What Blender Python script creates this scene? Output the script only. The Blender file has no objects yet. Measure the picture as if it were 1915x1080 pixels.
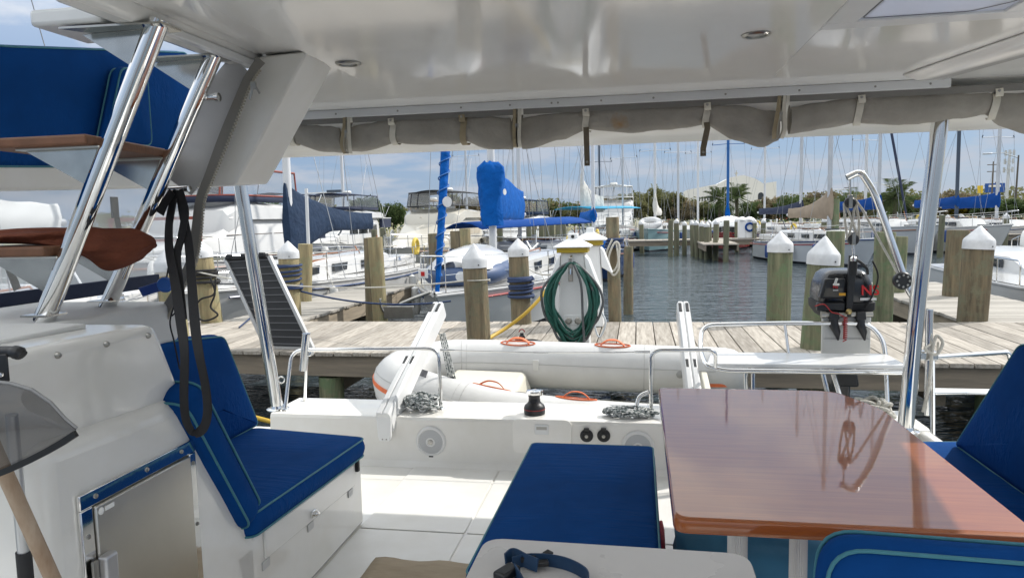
import bpy, bmesh, math, random
from mathutils import Vector as V, Matrix, noise as mnoise
R = math.radians
S = bpy.context.scene
COL = S.collection

# ------------------------------------------------------------------ camera, world, sun, exposure
EYE = V((0, 0, 2.25)); FPX = 1345.0
_y, _p, _r = R(10.0), R(5.6), R(1.33)
_f0 = V((-math.sin(_y), math.cos(_y), 0)); _r0 = V((math.cos(_y), math.sin(_y), 0))
FW = _f0 * math.cos(_p) - V((0, 0, 1)) * math.sin(_p)
_u0 = _r0.cross(FW)
RT = _r0 * math.cos(_r) - _u0 * math.sin(_r)
UP = _u0 * math.cos(_r) + _r0 * math.sin(_r)
cd = bpy.data.cameras.new('camera'); cam = bpy.data.objects.new('camera', cd); COL.objects.link(cam)
M = Matrix((RT, UP, -FW)).transposed().to_4x4(); M.translation = EYE
cam.matrix_world = M
cd.sensor_width = 36; cd.lens = FPX / 1915 * 36; cd.clip_start = 0.05; cd.clip_end = 6000
S.camera = cam

SUN_EL, SUN_AZ = 41.0, 54.0          # elevation; angle from the aft axis (+Y) towards +X
W = bpy.data.worlds.new('World'); S.world = W; W.use_nodes = True
wt = W.node_tree; wt.nodes.clear()
def wn(t, **k):
    n = wt.nodes.new(t)
    for a, b in k.items(): setattr(n, a, b)
    return n
sky = wn('ShaderNodeTexSky', sky_type='NISHITA', sun_disc=False)
sky.sun_elevation = R(SUN_EL); sky.sun_rotation = R(SUN_AZ); sky.air_density = 1.0; sky.dust_density = 0.6; sky.ozone_density = 2.0
tc = wn('ShaderNodeTexCoord')
sep = wn('ShaderNodeSeparateXYZ'); wt.links.new(tc.outputs['Generated'], sep.inputs[0])
zz = wn('ShaderNodeMath', operation='MAXIMUM'); wt.links.new(sep.outputs['Z'], zz.inputs[0]); zz.inputs[1].default_value = 0.0
za = wn('ShaderNodeMath', operation='ADD'); wt.links.new(zz.outputs[0], za.inputs[0]); za.inputs[1].default_value = 0.16
dx = wn('ShaderNodeMath', operation='DIVIDE'); wt.links.new(sep.outputs['X'], dx.inputs[0]); wt.links.new(za.outputs[0], dx.inputs[1])
dy = wn('ShaderNodeMath', operation='DIVIDE'); wt.links.new(sep.outputs['Y'], dy.inputs[0]); wt.links.new(za.outputs[0], dy.inputs[1])
cmb = wn('ShaderNodeCombineXYZ'); wt.links.new(dx.outputs[0], cmb.inputs[0]); wt.links.new(dy.outputs[0], cmb.inputs[1]); cmb.inputs[2].default_value = 3.7
nz = wn('ShaderNodeTexNoise'); nz.inputs['Scale'].default_value = 1.9; nz.inputs['Detail'].default_value = 8; nz.inputs['Roughness'].default_value = 0.56
wt.links.new(cmb.outputs[0], nz.inputs['Vector'])
rmp = wn('ShaderNodeValToRGB'); rmp.color_ramp.elements[0].position = 0.44; rmp.color_ramp.elements[1].position = 0.60
rmp.color_ramp.elements[1].color = (0.8, 0.8, 0.8, 1)
wt.links.new(nz.outputs['Fac'], rmp.inputs['Fac'])
nz2 = wn('ShaderNodeTexNoise'); nz2.inputs['Scale'].default_value = 2.6; nz2.inputs['Detail'].default_value = 6
wt.links.new(cmb.outputs[0], nz2.inputs['Vector'])
# bright broken overcast: as under real cloud, about three times brighter overhead than at the horizon
grd = wn('ShaderNodeMapRange', interpolation_type='SMOOTHSTEP'); grd.inputs['From Min'].default_value = 0.08; grd.inputs['From Max'].default_value = 0.65; wt.links.new(sep.outputs['Z'], grd.inputs['Value'])
ccol = wn('ShaderNodeMix', data_type='RGBA'); ccol.inputs['A'].default_value = (1.72, 1.86, 2.12, 1); ccol.inputs['B'].default_value = (8.0, 7.7, 7.1, 1)
wt.links.new(grd.outputs['Result'], ccol.inputs['Factor'])
blu = wn('ShaderNodeMix', data_type='RGBA'); blu.inputs['A'].default_value = (0.70, 1.02, 1.62, 1); blu.inputs['B'].default_value = (4.4, 4.8, 5.2, 1)
wt.links.new(grd.outputs['Result'], blu.inputs['Factor'])
tint = wn('ShaderNodeMix', data_type='RGBA'); tint.inputs['Factor'].default_value = 0.90
wt.links.new(sky.outputs['Color'], tint.inputs['A']); wt.links.new(blu.outputs['Result'], tint.inputs['B'])
cl = wn('ShaderNodeMix', data_type='RGBA'); wt.links.new(rmp.outputs['Color'], cl.inputs['Factor'])
wt.links.new(tint.outputs['Result'], cl.inputs['A']); wt.links.new(ccol.outputs['Result'], cl.inputs['B'])
bg = wn('ShaderNodeBackground'); bg.inputs['Strength'].default_value = 0.15
wt.links.new(cl.outputs['Result'], bg.inputs['Color'])
wo = wn('ShaderNodeOutputWorld'); wt.links.new(bg.outputs[0], wo.inputs['Surface'])

sd = bpy.data.lights.new('sun', 'SUN'); sd.energy = 2.0; sd.angle = R(0.55); sd.color = (1, 0.955, 0.89)
sun = bpy.data.objects.new('sun', sd); COL.objects.link(sun)
SDIR = V((math.sin(R(SUN_AZ)) * math.cos(R(SUN_EL)), math.cos(R(SUN_AZ)) * math.cos(R(SUN_EL)), math.sin(R(SUN_EL))))
sun.rotation_euler = SDIR.to_track_quat('Z', 'Y').to_euler(); sun.location = (30, 30, 60)
vs = S.view_settings; vs.view_transform = 'Standard'; vs.look = 'None'; vs.exposure = 1.06; vs.gamma = 1; vs.use_curve_mapping = False
S.render.engine = 'CYCLES'
S.cycles.max_bounces = 8; S.cycles.diffuse_bounces = 4; S.cycles.glossy_bounces = 4; S.cycles.transparent_max_bounces = 16

# ------------------------------------------------------------------ sight-line helpers (surveying the photograph's points into metres)
def sight(px, py): return FW + RT * ((px - 957.5) / FPX) - UP * ((py - 540) / FPX)
def atY(px, py, y): d = sight(px, py); return EYE + d * (y / d.y)
def atZ(px, py, z): d = sight(px, py); return EYE + d * ((z - EYE.z) / d.z)
def atX(px, py, x): d = sight(px, py); return EYE + d * (x / d.x)

# ------------------------------------------------------------------ mesh helpers
ORG = {}
def frame(axis):
    a = V(axis).normalized(); h = V((0, 0, 1)) if abs(a.z) < 0.9 else V((1, 0, 0))
    u = a.cross(h).normalized(); return u, a.cross(u).normalized()
class MB:
    def __init__(s): s.v = []; s.f = []
    def add(s, vs, fs):
        n = len(s.v); s.v += [V(p) for p in vs]; s.f += [tuple(i + n for i in f) for f in fs]; return s
    def box(s, x0, x1, y0, y1, z0, z1):
        return s.hexa([(x0, y0, z0), (x1, y0, z0), (x1, y1, z0), (x0, y1, z0), (x0, y0, z1), (x1, y0, z1), (x1, y1, z1), (x0, y1, z1)])
    def hexa(s, p): return s.add(p, [(3, 2, 1, 0), (4, 5, 6, 7), (0, 1, 5, 4), (1, 2, 6, 5), (2, 3, 7, 6), (3, 0, 4, 7)])
    def obox(s, c, size, rot=None):
        m = rot if rot else Matrix.Identity(3); c = V(c); x, y, z = (q / 2 for q in size)
        return s.hexa([c + m @ V(q) for q in ((-x, -y, -z), (x, -y, -z), (x, y, -z), (-x, y, -z), (-x, -y, z), (x, -y, z), (x, y, z), (-x, y, z))])
    def beam(s, a, b, w, h, up=(0, 0, 1)):
        a, b = V(a), V(b); d = (b - a).normalized(); sd = d.cross(V(up)).normalized() * (w / 2); u = sd.cross(d).normalized() * (h / 2)
        return s.hexa([a - sd - u, a + sd - u, b + sd - u, b - sd - u, a - sd + u, a + sd + u, b + sd + u, b - sd + u])
    def rings(s, rs, caps=True, loop=False):
        n = len(rs[0]); b = len(s.v)
        for r in rs: s.v += [V(p) for p in r]
        m = len(rs)
        for i in range(m if loop else m - 1):
            j = (i + 1) % m
            for k in range(n):
                l = (k + 1) % n; s.f.append((b + i * n + k, b + i * n + l, b + j * n + l, b + j * n + k))
        if caps and not loop:
            s.f.append(tuple(b + k for k in range(n))[::-1]); s.f.append(tuple(b + (m - 1) * n + k for k in range(n)))
        return s
    def tube(s, pts, r, n=8, closed=False, caps=True):
        pts = [V(p) for p in pts]; m = len(pts); rs = []
        rad = r if isinstance(r, (list, tuple)) else [r] * m
        t0 = (pts[1] - pts[0]).normalized(); u, w = frame(t0)
        for i, p in enumerate(pts):
            if closed: t = pts[(i + 1) % m] - pts[i - 1]
            else: t = pts[min(i + 1, m - 1)] - pts[max(i - 1, 0)]
            t = t.normalized() if t.length > 1e-9 else t0
            u = (u - t * u.dot(t)); u = u.normalized() if u.length > 1e-6 else frame(t)[0]
            w = t.cross(u)
            rs.append([p + (u * math.cos(2 * math.pi * k / n) + w * math.sin(2 * math.pi * k / n)) * rad[i] for k in range(n)])
        return s.rings(rs, caps, closed)
    def lathe(s, prof, c=(0, 0, 0), n=24, axis=(0, 0, 1)):
        a = V(axis).normalized(); u, w = (V((1, 0, 0)), V((0, 1, 0))) if a.z > 0.999 else frame(a); c = V(c)
        return s.rings([[c + a * z + (u * math.cos(2 * math.pi * k / n) + w * math.sin(2 * math.pi * k / n)) * max(r, 1e-4) for k in range(n)] for r, z in prof])
    def prism(s, poly, dv):
        poly = [V(p) for p in poly]; dv = V(dv)
        return s.rings([poly, [p + dv for p in poly]])
    def strip(s, rows):
        n = len(rows[0]); b = len(s.v)
        for r in rows: s.v += [V(p) for p in r]
        for i in range(len(rows) - 1):
            for k in range(n - 1): s.f.append((b + i * n + k, b + i * n + k + 1, b + (i + 1) * n + k + 1, b + (i + 1) * n + k))
        return s
    def ribbon(s, pts, w, th, side):
        """a webbing band: width w along 'side' (one vector or one per point), thickness th"""
        pts = [V(p) for p in pts]; rs = []
        for i, p in enumerate(pts):
            sd = V(side[i]) if isinstance(side, list) else V(side)
            t = (pts[min(i + 1, len(pts) - 1)] - pts[max(i - 1, 0)]).normalized()
            sd = (sd - t * sd.dot(t)).normalized(); nn = t.cross(sd) * (th / 2); ww = w[i] if isinstance(w, list) else w; sd = sd * (ww / 2)
            rs.append([p - sd - nn, p + sd - nn, p + sd + nn, p - sd + nn])
        return s.rings(rs)
    def build(s, name, mat, parent=None, smooth=None, bevel=0, seg=2, sub=0, fixn=True):
        if parent is not None: off = ORG[parent.name]
        elif s.v:
            xs = [p.x for p in s.v]; ys = [p.y for p in s.v]; zs = [p.z for p in s.v]
            off = V(((min(xs) + max(xs)) / 2, (min(ys) + max(ys)) / 2, min(zs)))
        me = bpy.data.meshes.new(name); me.from_pydata([p - off for p in s.v], [], s.f)
        if fixn:
            bm = bmesh.new(); bm.from_mesh(me); bmesh.ops.recalc_face_normals(bm, faces=bm.faces); bm.to_mesh(me); bm.free()
        if smooth is not None:
            me.shade_smooth(); me.set_sharp_from_angle(angle=R(smooth))
        me.materials.append(mat)
        o = bpy.data.objects.new(name, me); COL.objects.link(o); ORG[o.name] = off
        if parent is not None: o.parent = parent
        else: o.location = off
        if bevel:
            b = o.modifiers.new('bevel', 'BEVEL'); b.width = bevel; b.segments = seg; b.limit_method = 'ANGLE'; b.angle_limit = R(35)
            if smooth is None: me.shade_smooth(); me.set_sharp_from_angle(angle=R(50))
        if sub:
            m = o.modifiers.new('sub', 'SUBSURF'); m.levels = sub; m.render_levels = sub
        return o
def thing(name, label, cat, loc=(0, 0, 0), group=None, local=False):
    """an Empty at the thing's base; with local=True its parts are built round the origin and the Empty is moved afterwards"""
    o = bpy.data.objects.new(name, None); COL.objects.link(o); o.empty_display_size = 0.1
    ORG[o.name] = V((0, 0, 0)) if local else V(loc)
    if not local: o.location = loc
    return tag(o, label, cat, group)
def tag(o, label, cat, group=None):
    o['label'] = label; o['category'] = cat
    if group: o['group'] = group
    return o
def struct(o): o['kind'] = 'structure'; return o
def dup(root, loc=None, rotz=None, label=None, group=None, parent=None):
    c = root.copy(); COL.objects.link(c); c.parent = parent; ORG[c.name] = ORG.get(root.name, V())
    if loc is not None: c.location = loc
    if rotz is not None: c.rotation_euler.z = rotz
    if label: c['label'] = label
    if group: c['group'] = group
    for ch in list(root.children): dup(ch, parent=c)
    return c
def arc(c, r, a0, a1, n, u, w):
    c, u, w = V(c), V(u), V(w)
    return [c + (u * math.cos(R(a0 + (a1 - a0) * i / n)) + w * math.sin(R(a0 + (a1 - a0) * i / n))) * r for i in range(n + 1)]
def fillet(pts, r, n=5, closed=False):
    """round the inner corners of a path (3-D)"""
    pts = [V(p) for p in pts]; m = len(pts); out = []
    for i, p in enumerate(pts):
        if not closed and i in (0, m - 1): out.append(p); continue
        a, b = pts[i - 1], pts[(i + 1) % m]; da, db = (a - p), (b - p)
        rr = r[i] if isinstance(r, (list, tuple)) else r
        k = min(rr, da.length * 0.48, db.length * 0.48)
        if k < 1e-4: out.append(p); continue
        a, b = p + da.normalized() * k, p + db.normalized() * k
        for j in range(n + 1):
            t = j / n; out.append(a * (1 - t) ** 2 + p * 2 * t * (1 - t) + b * t * t)
    return out
def spline(pts, n=8, closed=False):
    """Catmull-Rom through the points"""
    pts = [V(p) for p in pts]; m = len(pts); out = []
    for i in range(m if closed else m - 1):
        if closed: p0, p1, p2, p3 = pts[i - 1], pts[i], pts[(i + 1) % m], pts[(i + 2) % m]
        else: p0, p1, p2, p3 = pts[max(i - 1, 0)], pts[i], pts[i + 1], pts[min(i + 2, m - 1)]
        for k in range(n):
            t = k / n
            out.append(0.5 * ((2 * p1) + (p2 - p0) * t + (2 * p0 - 5 * p1 + 4 * p2 - p3) * t * t + (3 * p1 - p0 - 3 * p2 + p3) * t ** 3))
    if not closed: out.append(pts[-1])
    return out
def sag(a, b, d, n=12):
    a, b = V(a), V(b); return [a.lerp(b, i / n) - V((0, 0, d * 4 * (i / n) * (1 - i / n))) for i in range(n + 1)]

# ------------------------------------------------------------------ materials
MAT = {}
def mat(name, col, rough=0.5, metal=0, spec=0.5, coat=0, var=None, col2=None, bump=None, stretch=(1, 1, 1), coords='Object', sheen=0, trans=0, alpha=1, rvar=0, ior=1.5, objrand=0):
    if name in MAT: return MAT[name]
    m = bpy.data.materials.new(name); m.use_nodes = True; MAT[name] = m
    nt = m.node_tree; b = nt.nodes['Principled BSDF']; L = nt.links.new
    b.inputs['Base Color'].default_value = (*col, 1); b.inputs['Roughness'].default_value = rough; b.inputs['Metallic'].default_value = metal
    b.inputs['Specular IOR Level'].default_value = spec; b.inputs['Coat Weight'].default_value = coat; b.inputs['Coat Roughness'].default_value = 0.04
    b.inputs['Sheen Weight'].default_value = sheen; b.inputs['Transmission Weight'].default_value = trans; b.inputs['Alpha'].default_value = alpha; b.inputs['IOR'].default_value = ior
    if var or bump or rvar:
        tcn = nt.nodes.new('ShaderNodeTexCoord'); mp = nt.nodes.new('ShaderNodeMapping'); mp.inputs['Scale'].default_value = stretch
        L(tcn.outputs[coords], mp.inputs['Vector'])
    out = None
    if var:
        n = nt.nodes.new('ShaderNodeTexNoise'); n.inputs['Scale'].default_value = var[0]; n.inputs['Detail'].default_value = 6; n.inputs['Roughness'].default_value = 0.6
        L(mp.outputs[0], n.inputs['Vector'])
        if objrand:
            oi = nt.nodes.new('ShaderNodeObjectInfo'); ml = nt.nodes.new('ShaderNodeVectorMath'); ml.operation = 'SCALE'; ml.inputs[0].default_value = (17, 31, 23); L(oi.outputs['Random'], ml.inputs['Scale'])
            ad = nt.nodes.new('ShaderNodeVectorMath'); ad.operation = 'ADD'; L(mp.outputs[0], ad.inputs[0]); L(ml.outputs[0], ad.inputs[1]); L(ad.outputs[0], n.inputs['Vector'])
        rp = nt.nodes.new('ShaderNodeValToRGB'); w = var[2] if len(var) > 2 else 0.25
        rp.color_ramp.elements[0].position = 0.5 - w; rp.color_ramp.elements[1].position = 0.5 + w
        c2 = col2 if col2 else tuple(x * (1 - var[1]) for x in col)
        rp.color_ramp.elements[0].color = (*c2, 1); rp.color_ramp.elements[1].color = (*col, 1)
        L(n.outputs['Fac'], rp.inputs['Fac']); out = rp.outputs['Color']
        if objrand:
            mr = nt.nodes.new('ShaderNodeMapRange'); mr.inputs['To Min'].default_value = 1 - objrand; mr.inputs['To Max'].default_value = 1 + objrand; L(oi.outputs['Random'], mr.inputs['Value'])
            mu = nt.nodes.new('ShaderNodeVectorMath'); mu.operation = 'SCALE'; L(out, mu.inputs[0]); L(mr.outputs[0], mu.inputs['Scale']); out = mu.outputs[0]
        L(out, b.inputs['Base Color'])
    if rvar:
        n3 = nt.nodes.new('ShaderNodeTexNoise'); n3.inputs['Scale'].default_value = 6; n3.inputs['Detail'].default_value = 5; L(mp.outputs[0], n3.inputs['Vector'])
        m3 = nt.nodes.new('ShaderNodeMapRange'); m3.inputs['To Min'].default_value = max(0, rough - rvar); m3.inputs['To Max'].default_value = rough + rvar; L(n3.outputs['Fac'], m3.inputs['Value']); L(m3.outputs[0], b.inputs['Roughness'])
    if bump:
        n2 = nt.nodes.new('ShaderNodeTexNoise'); n2.inputs['Scale'].default_value = bump[0]; n2.inputs['Detail'].default_value = 4; L(mp.outputs[0], n2.inputs['Vector'])
        bp = nt.nodes.new('ShaderNodeBump'); bp.inputs['Strength'].default_value = bump[1]; bp.inputs['Distance'].default_value = bump[2]
        L(n2.outputs['Fac'], bp.inputs['Height']); L(bp.outputs[0], b.inputs['Normal'])
    return m
GEL = mat('gelcoat', (0.86, 0.85, 0.825), 0.12, spec=0.5, coat=0.25, col2=(0.76, 0.74, 0.68), var=(3.5, 0.05, 0.3), rvar=0.05, bump=(3, 0.05, 0.01))
GELMATT = mat('gelcoat_satin', (0.86, 0.85, 0.825), 0.32, col2=(0.77, 0.75, 0.69), var=(4, 0.06, 0.3), bump=(60, 0.03, 0.002))
NONSKID = mat('nonskid', (0.74, 0.74, 0.72), 0.5, var=(3, 0.08), bump=(420, 0.5, 0.002))
SOLE = mat('cockpit_sole', (0.82, 0.82, 0.805), 0.34, col2=(0.72, 0.71, 0.67), var=(5, 0.06, 0.3), bump=(240, 0.12, 0.001), rvar=0.08)
STEEL = mat('stainless', (0.78, 0.78, 0.77), 0.09, metal=1, rvar=0.05, bump=(12, 0.02, 0.002))
BRUSHED = mat('brushed_steel', (0.70, 0.67, 0.60), 0.30, metal=1, var=(2.2, 0.16), rvar=0.06)
CHROME = mat('polished_steel', (0.86, 0.86, 0.85), 0.05, metal=1, bump=(9, 0.08, 0.004))
DARKST = mat('dull_steel', (0.42, 0.41, 0.38), 0.32, metal=1, var=(8, 0.3), rvar=0.1)
BLUE = mat('cushion_blue', (0.0065, 0.068, 0.265), 0.82, spec=0.05, var=(3.5, 0.34, 0.3), bump=(700, 0.4, 0.0012))
def wrinkle(m):
    nt = m.node_tree; L = nt.links.new; bs = nt.nodes['Principled BSDF']; old = bs.inputs['Normal'].links[0].from_node
    t = nt.nodes.new('ShaderNodeTexCoord'); mp = nt.nodes.new('ShaderNodeMapping'); mp.inputs['Scale'].default_value = (2.2, 34, 22); L(t.outputs['Object'], mp.inputs[0])
    n = nt.nodes.new('ShaderNodeTexNoise'); n.inputs['Scale'].default_value = 1.3; n.inputs['Detail'].default_value = 2; n.inputs['Distortion'].default_value = .6; L(mp.outputs[0], n.inputs['Vector'])
    n2 = nt.nodes.new('ShaderNodeTexNoise'); n2.inputs['Scale'].default_value = 3.2; L(t.outputs['Object'], n2.inputs['Vector'])
    r = nt.nodes.new('ShaderNodeMapRange'); r.inputs['From Min'].default_value = .45; r.inputs['From Max'].default_value = .65; L(n2.outputs['Fac'], r.inputs['Value'])
    mu = nt.nodes.new('ShaderNodeMath'); mu.operation = 'MULTIPLY'; L(n.outputs['Fac'], mu.inputs[0]); L(r.outputs[0], mu.inputs[1])
    bp = nt.nodes.new('ShaderNodeBump'); bp.inputs['Strength'].default_value = .8; bp.inputs['Distance'].default_value = .012; L(mu.outputs[0], bp.inputs['Height']); L(old.outputs[0], bp.inputs['Normal']); L(bp.outputs[0], bs.inputs['Normal'])
wrinkle(BLUE)
TEAL = mat('piping_teal', (0.05, 0.22, 0.28), 0.6, var=(40, 0.2))
NAVY = mat('canvas_navy', (0.018, 0.028, 0.065), 0.8, var=(3, 0.3), bump=(9, 0.25, 0.03))
SLATE = mat('canvas_slate_blue', (0.026, 0.045, 0.085), 0.8, spec=0.1, var=(3, 0.35), bump=(6, 0.9, 0.06))
BRIGHT = mat('canvas_bright_blue', (0.004, 0.10, 0.40), 0.8, spec=0.1, var=(3.5, 0.35), bump=(6, 0.9, 0.06))
ROYAL = mat('canvas_royal_blue', (0.008, 0.06, 0.26), 0.8, spec=0.1, var=(2.5, 0.25), bump=(4, 0.4, 0.05))
TAN = mat('canvas_tan', (0.34, 0.27, 0.20), 0.85, var=(2.5, 0.25), bump=(4, 0.4, 0.05))
TAUPE = mat('curtain_taupe', (0.40, 0.375, 0.33), 0.85, spec=0.1, var=(6, 0.28), bump=(14, 0.6, 0.02))
CREAM = mat('webbing_cream', (0.74, 0.70, 0.60), 0.8, var=(20, 0.2), bump=(300, 0.3, 0.001))
STAINED = mat('webbing_stained', (0.40, 0.33, 0.21), 0.8, var=(20, 0.25), bump=(300, 0.3, 0.001))
BLACKW = mat('webbing_black', (0.018, 0.018, 0.02), 0.75, bump=(400, 0.3, 0.001), var=(30, 0.3))
BLACKP = mat('black_plastic', (0.018, 0.019, 0.021), 0.38, var=(20, 0.3), rvar=0.08)
RUBBER = mat('black_rubber', (0.022, 0.023, 0.025), 0.7, var=(12, 0.3))
WHITEP = mat('white_plastic', (0.78, 0.79, 0.79), 0.35, var=(4, 0.05))
WHITEPAINT = mat('white_paint', (0.76, 0.77, 0.77), 0.28, coat=0.2, var=(4, 0.06))
CAPW = mat('cap_white', (0.66, 0.67, 0.68), 0.42, var=(7, 0.25, 0.18), objrand=0.06)
PVC = mat('dinghy_pvc', (0.61, 0.61, 0.60), 0.48, var=(3.5, 0.16), bump=(6, 0.3, 0.02))
PVCIN = mat('dinghy_cream', (0.66, 0.635, 0.54), 0.5, var=(2.5, 0.12), bump=(4, 0.1, 0.02))
ORANGE = mat('orange_strap', (0.75, 0.17, 0.055), 0.6, var=(14, 0.25))
ROPEW = mat('rope_white', (0.62, 0.60, 0.54), 0.85, var=(60, 0.35), bump=(160, 0.8, 0.004))
ROPEG = mat('rope_grey_fleck', (0.66, 0.67, 0.66), 0.85, var=(70, 0.85, 0.06), col2=(0.10, 0.13, 0.13), bump=(150, 0.8, 0.004))
ROPEB = mat('rope_blue', (0.035, 0.06, 0.14), 0.85, var=(50, 0.4), bump=(150, 0.8, 0.004))
ROPEK = mat('rope_black', (0.02, 0.02, 0.022), 0.85, var=(50, 0.4), bump=(150, 0.8, 0.004))
HOSEG = mat('hose_green', (0.012, 0.10, 0.075), 0.4, var=(8, 0.35))
HOSEY = mat('hose_grey', (0.10, 0.105, 0.11), 0.45, var=(8, 0.3))
YELLOW = mat('cord_yellow', (0.56, 0.36, 0.035), 0.5, var=(6, 0.2))
YELLOWP = mat('lamp_amber', (0.42, 0.30, 0.02), 0.35)
ALU = mat('mast_aluminium', (0.62, 0.63, 0.64), 0.38, metal=0.6, var=(2, 0.15))
MASTW = mat('mast_white', (0.62, 0.63, 0.64), 0.35, var=(2, 0.08))
MASTB = mat('mast_blue', (0.01, 0.10, 0.32), 0.5)
MASTK = mat('mast_dark', (0.05, 0.07, 0.10), 0.5)
WIRE = mat('rigging_wire', (0.30, 0.31, 0.32), 0.4, metal=0.5)
HULLW = mat('hull_white', (0.60, 0.60, 0.59), 0.18, coat=0.25, var=(1.2, 0.08))
HULLC = mat('hull_cream', (0.55, 0.52, 0.45), 0.2, coat=0.25, var=(1.2, 0.08))
HULLT = mat('hull_teal', (0.30, 0.46, 0.48), 0.25, coat=0.2, var=(1.2, 0.1))
HULLR = mat('hull_red', (0.36, 0.035, 0.03), 0.25, coat=0.2, var=(1.2, 0.1))
HULLB = mat('hull_blue', (0.02, 0.05, 0.15), 0.25, coat=0.2, var=(1.2, 0.1))
HULLG = mat('hull_grey', (0.52, 0.55, 0.58), 0.25, coat=0.2, var=(1.2, 0.1))
ANTIF = mat('antifouling_dark', (0.03, 0.035, 0.05), 0.7, var=(4, 0.3))
DARKGL = mat('dark_window', (0.025, 0.03, 0.035), 0.06, spec=0.7)
TEAKTRIM = mat('teak_trim', (0.32, 0.12, 0.045), 0.4, var=(6, 0.3), stretch=(1, 6, 6))
REDTRIM = mat('mahogany_trim', (0.26, 0.045, 0.025), 0.35, var=(6, 0.3))
TREAD = mat('tread_teak', (0.23, 0.105, 0.055), 0.55, var=(14, 0.4), stretch=(1, 10, 1), bump=(30, 0.2, 0.003))
CLOTH = mat('rust_cloth', (0.22, 0.062, 0.03), 0.9, var=(7, 0.4), bump=(11, 0.9, 0.03), stretch=(1, 1, 2.2))
STUCCO = mat('church_white', (0.72, 0.71, 0.69), 0.8, var=(0.3, 0.06))
TILE = mat('roof_red', (0.34, 0.11, 0.06), 0.8, var=(2, 0.3))
GOLD = mat('dome_gold', (0.75, 0.55, 0.18), 0.25, metal=1)
BARK = mat('bark', (0.11, 0.085, 0.06), 0.9, var=(6, 0.4), stretch=(4, 4, 1))

def glassy(name, tint, opacity, rough=0.1, veil=None):
    """thin clear vinyl / acrylic: real transparency with a milky share and a gloss"""
    m = bpy.data.materials.new(name); m.use_nodes = True; nt = m.node_tree; nt.nodes.clear(); MAT[name] = m
    tr = nt.nodes.new('ShaderNodeBsdfTransparent'); tr.inputs[0].default_value = (*tint, 1)
    df = nt.nodes.new('ShaderNodeBsdfDiffuse'); df.inputs[0].default_value = (*(veil or (0.8, 0.8, 0.8)), 1)
    tl = nt.nodes.new('ShaderNodeBsdfTranslucent'); tl.inputs[0].default_value = (*(veil or (0.8, 0.8, 0.8)), 1)
    ad = nt.nodes.new('ShaderNodeMixShader'); ad.inputs[0].default_value = 0.55; nt.links.new(df.outputs[0], ad.inputs[1]); nt.links.new(tl.outputs[0], ad.inputs[2])
    mx = nt.nodes.new('ShaderNodeMixShader'); mx.inputs[0].default_value = opacity; nt.links.new(tr.outputs[0], mx.inputs[1]); nt.links.new(ad.outputs[0], mx.inputs[2])
    gl = nt.nodes.new('ShaderNodeBsdfGlossy'); gl.inputs['Roughness'].default_value = rough
    fr = nt.nodes.new('ShaderNodeFresnel'); fr.inputs[0].default_value = 1.4
    m2 = nt.nodes.new('ShaderNodeMixShader'); nt.links.new(fr.outputs[0], m2.inputs[0]); nt.links.new(mx.outputs[0], m2.inputs[1]); nt.links.new(gl.outputs[0], m2.inputs[2])
    o = nt.nodes.new('ShaderNodeOutputMaterial'); nt.links.new(m2.outputs[0], o.inputs[0]); return m
VINYL = glassy('side_screen_mesh', (0.97, 0.98, 1.0), 0.42, 0.3, (0.82, 0.84, 0.86))
CLEARV = glassy('clear_vinyl', (0.85, 0.87, 0.88), 0.18, 0.12, (0.7, 0.7, 0.7))
SMOKE = glassy('smoked_acrylic', (0.40, 0.40, 0.41), 0.25, 0.06, (0.10, 0.10, 0.10))
# ================================================================== WATER, DOCKS, SHORE
def water_mat():
    m = bpy.data.materials.new('marina_water'); m.use_nodes = True; nt = m.node_tree; b = nt.nodes['Principled BSDF']; L = nt.links.new
    b.inputs['Base Color'].default_value = (0.045, 0.062, 0.072, 1); b.inputs['Roughness'].default_value = 0.05; b.inputs['IOR'].default_value = 1.33
    t = nt.nodes.new('ShaderNodeTexCoord'); hs = None
    for sc, st, am in (((0.55, 1.3, 1), 1.0, 1.0), ((2.2, 4.6, 1), 1.0, 0.42), ((0.12, 0.2, 1), 1, 1.2)):
        mp = nt.nodes.new('ShaderNodeMapping'); mp.inputs['Scale'].default_value = sc; mp.inputs['Rotation'].default_value = (0, 0, R(12)); L(t.outputs['Object'], mp.inputs['Vector'])
        n = nt.nodes.new('ShaderNodeTexNoise'); n.inputs['Scale'].default_value = 1.6; n.inputs['Detail'].default_value = 3; n.inputs['Distortion'].default_value = 0.4; L(mp.outputs[0], n.inputs['Vector'])
        mu = nt.nodes.new('ShaderNodeMath'); mu.operation = 'MULTIPLY'; mu.inputs[1].default_value = am; L(n.outputs['Fac'], mu.inputs[0])
        if hs is None: hs = mu.outputs[0]
        else:
            a = nt.nodes.new('ShaderNodeMath'); a.operation = 'ADD'; L(hs, a.inputs[0]); L(mu.outputs[0], a.inputs[1]); hs = a.outputs[0]
    bp = nt.nodes.new('ShaderNodeBump'); bp.inputs['Strength'].default_value = 1.0; bp.inputs['Distance'].default_value = 0.18; L(hs, bp.inputs['Height']); L(bp.outputs[0], b.inputs['Normal'])
    return m
w = MB().add([(-900, -300, 0), (900, -300, 0), (900, 118, 0), (-900, 118, 0)], [(0, 1, 2, 3)]).build('water', water_mat()); struct(w)

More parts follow.
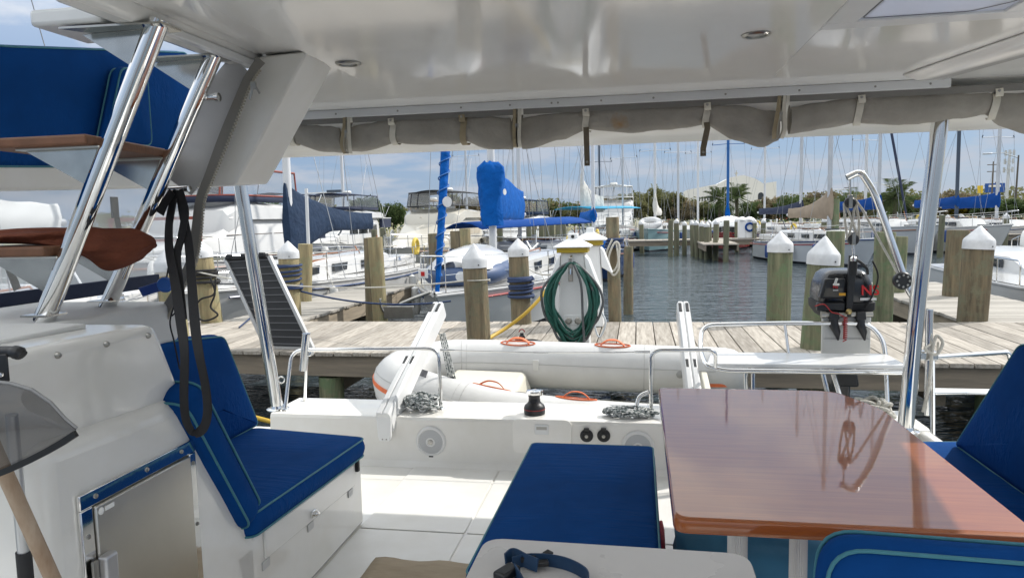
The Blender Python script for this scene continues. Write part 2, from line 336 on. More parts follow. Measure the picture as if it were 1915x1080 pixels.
# ---- weathered wood
PLANK = mat('weathered_plank', (0.44, 0.405, 0.355), 0.85, spec=0.2, var=(3.2, 0.36, 0.2), col2=(0.22, 0.195, 0.165), stretch=(11, 0.9, 9), bump=(16, 0.6, 0.008), objrand=0.22)
PLANKX = mat('weathered_plank_cross', (0.40, 0.375, 0.335), 0.85, spec=0.2, var=(3.2, 0.36, 0.22), col2=(0.26, 0.245, 0.22), stretch=(0.8, 9, 9), bump=(16, 0.5, 0.006), objrand=0.13)
FASCIA = mat('fascia_timber', (0.27, 0.225, 0.17), 0.85, var=(2.5, 0.4), col2=(0.15, 0.13, 0.105), stretch=(0.7, 6, 8), bump=(14, 0.4, 0.006))
FASCIAY = mat('fascia_timber_side', (0.36, 0.30, 0.22), 0.85, var=(2.5, 0.4), col2=(0.20, 0.17, 0.13), stretch=(6, 0.7, 8), bump=(14, 0.4, 0.006))
def pile_mat(name, a, b, c):
    m = mat(name, a, 0.85, spec=0.2, var=(3.0, 0.3, 0.2), col2=b, stretch=(6, 6, 0.5), bump=(13, 0.8, 0.02), objrand=0.1)
    nt = m.node_tree; L = nt.links.new; bs = nt.nodes['Principled BSDF']; src = bs.inputs['Base Color'].links[0].from_socket
    t = nt.nodes.new('ShaderNodeTexCoord'); n = nt.nodes.new('ShaderNodeTexNoise'); n.inputs['Scale'].default_value = 4.5; n.inputs['Detail'].default_value = 8; n.inputs['Roughness'].default_value = 0.7; L(t.outputs['Object'], n.inputs['Vector'])
    rp = nt.nodes.new('ShaderNodeValToRGB'); rp.color_ramp.elements[0].position = 0.46; rp.color_ramp.elements[1].position = 0.60; L(n.outputs['Fac'], rp.inputs['Fac'])
    mx = nt.nodes.new('ShaderNodeMix'); mx.data_type = 'RGBA'; L(rp.outputs['Color'], mx.inputs['Factor']); L(src, mx.inputs['A']); mx.inputs['B'].default_value = (*c, 1)
    L(mx.outputs['Result'], bs.inputs['Base Color']); return m
PILEB = pile_mat('piling_brown', (0.27, 0.215, 0.135), (0.10, 0.085, 0.06), (0.17, 0.165, 0.11))
PILEY = pile_mat('piling_yellow', (0.40, 0.33, 0.185), (0.20, 0.165, 0.10), (0.26, 0.25, 0.145))
PILEG = pile_mat('piling_green', (0.25, 0.245, 0.155), (0.095, 0.105, 0.065), (0.14, 0.19, 0.105))
PILED = pile_mat('piling_far', (0.20, 0.19, 0.135), (0.11, 0.11, 0.08), (0.15, 0.165, 0.10))
random.seed(5)
def piling(x, y, top, dia, label, m=PILEB, cap=True, lean=(0, 0), group='dock pilings', base=-1.2, capk=1.0, bands=()):
    """top = height of the highest point; lean = drift in metres of the top against the point at deck level"""
    t = thing('dock_piling', label, 'piling', (x, y, base), group)
    if lean == (0, 0): lean = (random.uniform(-.03, .03), random.uniform(-.03, .03))
    capk *= random.uniform(.9, 1.1); r = dia / 2; caph = 0.20 * dia / 0.28 * capk
    zt = top - (caph if cap else 0)
    def c(z): k = (z - 0.85) / max(zt - 0.85, 0.3); return V((x + lean[0] * k, y + lean[1] * k, z))
    ax = (c(2) - c(1)).normalized(); u = V((1, 0, 0)) - ax * ax.x; u.normalize(); w_ = ax.cross(u)
    def ring(z, rr, j=0): return [c(z) + (u * math.cos(2 * math.pi * k / 22) + w_ * math.sin(2 * math.pi * k / 22)) * rr * (1 + j * mnoise.noise(V((math.cos(2 * math.pi * k / 22) * 1.7 + x, math.sin(2 * math.pi * k / 22) * 1.7 + y, z * 0.6)))) for k in range(22)]
    b = MB(); zs = [base, -0.2, 0.3, 0.85, 1.2, 1.6, zt - 0.02, zt] if zt > 1.65 else [base, -0.2, 0.3, 0.6, zt - 0.02, zt]
    b.rings([ring(z, r * (0.97 if z == zt else 1.0), 0.07) for z in zs]); b.build('post', m, t, smooth=60)
    if cap:
        def cr(dz, rr): return [c(zt) + ax * dz + (u * math.cos(2 * math.pi * k / 28) + w_ * math.sin(2 * math.pi * k / 28)) * rr for k in range(28)]
        h = caph
        cb = MB().rings([cr(-0.065, r * 1.07), cr(0.0, r * 1.07), cr(0.035 * dia / 0.28, r * 1.05), cr(0.05 * dia / 0.28, r * 1.0), cr(h * 0.93, r * 0.14), cr(h * 0.99, r * 0.05), cr(h, 0.001)])
        co = cb.build('cap', CAPW, t, smooth=28)
        p = c(zt) + ax * -0.03 + V((0.5, -0.87, 0)) * r * 1.07
        MB().lathe([(0.008, 0), (0.008, 0.006), (0.0, 0.008)], p, 8, (0.5, -0.87, 0)).build('screw', BLACKP, co)
    return t
def wraps(parent_label, x, y, z0, z1, r, n, m, name='rope_wrap', lean=(0, 0), seed=1, rr=0.011, cat='rope'):
    """mooring line wound round a piling"""
    rnd = random.Random(seed); pts = []; steps = n * 20
    for i in range(steps + 1):
        a = 2 * math.pi * i / 20; k = i / steps; z = z0 + (z1 - z0) * (0.5 - 0.5 * math.cos(math.pi * k)) + 0.012 * math.sin(a * 0.37 + rnd.random() * 0.3)
        q = r + rr * (0.9 + 0.5 * math.sin(a * 0.21)); pts.append((x + lean[0] * (z - 0.85) + q * math.cos(a), y + lean[1] * (z - 0.85) + q * math.sin(a), z))
    return tag(MB().tube(pts, rr, 7).build(name, m, smooth=60), parent_label, cat)

# ---- main dock (planks, stringers, posts under it are the pilings)
DZ = 0.85
def dnear(x): return 7.08 - (x + 0.0) * 0.047 if x < 1 else 7.03 - 0.02 * (x - 1)
def dfar(x): return 9.58
dock = thing('main_dock', 'long weathered plank dock running across behind the dinghy', 'dock', (0, 8.3, DZ - 0.3))
random.seed(3)
x = -13.0
while x < 12.5:
    wd = 0.205 + random.uniform(-0.006, 0.006); g = 0.011; zt = DZ + random.uniform(-0.003, 0.003); x1 = x + wd
    e0, e1 = random.uniform(-.012, .012), random.uniform(-.012, .012)
    b = MB().hexa([(x, dnear(x) + e0, zt - .042), (x1, dnear(x1) + e0, zt - .042), (x1, dfar(x1) + e1, zt - .042), (x, dfar(x) + e1, zt - .042), (x, dnear(x) + e0, zt), (x1, dnear(x1) + e0, zt), (x1, dfar(x1) + e1, zt), (x, dfar(x) + e1, zt)])
    b.build('plank', PLANK, dock, bevel=0.004, seg=1); x = x1 + g
for (xa, xb) in ((-13, -6.6), (-6.59, -2.2), (-2.19, 2.4), (2.41, 7.5), (7.51, 12.5)):
    for fn, d in ((dnear, 0.05), (lambda q: 8.3, 0), (dfar, -0.09)):
        b = MB().hexa([(xa, fn(xa) + d, DZ - .275), (xb, fn(xb) + d, DZ - .275), (xb, fn(xb) + d + .05, DZ - .275), (xa, fn(xa) + d + .05, DZ - .275), (xa, fn(xa) + d, DZ - .043), (xb, fn(xb) + d, DZ - .043), (xb, fn(xb) + d + .05, DZ - .043), (xa, fn(xa) + d + .05, DZ - .043)])
        b.build('stringer', FASCIA, dock, bevel=0.004, seg=1)
for xx in (-7.7, -5.3, -3.4, -1.2, 0.9, 2.9, 5.2, 7.6):
    MB().box(xx - .05, xx + .05, 7.5, 9.45, DZ - .52, DZ - .277).build('cross_beam', FASCIAY, dock)
for xx in (-7.9, -5.5, -3.6, -1.4, 0.7, 3.1, 5.4, 7.8):
    MB().lathe([(0.14, -1.6), (0.135, DZ - .3)], (xx + 0.22, 7.42, 0), 16).build('support_post', PILEG, dock, smooth=50)

def finger(label, x0, x1, y0, y1, ndark=0):
    t = thing('finger_pier', label, 'dock', ((x0 + x1) / 2, (y0 + y1) / 2, DZ - 0.3)); y = y0
    while y < y1:
        wd = 0.19 + random.uniform(-.006, .006); zt = DZ - 0.006 + random.uniform(-.004, .003)
        MB().box(x0 + random.uniform(-.015, .015), x1 + random.uniform(-.015, .015), y, y + wd, zt - .042, zt).build('plank', PLANKX, t, bevel=.004, seg=1); y += wd + .008
    for xx in (x0 + .03, x1 - .08):
        MB().box(xx, xx + .05, y0 + .02, y1 - .05, DZ - .29, DZ - .052).build('stringer', FASCIAY, t, bevel=.004, seg=1)
    yy = y0 + 1.2
    while yy < y1: MB().box(x0 + .1, x1 - .1, yy, yy + .1, DZ - .5, DZ - .295).build('cross_beam', FASCIA, t); yy += 2.2
    return t
a = atZ(760, 527, DZ); 
finger('narrow plank finger pier left of the blue sail cover sailboat', -6.05, -4.85, 9.62, 15.4)
finger('narrow plank finger pier at right behind the outboard motor', 4.04, 5.65, 9.62, 14.8)

# ---- pilings of the near docks
piling(-1.76, 7.78, 1.985, 0.262, 'grey brown capped piling at the dock edge left of the hose pedestal', PILEB)
piling(-1.54, 9.42, 1.985, 0.265, 'brown capped piling wound with blue rope behind the yellow cord', PILEB)
piling(-0.31, 9.72, 2.235, 0.175, 'slim uncapped piling with rope hung on it right of the pedestal', PILEB, cap=False)
piling(1.79, 9.70, 2.0, 0.30, 'green capped piling standing in open water left of the outboard', PILEG, lean=(0.01, 0))
def piling_at(base, tip, dia, label, m, cap=True, y=None, **k):
    """piling surveyed by the sight lines to its foot at deck level and to its tip"""
    b_ = atZ(*base, DZ) if y is None else atY(base[0], base[1], y); t_ = atY(*tip, b_.y); piling(b_.x, b_.y, t_.z, dia, label, m, cap=cap, lean=(t_.x - b_.x, 0), **k); return b_, t_.x - b_.x
piling_at((1818, 597), (1832, 422), .335, 'thick capped piling at far right on the finger pier', PILEB)
piling_at((1783, 552), (1792, 430), .33, 'uncapped thick piling just behind the thick capped piling', PILEB, cap=False)
piling_at((1650, 578), (1656, 434), .27, 'uncapped piling at the corner of the right finger pier', PILEG, cap=False)
piling_at((1676, 545), (1683, 442), .26, 'uncapped piling half hidden behind the crane arm', PILEG, cap=False)
piling_at((1558, 570), (1563, 432), .27, 'short uncapped piling behind the hoisting tackle', PILEG, cap=False, y=11.9)
piling_at((570, 562), (571, 456), .25, 'yellowish uncapped piling right of the blue roped cap piling', PILEY, cap=False)
_b, _bl = piling_at((545, 590), (538, 450), .30, 'capped piling wound with blue rope behind the black gangway', PILEY, y=10.2)
_c, _cl = piling_at((397, 602), (375, 447), .29, 'yellow capped piling wrapped in black line behind the steel post', PILEY)
piling_at((332, 642), (310, 466), .27, 'pale green capped piling seen behind the black straps', PILEY, y=7.55)
piling(1.80, 7.75, 2.0, 0.30, 'green capped piling directly behind the black outboard motor', PILEG, lean=(0.06, 0))
piling(-4.12, 11.0, 2.0, 0.235, 'uncapped piling at the corner of left finger pier', PILEY, cap=False, lean=(-0.03, 0))
piling(-4.45, 11.5, 1.98, 0.20, 'second uncapped piling close behind the finger pier corner piling', PILEB, cap=False)
piling(-5.42, 4.75, 1.98, 0.34, 'capped piling seen hazily through the side screen', PILEG)
piling(-4.06, 14.2, 1.98, 0.25, 'uncapped piling at the far end of left finger pier', PILEB, cap=False)
piling(-4.00, 15.6, 2.0, 0.22, 'slim piling roped at the outer end of left finger pier', PILEB, cap=False)
piling(-4.7, 19.4, 2.0, 0.30, 'lone piling between the cream yacht and the blue furled sail', PILEY, cap=False)
piling(-0.22, 16.6, 1.55, 0.22, 'low piling with a small white cap behind the slim piling', PILEB, cap=False)
wraps('coil of blue mooring rope wound on the brown capped piling', -1.54, 9.42, 1.2, 1.47, 0.14, 8, ROPEB, seed=4, rr=.02)
wraps('blue mooring rope wound on piling behind the gangway', _b.x, _b.y, 1.25, 1.62, 0.16, 7, ROPEB, lean=(_bl, 0), seed=6, rr=.018)
wraps('black line wound round the yellow capped piling', _c.x, _c.y, 1.42, 1.6, 0.162, 6, ROPEK, lean=(_cl, 0), seed=8, rr=.017)
wraps('tan twine tied round the grey brown capped piling', -1.76, 7.78, 1.56, 1.575, 0.134, 1, ROPEW, seed=2, rr=.006)
wraps('dark blue rope tied near the top of the slim uncapped piling', -0.31, 9.72, 1.83, 1.95, 0.092, 5, ROPEB, seed=12, rr=.02)
wraps('blue rope bound round the outer finger pier piling', -4.00, 15.6, 1.4, 1.6, 0.115, 5, ROPEB, seed=14, rr=.02)
tag(MB().tube(spline([(_c.x + dx_, _c.y - .2, z_) for dx_, z_ in ((.14, 1.52), (.20, 1.3), (.12, 1.1), (.22, .98), (0, .90), (-.14, 1.02), (-.04, 1.2), (.18, 1.28), (.22, 1.5))], 8), .014, 7).build('hanging_line', ROPEK, smooth=60), 'loose bights of black line hanging off the yellow piling', 'rope')
tag(MB().tube(spline([(-0.33, 9.58, 1.95), (-0.42, 9.56, 1.72), (-0.36, 9.55, 1.52), (-0.27, 9.55, 1.6), (-0.24, 9.56, 1.85), (-0.3, 9.54, 1.9), (-0.38, 9.53, 1.7), (-0.33, 9.53, 1.48), (-0.25, 9.54, 1.58), (-0.28, 9.56, 1.9)], 8), .014, 7).build('hanging_line', ROPEW, smooth=60), 'white line looped over the slim uncapped piling', 'rope')

# ---- far dock across the fairway
fd = thing('far_dock', 'low grey plank dock across the water beyond the fairway', 'dock', (6, 40, DZ - .3))
P0 = atZ(1182, 441, DZ); P1 = atZ(1560, 441, DZ)
FY = 41.0
random.seed(8)
xx = -1.5
while xx < 26:
    MB().box(xx, xx + .95, FY, FY + 1.8, DZ - .06 + random.uniform(-.01, .01), DZ + random.uniform(-.01, .01)).build('deck_panel', PLANK, fd); xx += .97
for q in range(6): MB().box(-1.5 + q * 4.6, -1.5 + q * 4.6 + 4.55, FY + .05, FY + .12, DZ - .33, DZ - .075).build('stringer', FASCIA, fd)
fp = thing('far_pier', 'short grey pier of paired pilings jutting from the far dock', 'dock', (3.2, 38, DZ - .3))
yy = 34.5
while yy < FY - .05: MB().box(3.0, 4.6, yy, yy + .9, DZ - .06, DZ + random.uniform(-.01, .01)).build('deck_panel', PLANK, fp); yy += .92
for q in (3.05, 4.5): MB().box(q, q + .08, 34.5, FY - .05, DZ - .33, DZ - .07).build('stringer', FASCIA, fp)
random.seed(21)
def far_piling(px, y, top, dia=0.27, cap=True):
    p = atY(px, 430, y); return piling(p.x, y, top, dia, 'distant slim piling with small white cap at far dock' if cap else 'distant slim bare piling at the far dock', PILED, cap=cap, group='far dock pilings')
for px, y, top, c in ((1254, 39.5, 2.0, 0), (1265, 40.2, 2.0, 1), (1280, 40.5, 1.95, 1), (1295, 39.6, 1.95, 1), (1303, 38.4, 1.9, 1), (1313, 37.6, 1.95, 1), (1322, 36.8, 1.9, 1), (1327, 38.2, 1.95, 1), (1338, 36.0, 1.95, 1), (1358, 34.6, 1.9, 0), (1340, 39.4, 1.95, 1), (1378, 43.2, 2.0, 1), (1411, 41.5, 1.95, 1), (1427, 40.6, 1.95, 1), (1200, 43.5, 1.95, 1), (1560, 42.5, 1.9, 1), (1578, 42.8, 1.9, 1), (1540, 43.0, 1.9, 1), (1615, 42.5, 1.9, 1), (1740, 40.0, 1.9, 1), (1770, 41.0, 1.9, 1), (1800, 42.0, 1.9, 1), (1880, 40.5, 1.9, 1), (1760, 36, 1.9, 0), (1655, 39, 1.95, 0)):
    far_piling(px, y, top + random.uniform(-.05, .05), 0.25 + random.uniform(-.03, .04), bool(c))
piling(8.35, 33.0, 2.75, 0.36, 'tall green bare piling beside the tan sail cover', PILEG, cap=False, group=None)
piling(11.9, 33.0, 2.6, 0.30, 'tall slender green piling behind the polished steel post', PILEG, cap=False, lean=(.18, 0), group=None)
# more pilings far left and centre
for px, y, top in ((1000, 34, 1.9), (1012, 35, 1.9), (1022, 36, 1.95), (1032, 34.5, 1.9), (1043, 33.5, 1.95), (1055, 36, 1.9), (700, 30, 1.9), (716, 31.5, 1.95), (935, 33, 1.9), (990, 33, 1.9)):
    far_piling(px, y, top, 0.26, False)
# white service pedestals on the far dock
for i, px in enumerate((1387, 1401)):
    p = atY(px, 430, FY + .8); t = thing('service_pedestal', ('white service pedestal on the far dock' if i == 0 else 'white far dock pedestal with a round blue ring'), 'pedestal', (p.x, p.y, DZ))
    MB().box(p.x - .2, p.x + .2, p.y - .18, p.y + .18, DZ + .002, DZ + 1.0).build('body', WHITEP, t, bevel=.03); MB().lathe([(0.33, 0), (0.31, .06), (0.12, .17), (0.001, .2)], (p.x, p.y, DZ + 1.0), 4).build('lid', WHITEP, t)
    if i: MB().tube(arc((p.x, p.y - .22, DZ + .62), .21, 0, 350, 18, (1, 0, 0), (0, 0, 1)), .055, 8, caps=True).build('life_ring', ROYAL, t, smooth=60)

# ---- shore
GRASS = mat('shore_grass', (0.20, 0.20, 0.095), 0.95, var=(0.25, 0.4), col2=(0.30, 0.26, 0.17), bump=(2, 0.4, 0.1))
rows = []
for j, y in enumerate((92, 96, 110, 160, 320, 900, 3500)):
    z = (-0.4, 0.9, 1.2, 1.5, 2.0, 4, 8)[j]; rows.append([(xx * (1 + max(0, y - 110) / 500.), y + 5 * math.sin(xx * .02 + 1), z) for xx in range(-900, 901, 30)])
struct(MB().strip(rows).build('ground', GRASS, smooth=80))
# ================================================================== OUR CATAMARAN: hull mouldings round the cockpit
SZ = 0.70
cat = thing('catamaran', 'white catamaran cockpit with hardtop, consoles, lockers and aft coaming', 'boat', (0, 2.5, 0.0))
def P(b, name, m=GEL, **k): return b.build(name, m, cat, **k)
# hulls below and the bridgedeck (seen only round the edges)
P(MB().box(-3.4, -1.9, -2.0, 5.6, -0.5, 0.55), 'port_hull', bevel=.12)
P(MB().box(1.5, 3.0, -2.0, 4.5, -0.5, 0.55), 'starboard_hull', bevel=.12)
P(MB().box(-2.45, 1.95, -1.5, 4.68, 0.45, SZ - .006), 'bridgedeck', GEL)
# sole: loose panels with seams
for (x0, x1) in ((-1.405, -0.86), (-0.848, 0.35), (0.362, 1.4)):
    for (y0, y1) in ((-1.0, 2.2), (2.212, 3.335), (3.347, 4.245)):
        P(MB().box(x0, x1, y0, y1, SZ - .005, SZ), 'sole_panel', SOLE, bevel=.003, seg=1)
# aft bulkhead / coaming
xa, xb = -2.40, 1.62
prof = [(4.24, SZ - .004), (4.275, SZ + .03), (4.288, SZ + .09), (4.30, 0.985), (4.31, 1.003), (4.33, 1.01), (4.72, 1.005), (4.74, 0.99), (4.745, 0.40), (4.30, 0.40)]
b = MB(); b.rings([[(x, y, z) for y, z in prof] for x in (xa, xa + .015, xb - .015, xb)]); P(b, 'aft_coaming', smooth=25, bevel=0)
# port seat locker base with lower drawer face
def zc(y): return 1.100 - .048 * (y - 2.38)
P(MB().hexa([(-2.40, 2.20, SZ - .003), (-1.41, 2.20, SZ - .003), (-1.41, 3.41, SZ - .003), (-2.40, 3.41, SZ - .003), (-2.40, 2.20, zc(2.2)), (-1.41, 2.20, zc(2.2)), (-1.41, 3.41, zc(3.41)), (-2.40, 3.41, zc(3.41))]), 'seat_base', bevel=.018)
dr = P(MB().hexa([(-1.411, 2.42, zc(2.42) - .115), (-1.398, 2.42, zc(2.42) - .115), (-1.398, 3.29, zc(3.29) - .115), (-1.411, 3.29, zc(3.29) - .115), (-1.411, 2.42, zc(2.42) - .004), (-1.398, 2.42, zc(2.42) - .004), (-1.398, 3.29, zc(3.29) - .004), (-1.411, 3.29, zc(3.29) - .004)]), 'drawer_front', bevel=.005)
MB().box(-1.399, -1.385, 2.79, 2.83, 0.985, 1.015).build('latch_plate', STEEL, dr, bevel=.003)
MB().lathe([(0.012, 0), (0.014, .012), (0.008, .02), (0, .021)], (-1.386, 2.81, 1.0), 12, (1, 0, 0)).build('latch_knob', STEEL, dr, smooth=40)
for y0 in (2.40, 2.78, 3.22):
    P(MB().box(-1.409, -1.404, y0, y0 + .055, zc(y0) - .155, zc(y0) - .122), 'finger_pull', mat('recess_grey', (0.55, 0.55, 0.54), 0.5), bevel=.002)
P(MB().box(-1.409, -1.392, 3.32, 3.345, 1.00, 1.062), 'locker_strap', BLACKW, bevel=.003)
# starboard seat base
P(MB().box(1.02, 1.95, -0.2, 3.62, SZ - .003, 1.0), 'starboard_seat_base', bevel=.02)
P(MB().box(1.56, 1.63, 4.05, 4.31, 0.62, 1.0), 'coaming_return', bevel=.02)
# port console carrying the ladder
def prismX(poly, x0, x1): return MB().prism([(x0, y, z) for y, z in poly], (x1 - x0, 0, 0))
P(prismX([(1.44, SZ - .003), (2.40, SZ - .003), (2.40, 1.10), (2.09, 1.715), (1.44, 1.735)], -2.42, -1.41), 'console_lower', bevel=.055, seg=4)
P(prismX([(1.36, 1.70), (2.08, 1.68), (1.96, 1.955), (1.34, 1.965)], -2.42, -1.45), 'console_upper', bevel=.03, seg=3)
P(MB().box(-2.36, -1.6, 1.42, 1.85, 1.955, 1.972), 'console_top_pad', NONSKID, bevel=.006)
for px_, py_ in ((107, 664), (198, 643), (276, 627)):
    q = atX(px_, py_, -1.45); y, z = q.y, q.z
    P(MB().lathe([(0.009, 0), (0.0085, .005), (0.005, .010), (0, .011)], (-1.4505, y, z), 12, (1, 0, 0)), 'snap_stud', DARKST, smooth=40)
# stainless locker door in the console
yd0, yd1, zd0, zd1 = 1.545, 2.03, 0.86, 1.575
dr = P(MB().box(-1.4105, -1.392, yd0 + .045, yd1 - .035, zd0 + .04, zd1 - .045), 'locker_door', BRUSHED, bevel=.004)
for (y0, y1, z0, z1) in ((yd0, yd1, zd1 - .042, zd1), (yd0, yd1, zd0, zd0 + .04), (yd0, yd0 + .042, zd0 + .0405, zd1 - .0425), (yd1 - .032, yd1, zd0 + .0405, zd1 - .0425)):
    MB().box(-1.4095, -1.398, y0, y1, z0, z1).build('door_frame', CHROME, dr, bevel=.003)
h = MB().box(-1.392, -1.364, 1.578, 1.625, 1.315, 1.40).build('door_latch', mat('latch_zinc', (0.55, 0.55, 0.56), 0.35, metal=0.8), dr, bevel=.008, seg=3)
MB().box(-1.391, -1.384, 1.556, 1.577, 1.325, 1.395).build('latch_keeper', DARKST, dr, bevel=.002)
for y, z in ((1.60, zd1 - .02), (1.80, zd1 - .02), (1.96, zd1 - .02), (yd0 + .02, 1.46), (yd1 - .016, 1.5), (yd1 - .016, 1.3)):
    MB().lathe([(0.007, 0), (0.006, .003), (0, .004)], (-1.398, y, z), 10, (1, 0, 0)).build('frame_screw', DARKST, dr)
MB().lathe([(0.010, 0), (0.010, .0006)], (-1.3918, 1.607, 1.512), 16, (1, 0, 0)).build('maker_mark', mat('etched', (0.85, 0.85, 0.82), 0.4), dr)
MB().box(-1.3918, -1.3912, 1.621, 1.655, 1.506, 1.518).build('maker_strip', MAT['etched'], dr)
# unseen saloon bulkhead behind the lens: teak posts added for dark reflections in steel
TEAKIN = mat('saloon_teak', (0.16, 0.065, 0.03), .3, coat=.3, var=(4, .4), stretch=(6, 6, .6))
for x0, x1, z1 in ((-1.1, -.9, 2.88), (.95, 1.2, 2.88), (-2.2, -1.101, 1.3), (1.201, 2.1, 1.3)):
    P(MB().box(x0, x1, -.95, -.88, SZ, z1), 'unseen_bulkhead', TEAKIN)
# hardtop
CZ = 2.88
HT = mat('hardtop_gel', (0.86, 0.85, 0.825), 0.10, coat=0.15, col2=(0.79, 0.775, 0.73), var=(2.0, 0.05, 0.3), rvar=0.03)
for (x0, x1, y0, y1) in ((-1.41, .70, -.25, 2.575), (.702, 1.18, -.25, 1.78), (1.182, 2.1, -.25, 2.575)):
    if y1 > y0: P(MB().box(x0, x1, y0, y1, CZ + .006, CZ + .10), 'hardtop_forward', HT)
P(MB().prism([(-1.40, 2.577, CZ + .006), (.70, 2.577, CZ + .006), (.70, 2.66, CZ + .006), (1.18, 2.66, CZ + .006), (1.18, 2.577, CZ + .006), (2.1, 2.577, CZ + .006), (2.3, 3.98, CZ + .006), (-2.15, 3.98, CZ + .006)], (0, 0, .094)), 'hardtop_aft', HT)
P(MB().box(-1.2, 0.62, -.2, 3.53, CZ - .012, CZ + .004), 'ceiling_panel', HT, bevel=.005)
for x0, x1 in ((-1.36, -.9), (1.75, 2.1)): P(MB().box(x0, x1, .2, 4.15, CZ + .102, 3.55), 'unseen_shade_coaming', GEL, bevel=.08, seg=3)  # unseen walls on the roof, added to keep sun off the port cushion
P(MB().box(-1.25, 0.3, .8, 5.0, 4.60, 4.66), 'added_shade_canopy', NAVY, bevel=.02)  # out of view, added to shade the big cushion beyond the ladder
for x, y in ((-1.1, 1.0), (-1.1, 4.05), (.2, 1.0), (.2, 4.05)): P(MB().tube([(x, y, 3.5), (x, y, 4.61)], .025, 10), 'shade_canopy_leg', STEEL)  # legs of the added canopy, unseen too
# cove and aft beam above the curtain
prof = [(3.70, CZ + .02), (3.80, CZ + .012), (3.90, CZ + .010), (3.96, CZ + .008), (3.985, CZ + .002), (4.06, CZ - .005), (4.14, 2.80), (4.24, 2.735), (4.40, 2.718), (4.86, 2.718), (4.91, 2.74), (4.92, 2.95), (4.6, 3.02), (3.70, 3.0)]
b = MB(); b.rings([[(x if x > -2 else -.546 * y, y, z) for y, z in prof] for x in (-2.8, -1.0, 1.0, 2.5)]); P(b, 'hardtop_aft_beam', GELMATT, smooth=35)
tr = P(MB().box(-2.15, 1.52, 3.93, 3.972, CZ - .038, CZ + .005), 'curtain_track', WHITEPAINT, bevel=.003)
for px in (626, 742, 861, 953, 1031, 1043, 1124, 1222, 1357, 1495, 1637, 1740):
    q = atY(px, 170, 3.929); MB().lathe([(0.006, 0), (0.005, .003), (0, .004)], (q.x, 3.9305, CZ - .018), 10, (0, -1, 0)).build('track_screw', DARKST, tr)
P(MB().box(-2.42, -1.80, 1.80, 2.56, 1.80, 1.955), 'side_ledge', NONSKID, bevel=.015)
# roof side rail beside the ladder opening, the sloping fairing and the outer side beam
P(MB().box(-1.54, -1.408, 1.70, 2.66, CZ - .035, CZ + .14), 'roof_side_rail', HT, bevel=.045, seg=4)
P(MB().box(-1.78, -1.545, 1.93, 2.16, CZ - .03, CZ + .02), 'roof_side_step', WHITEPAINT, bevel=.012)
P(MB().box(-1.436, -1.404, 1.98, 2.56, CZ - .045, CZ - .02), 'rail_edge_strip', WHITEPAINT, bevel=.004)
A0, A1, A2, A3, A4 = atY(482, 106, 2.56), atY(577, 95, 2.56), atY(470, 293, 2.56), atY(440, 346, 2.56), atY(335, 352, 2.56)
fair = [A0, A1, A2, A3, A4]
b = MB(); b.rings([[p + V((0, 0, 0)) for p in fair], [p + V((-.05, .34, 0.02)) for p in fair]]); P(b, 'roof_fairing', GELMATT, bevel=.010, seg=3)
q0, q1 = atX(-20, 377, -2.43), atX(352, 345, -2.43)
P(MB().hexa([(-2.55, 1.6, 2.36), (-2.43, 1.6, 2.36), (-2.43, 3.75, q1.z - .01), (-2.55, 3.75, q1.z - .01), (-2.55, 1.6, 2.50), (-2.43, 1.6, 2.50), (-2.43, 3.75, 2.62), (-2.55, 3.75, 2.62)]), 'side_beam', GELMATT, bevel=.015)
P(MB().hexa([(-2.62, 1.2, 1.2), (-2.40, 1.2, 1.2), (-2.40, 3.6, 1.1), (-2.62, 3.6, 1.1), (-2.62, 1.2, 1.93), (-2.43, 1.2, 1.93), (-2.43, 2.5, 1.95), (-2.62, 2.5, 1.95)]), 'side_coaming', GEL, bevel=.02)
P(MB().box(-2.75, -2.0, 1.6, 3.35, 3.46, 3.52), 'added_shade_slab', GEL, bevel=.02)  # unseen slab overhead, added to block sky from the ladder and cushion
# ceiling lamps (unlit, chrome rims)
for (x, y) in ((-1.11, 2.73), (0.41, 2.69)):
    lm = P(MB().lathe([(0.050, 0.002), (0.050, -.004), (0.044, -.009), (0.036, -.009), (0.034, -.004), (0.034, 0.002)], (x, y, CZ - .012), 32), 'ceiling_lamp', DARKST, smooth=30)
    MB().lathe([(0.033, 0), (0.024, -.004), (0.001, -.005)], (x, y, CZ - .014), 24).build('lamp_lens', mat('lamp_lens', (0.30, 0.31, 0.30), 0.2), lm, smooth=30)
# skylight: tinted pane with black seal in a white frame
hx0, hx1, hy0, hy1 = 0.72, 1.16, 1.8, 2.62
fr = P(MB().box(hx0 - .10, hx1 + .10, hy1, hy1 + .09, CZ - .010, CZ + .0055), 'hatch_frame', WHITEPAINT, bevel=.004)
for x0, x1 in ((hx0 - .10, hx0), (hx1, hx1 + .10)): MB().box(x0, x1, hy0 - .1, hy1 - .001, CZ - .010, CZ + .0055).build('frame_side', WHITEPAINT, fr, bevel=.004)
MB().tube(fillet([(hx0 + .012, hy0 - .1, CZ + .004), (hx0 + .012, hy1 - .012, CZ + .004), (hx1 - .10, hy1 - .012, CZ + .004), (hx1 - .012, hy1 - .10, CZ + .004), (hx1 - .012, hy0 - .1, CZ - .004)], .02, 4), .007, 8).build('seal', BLACKP, fr)
MB().prism([(x, y, CZ - .002) for x, y in ((hx0 - .001, hy0 - .1), (hx1 + .001, hy0 - .1), (hx1 + .001, hy1), (hx0 - .001, hy1))], (0, 0, .006)).build('pane', glassy('hatch_pane', (0.8, 0.84, 0.95), 0.85, .25, (0.80, 0.84, 0.95)), fr)
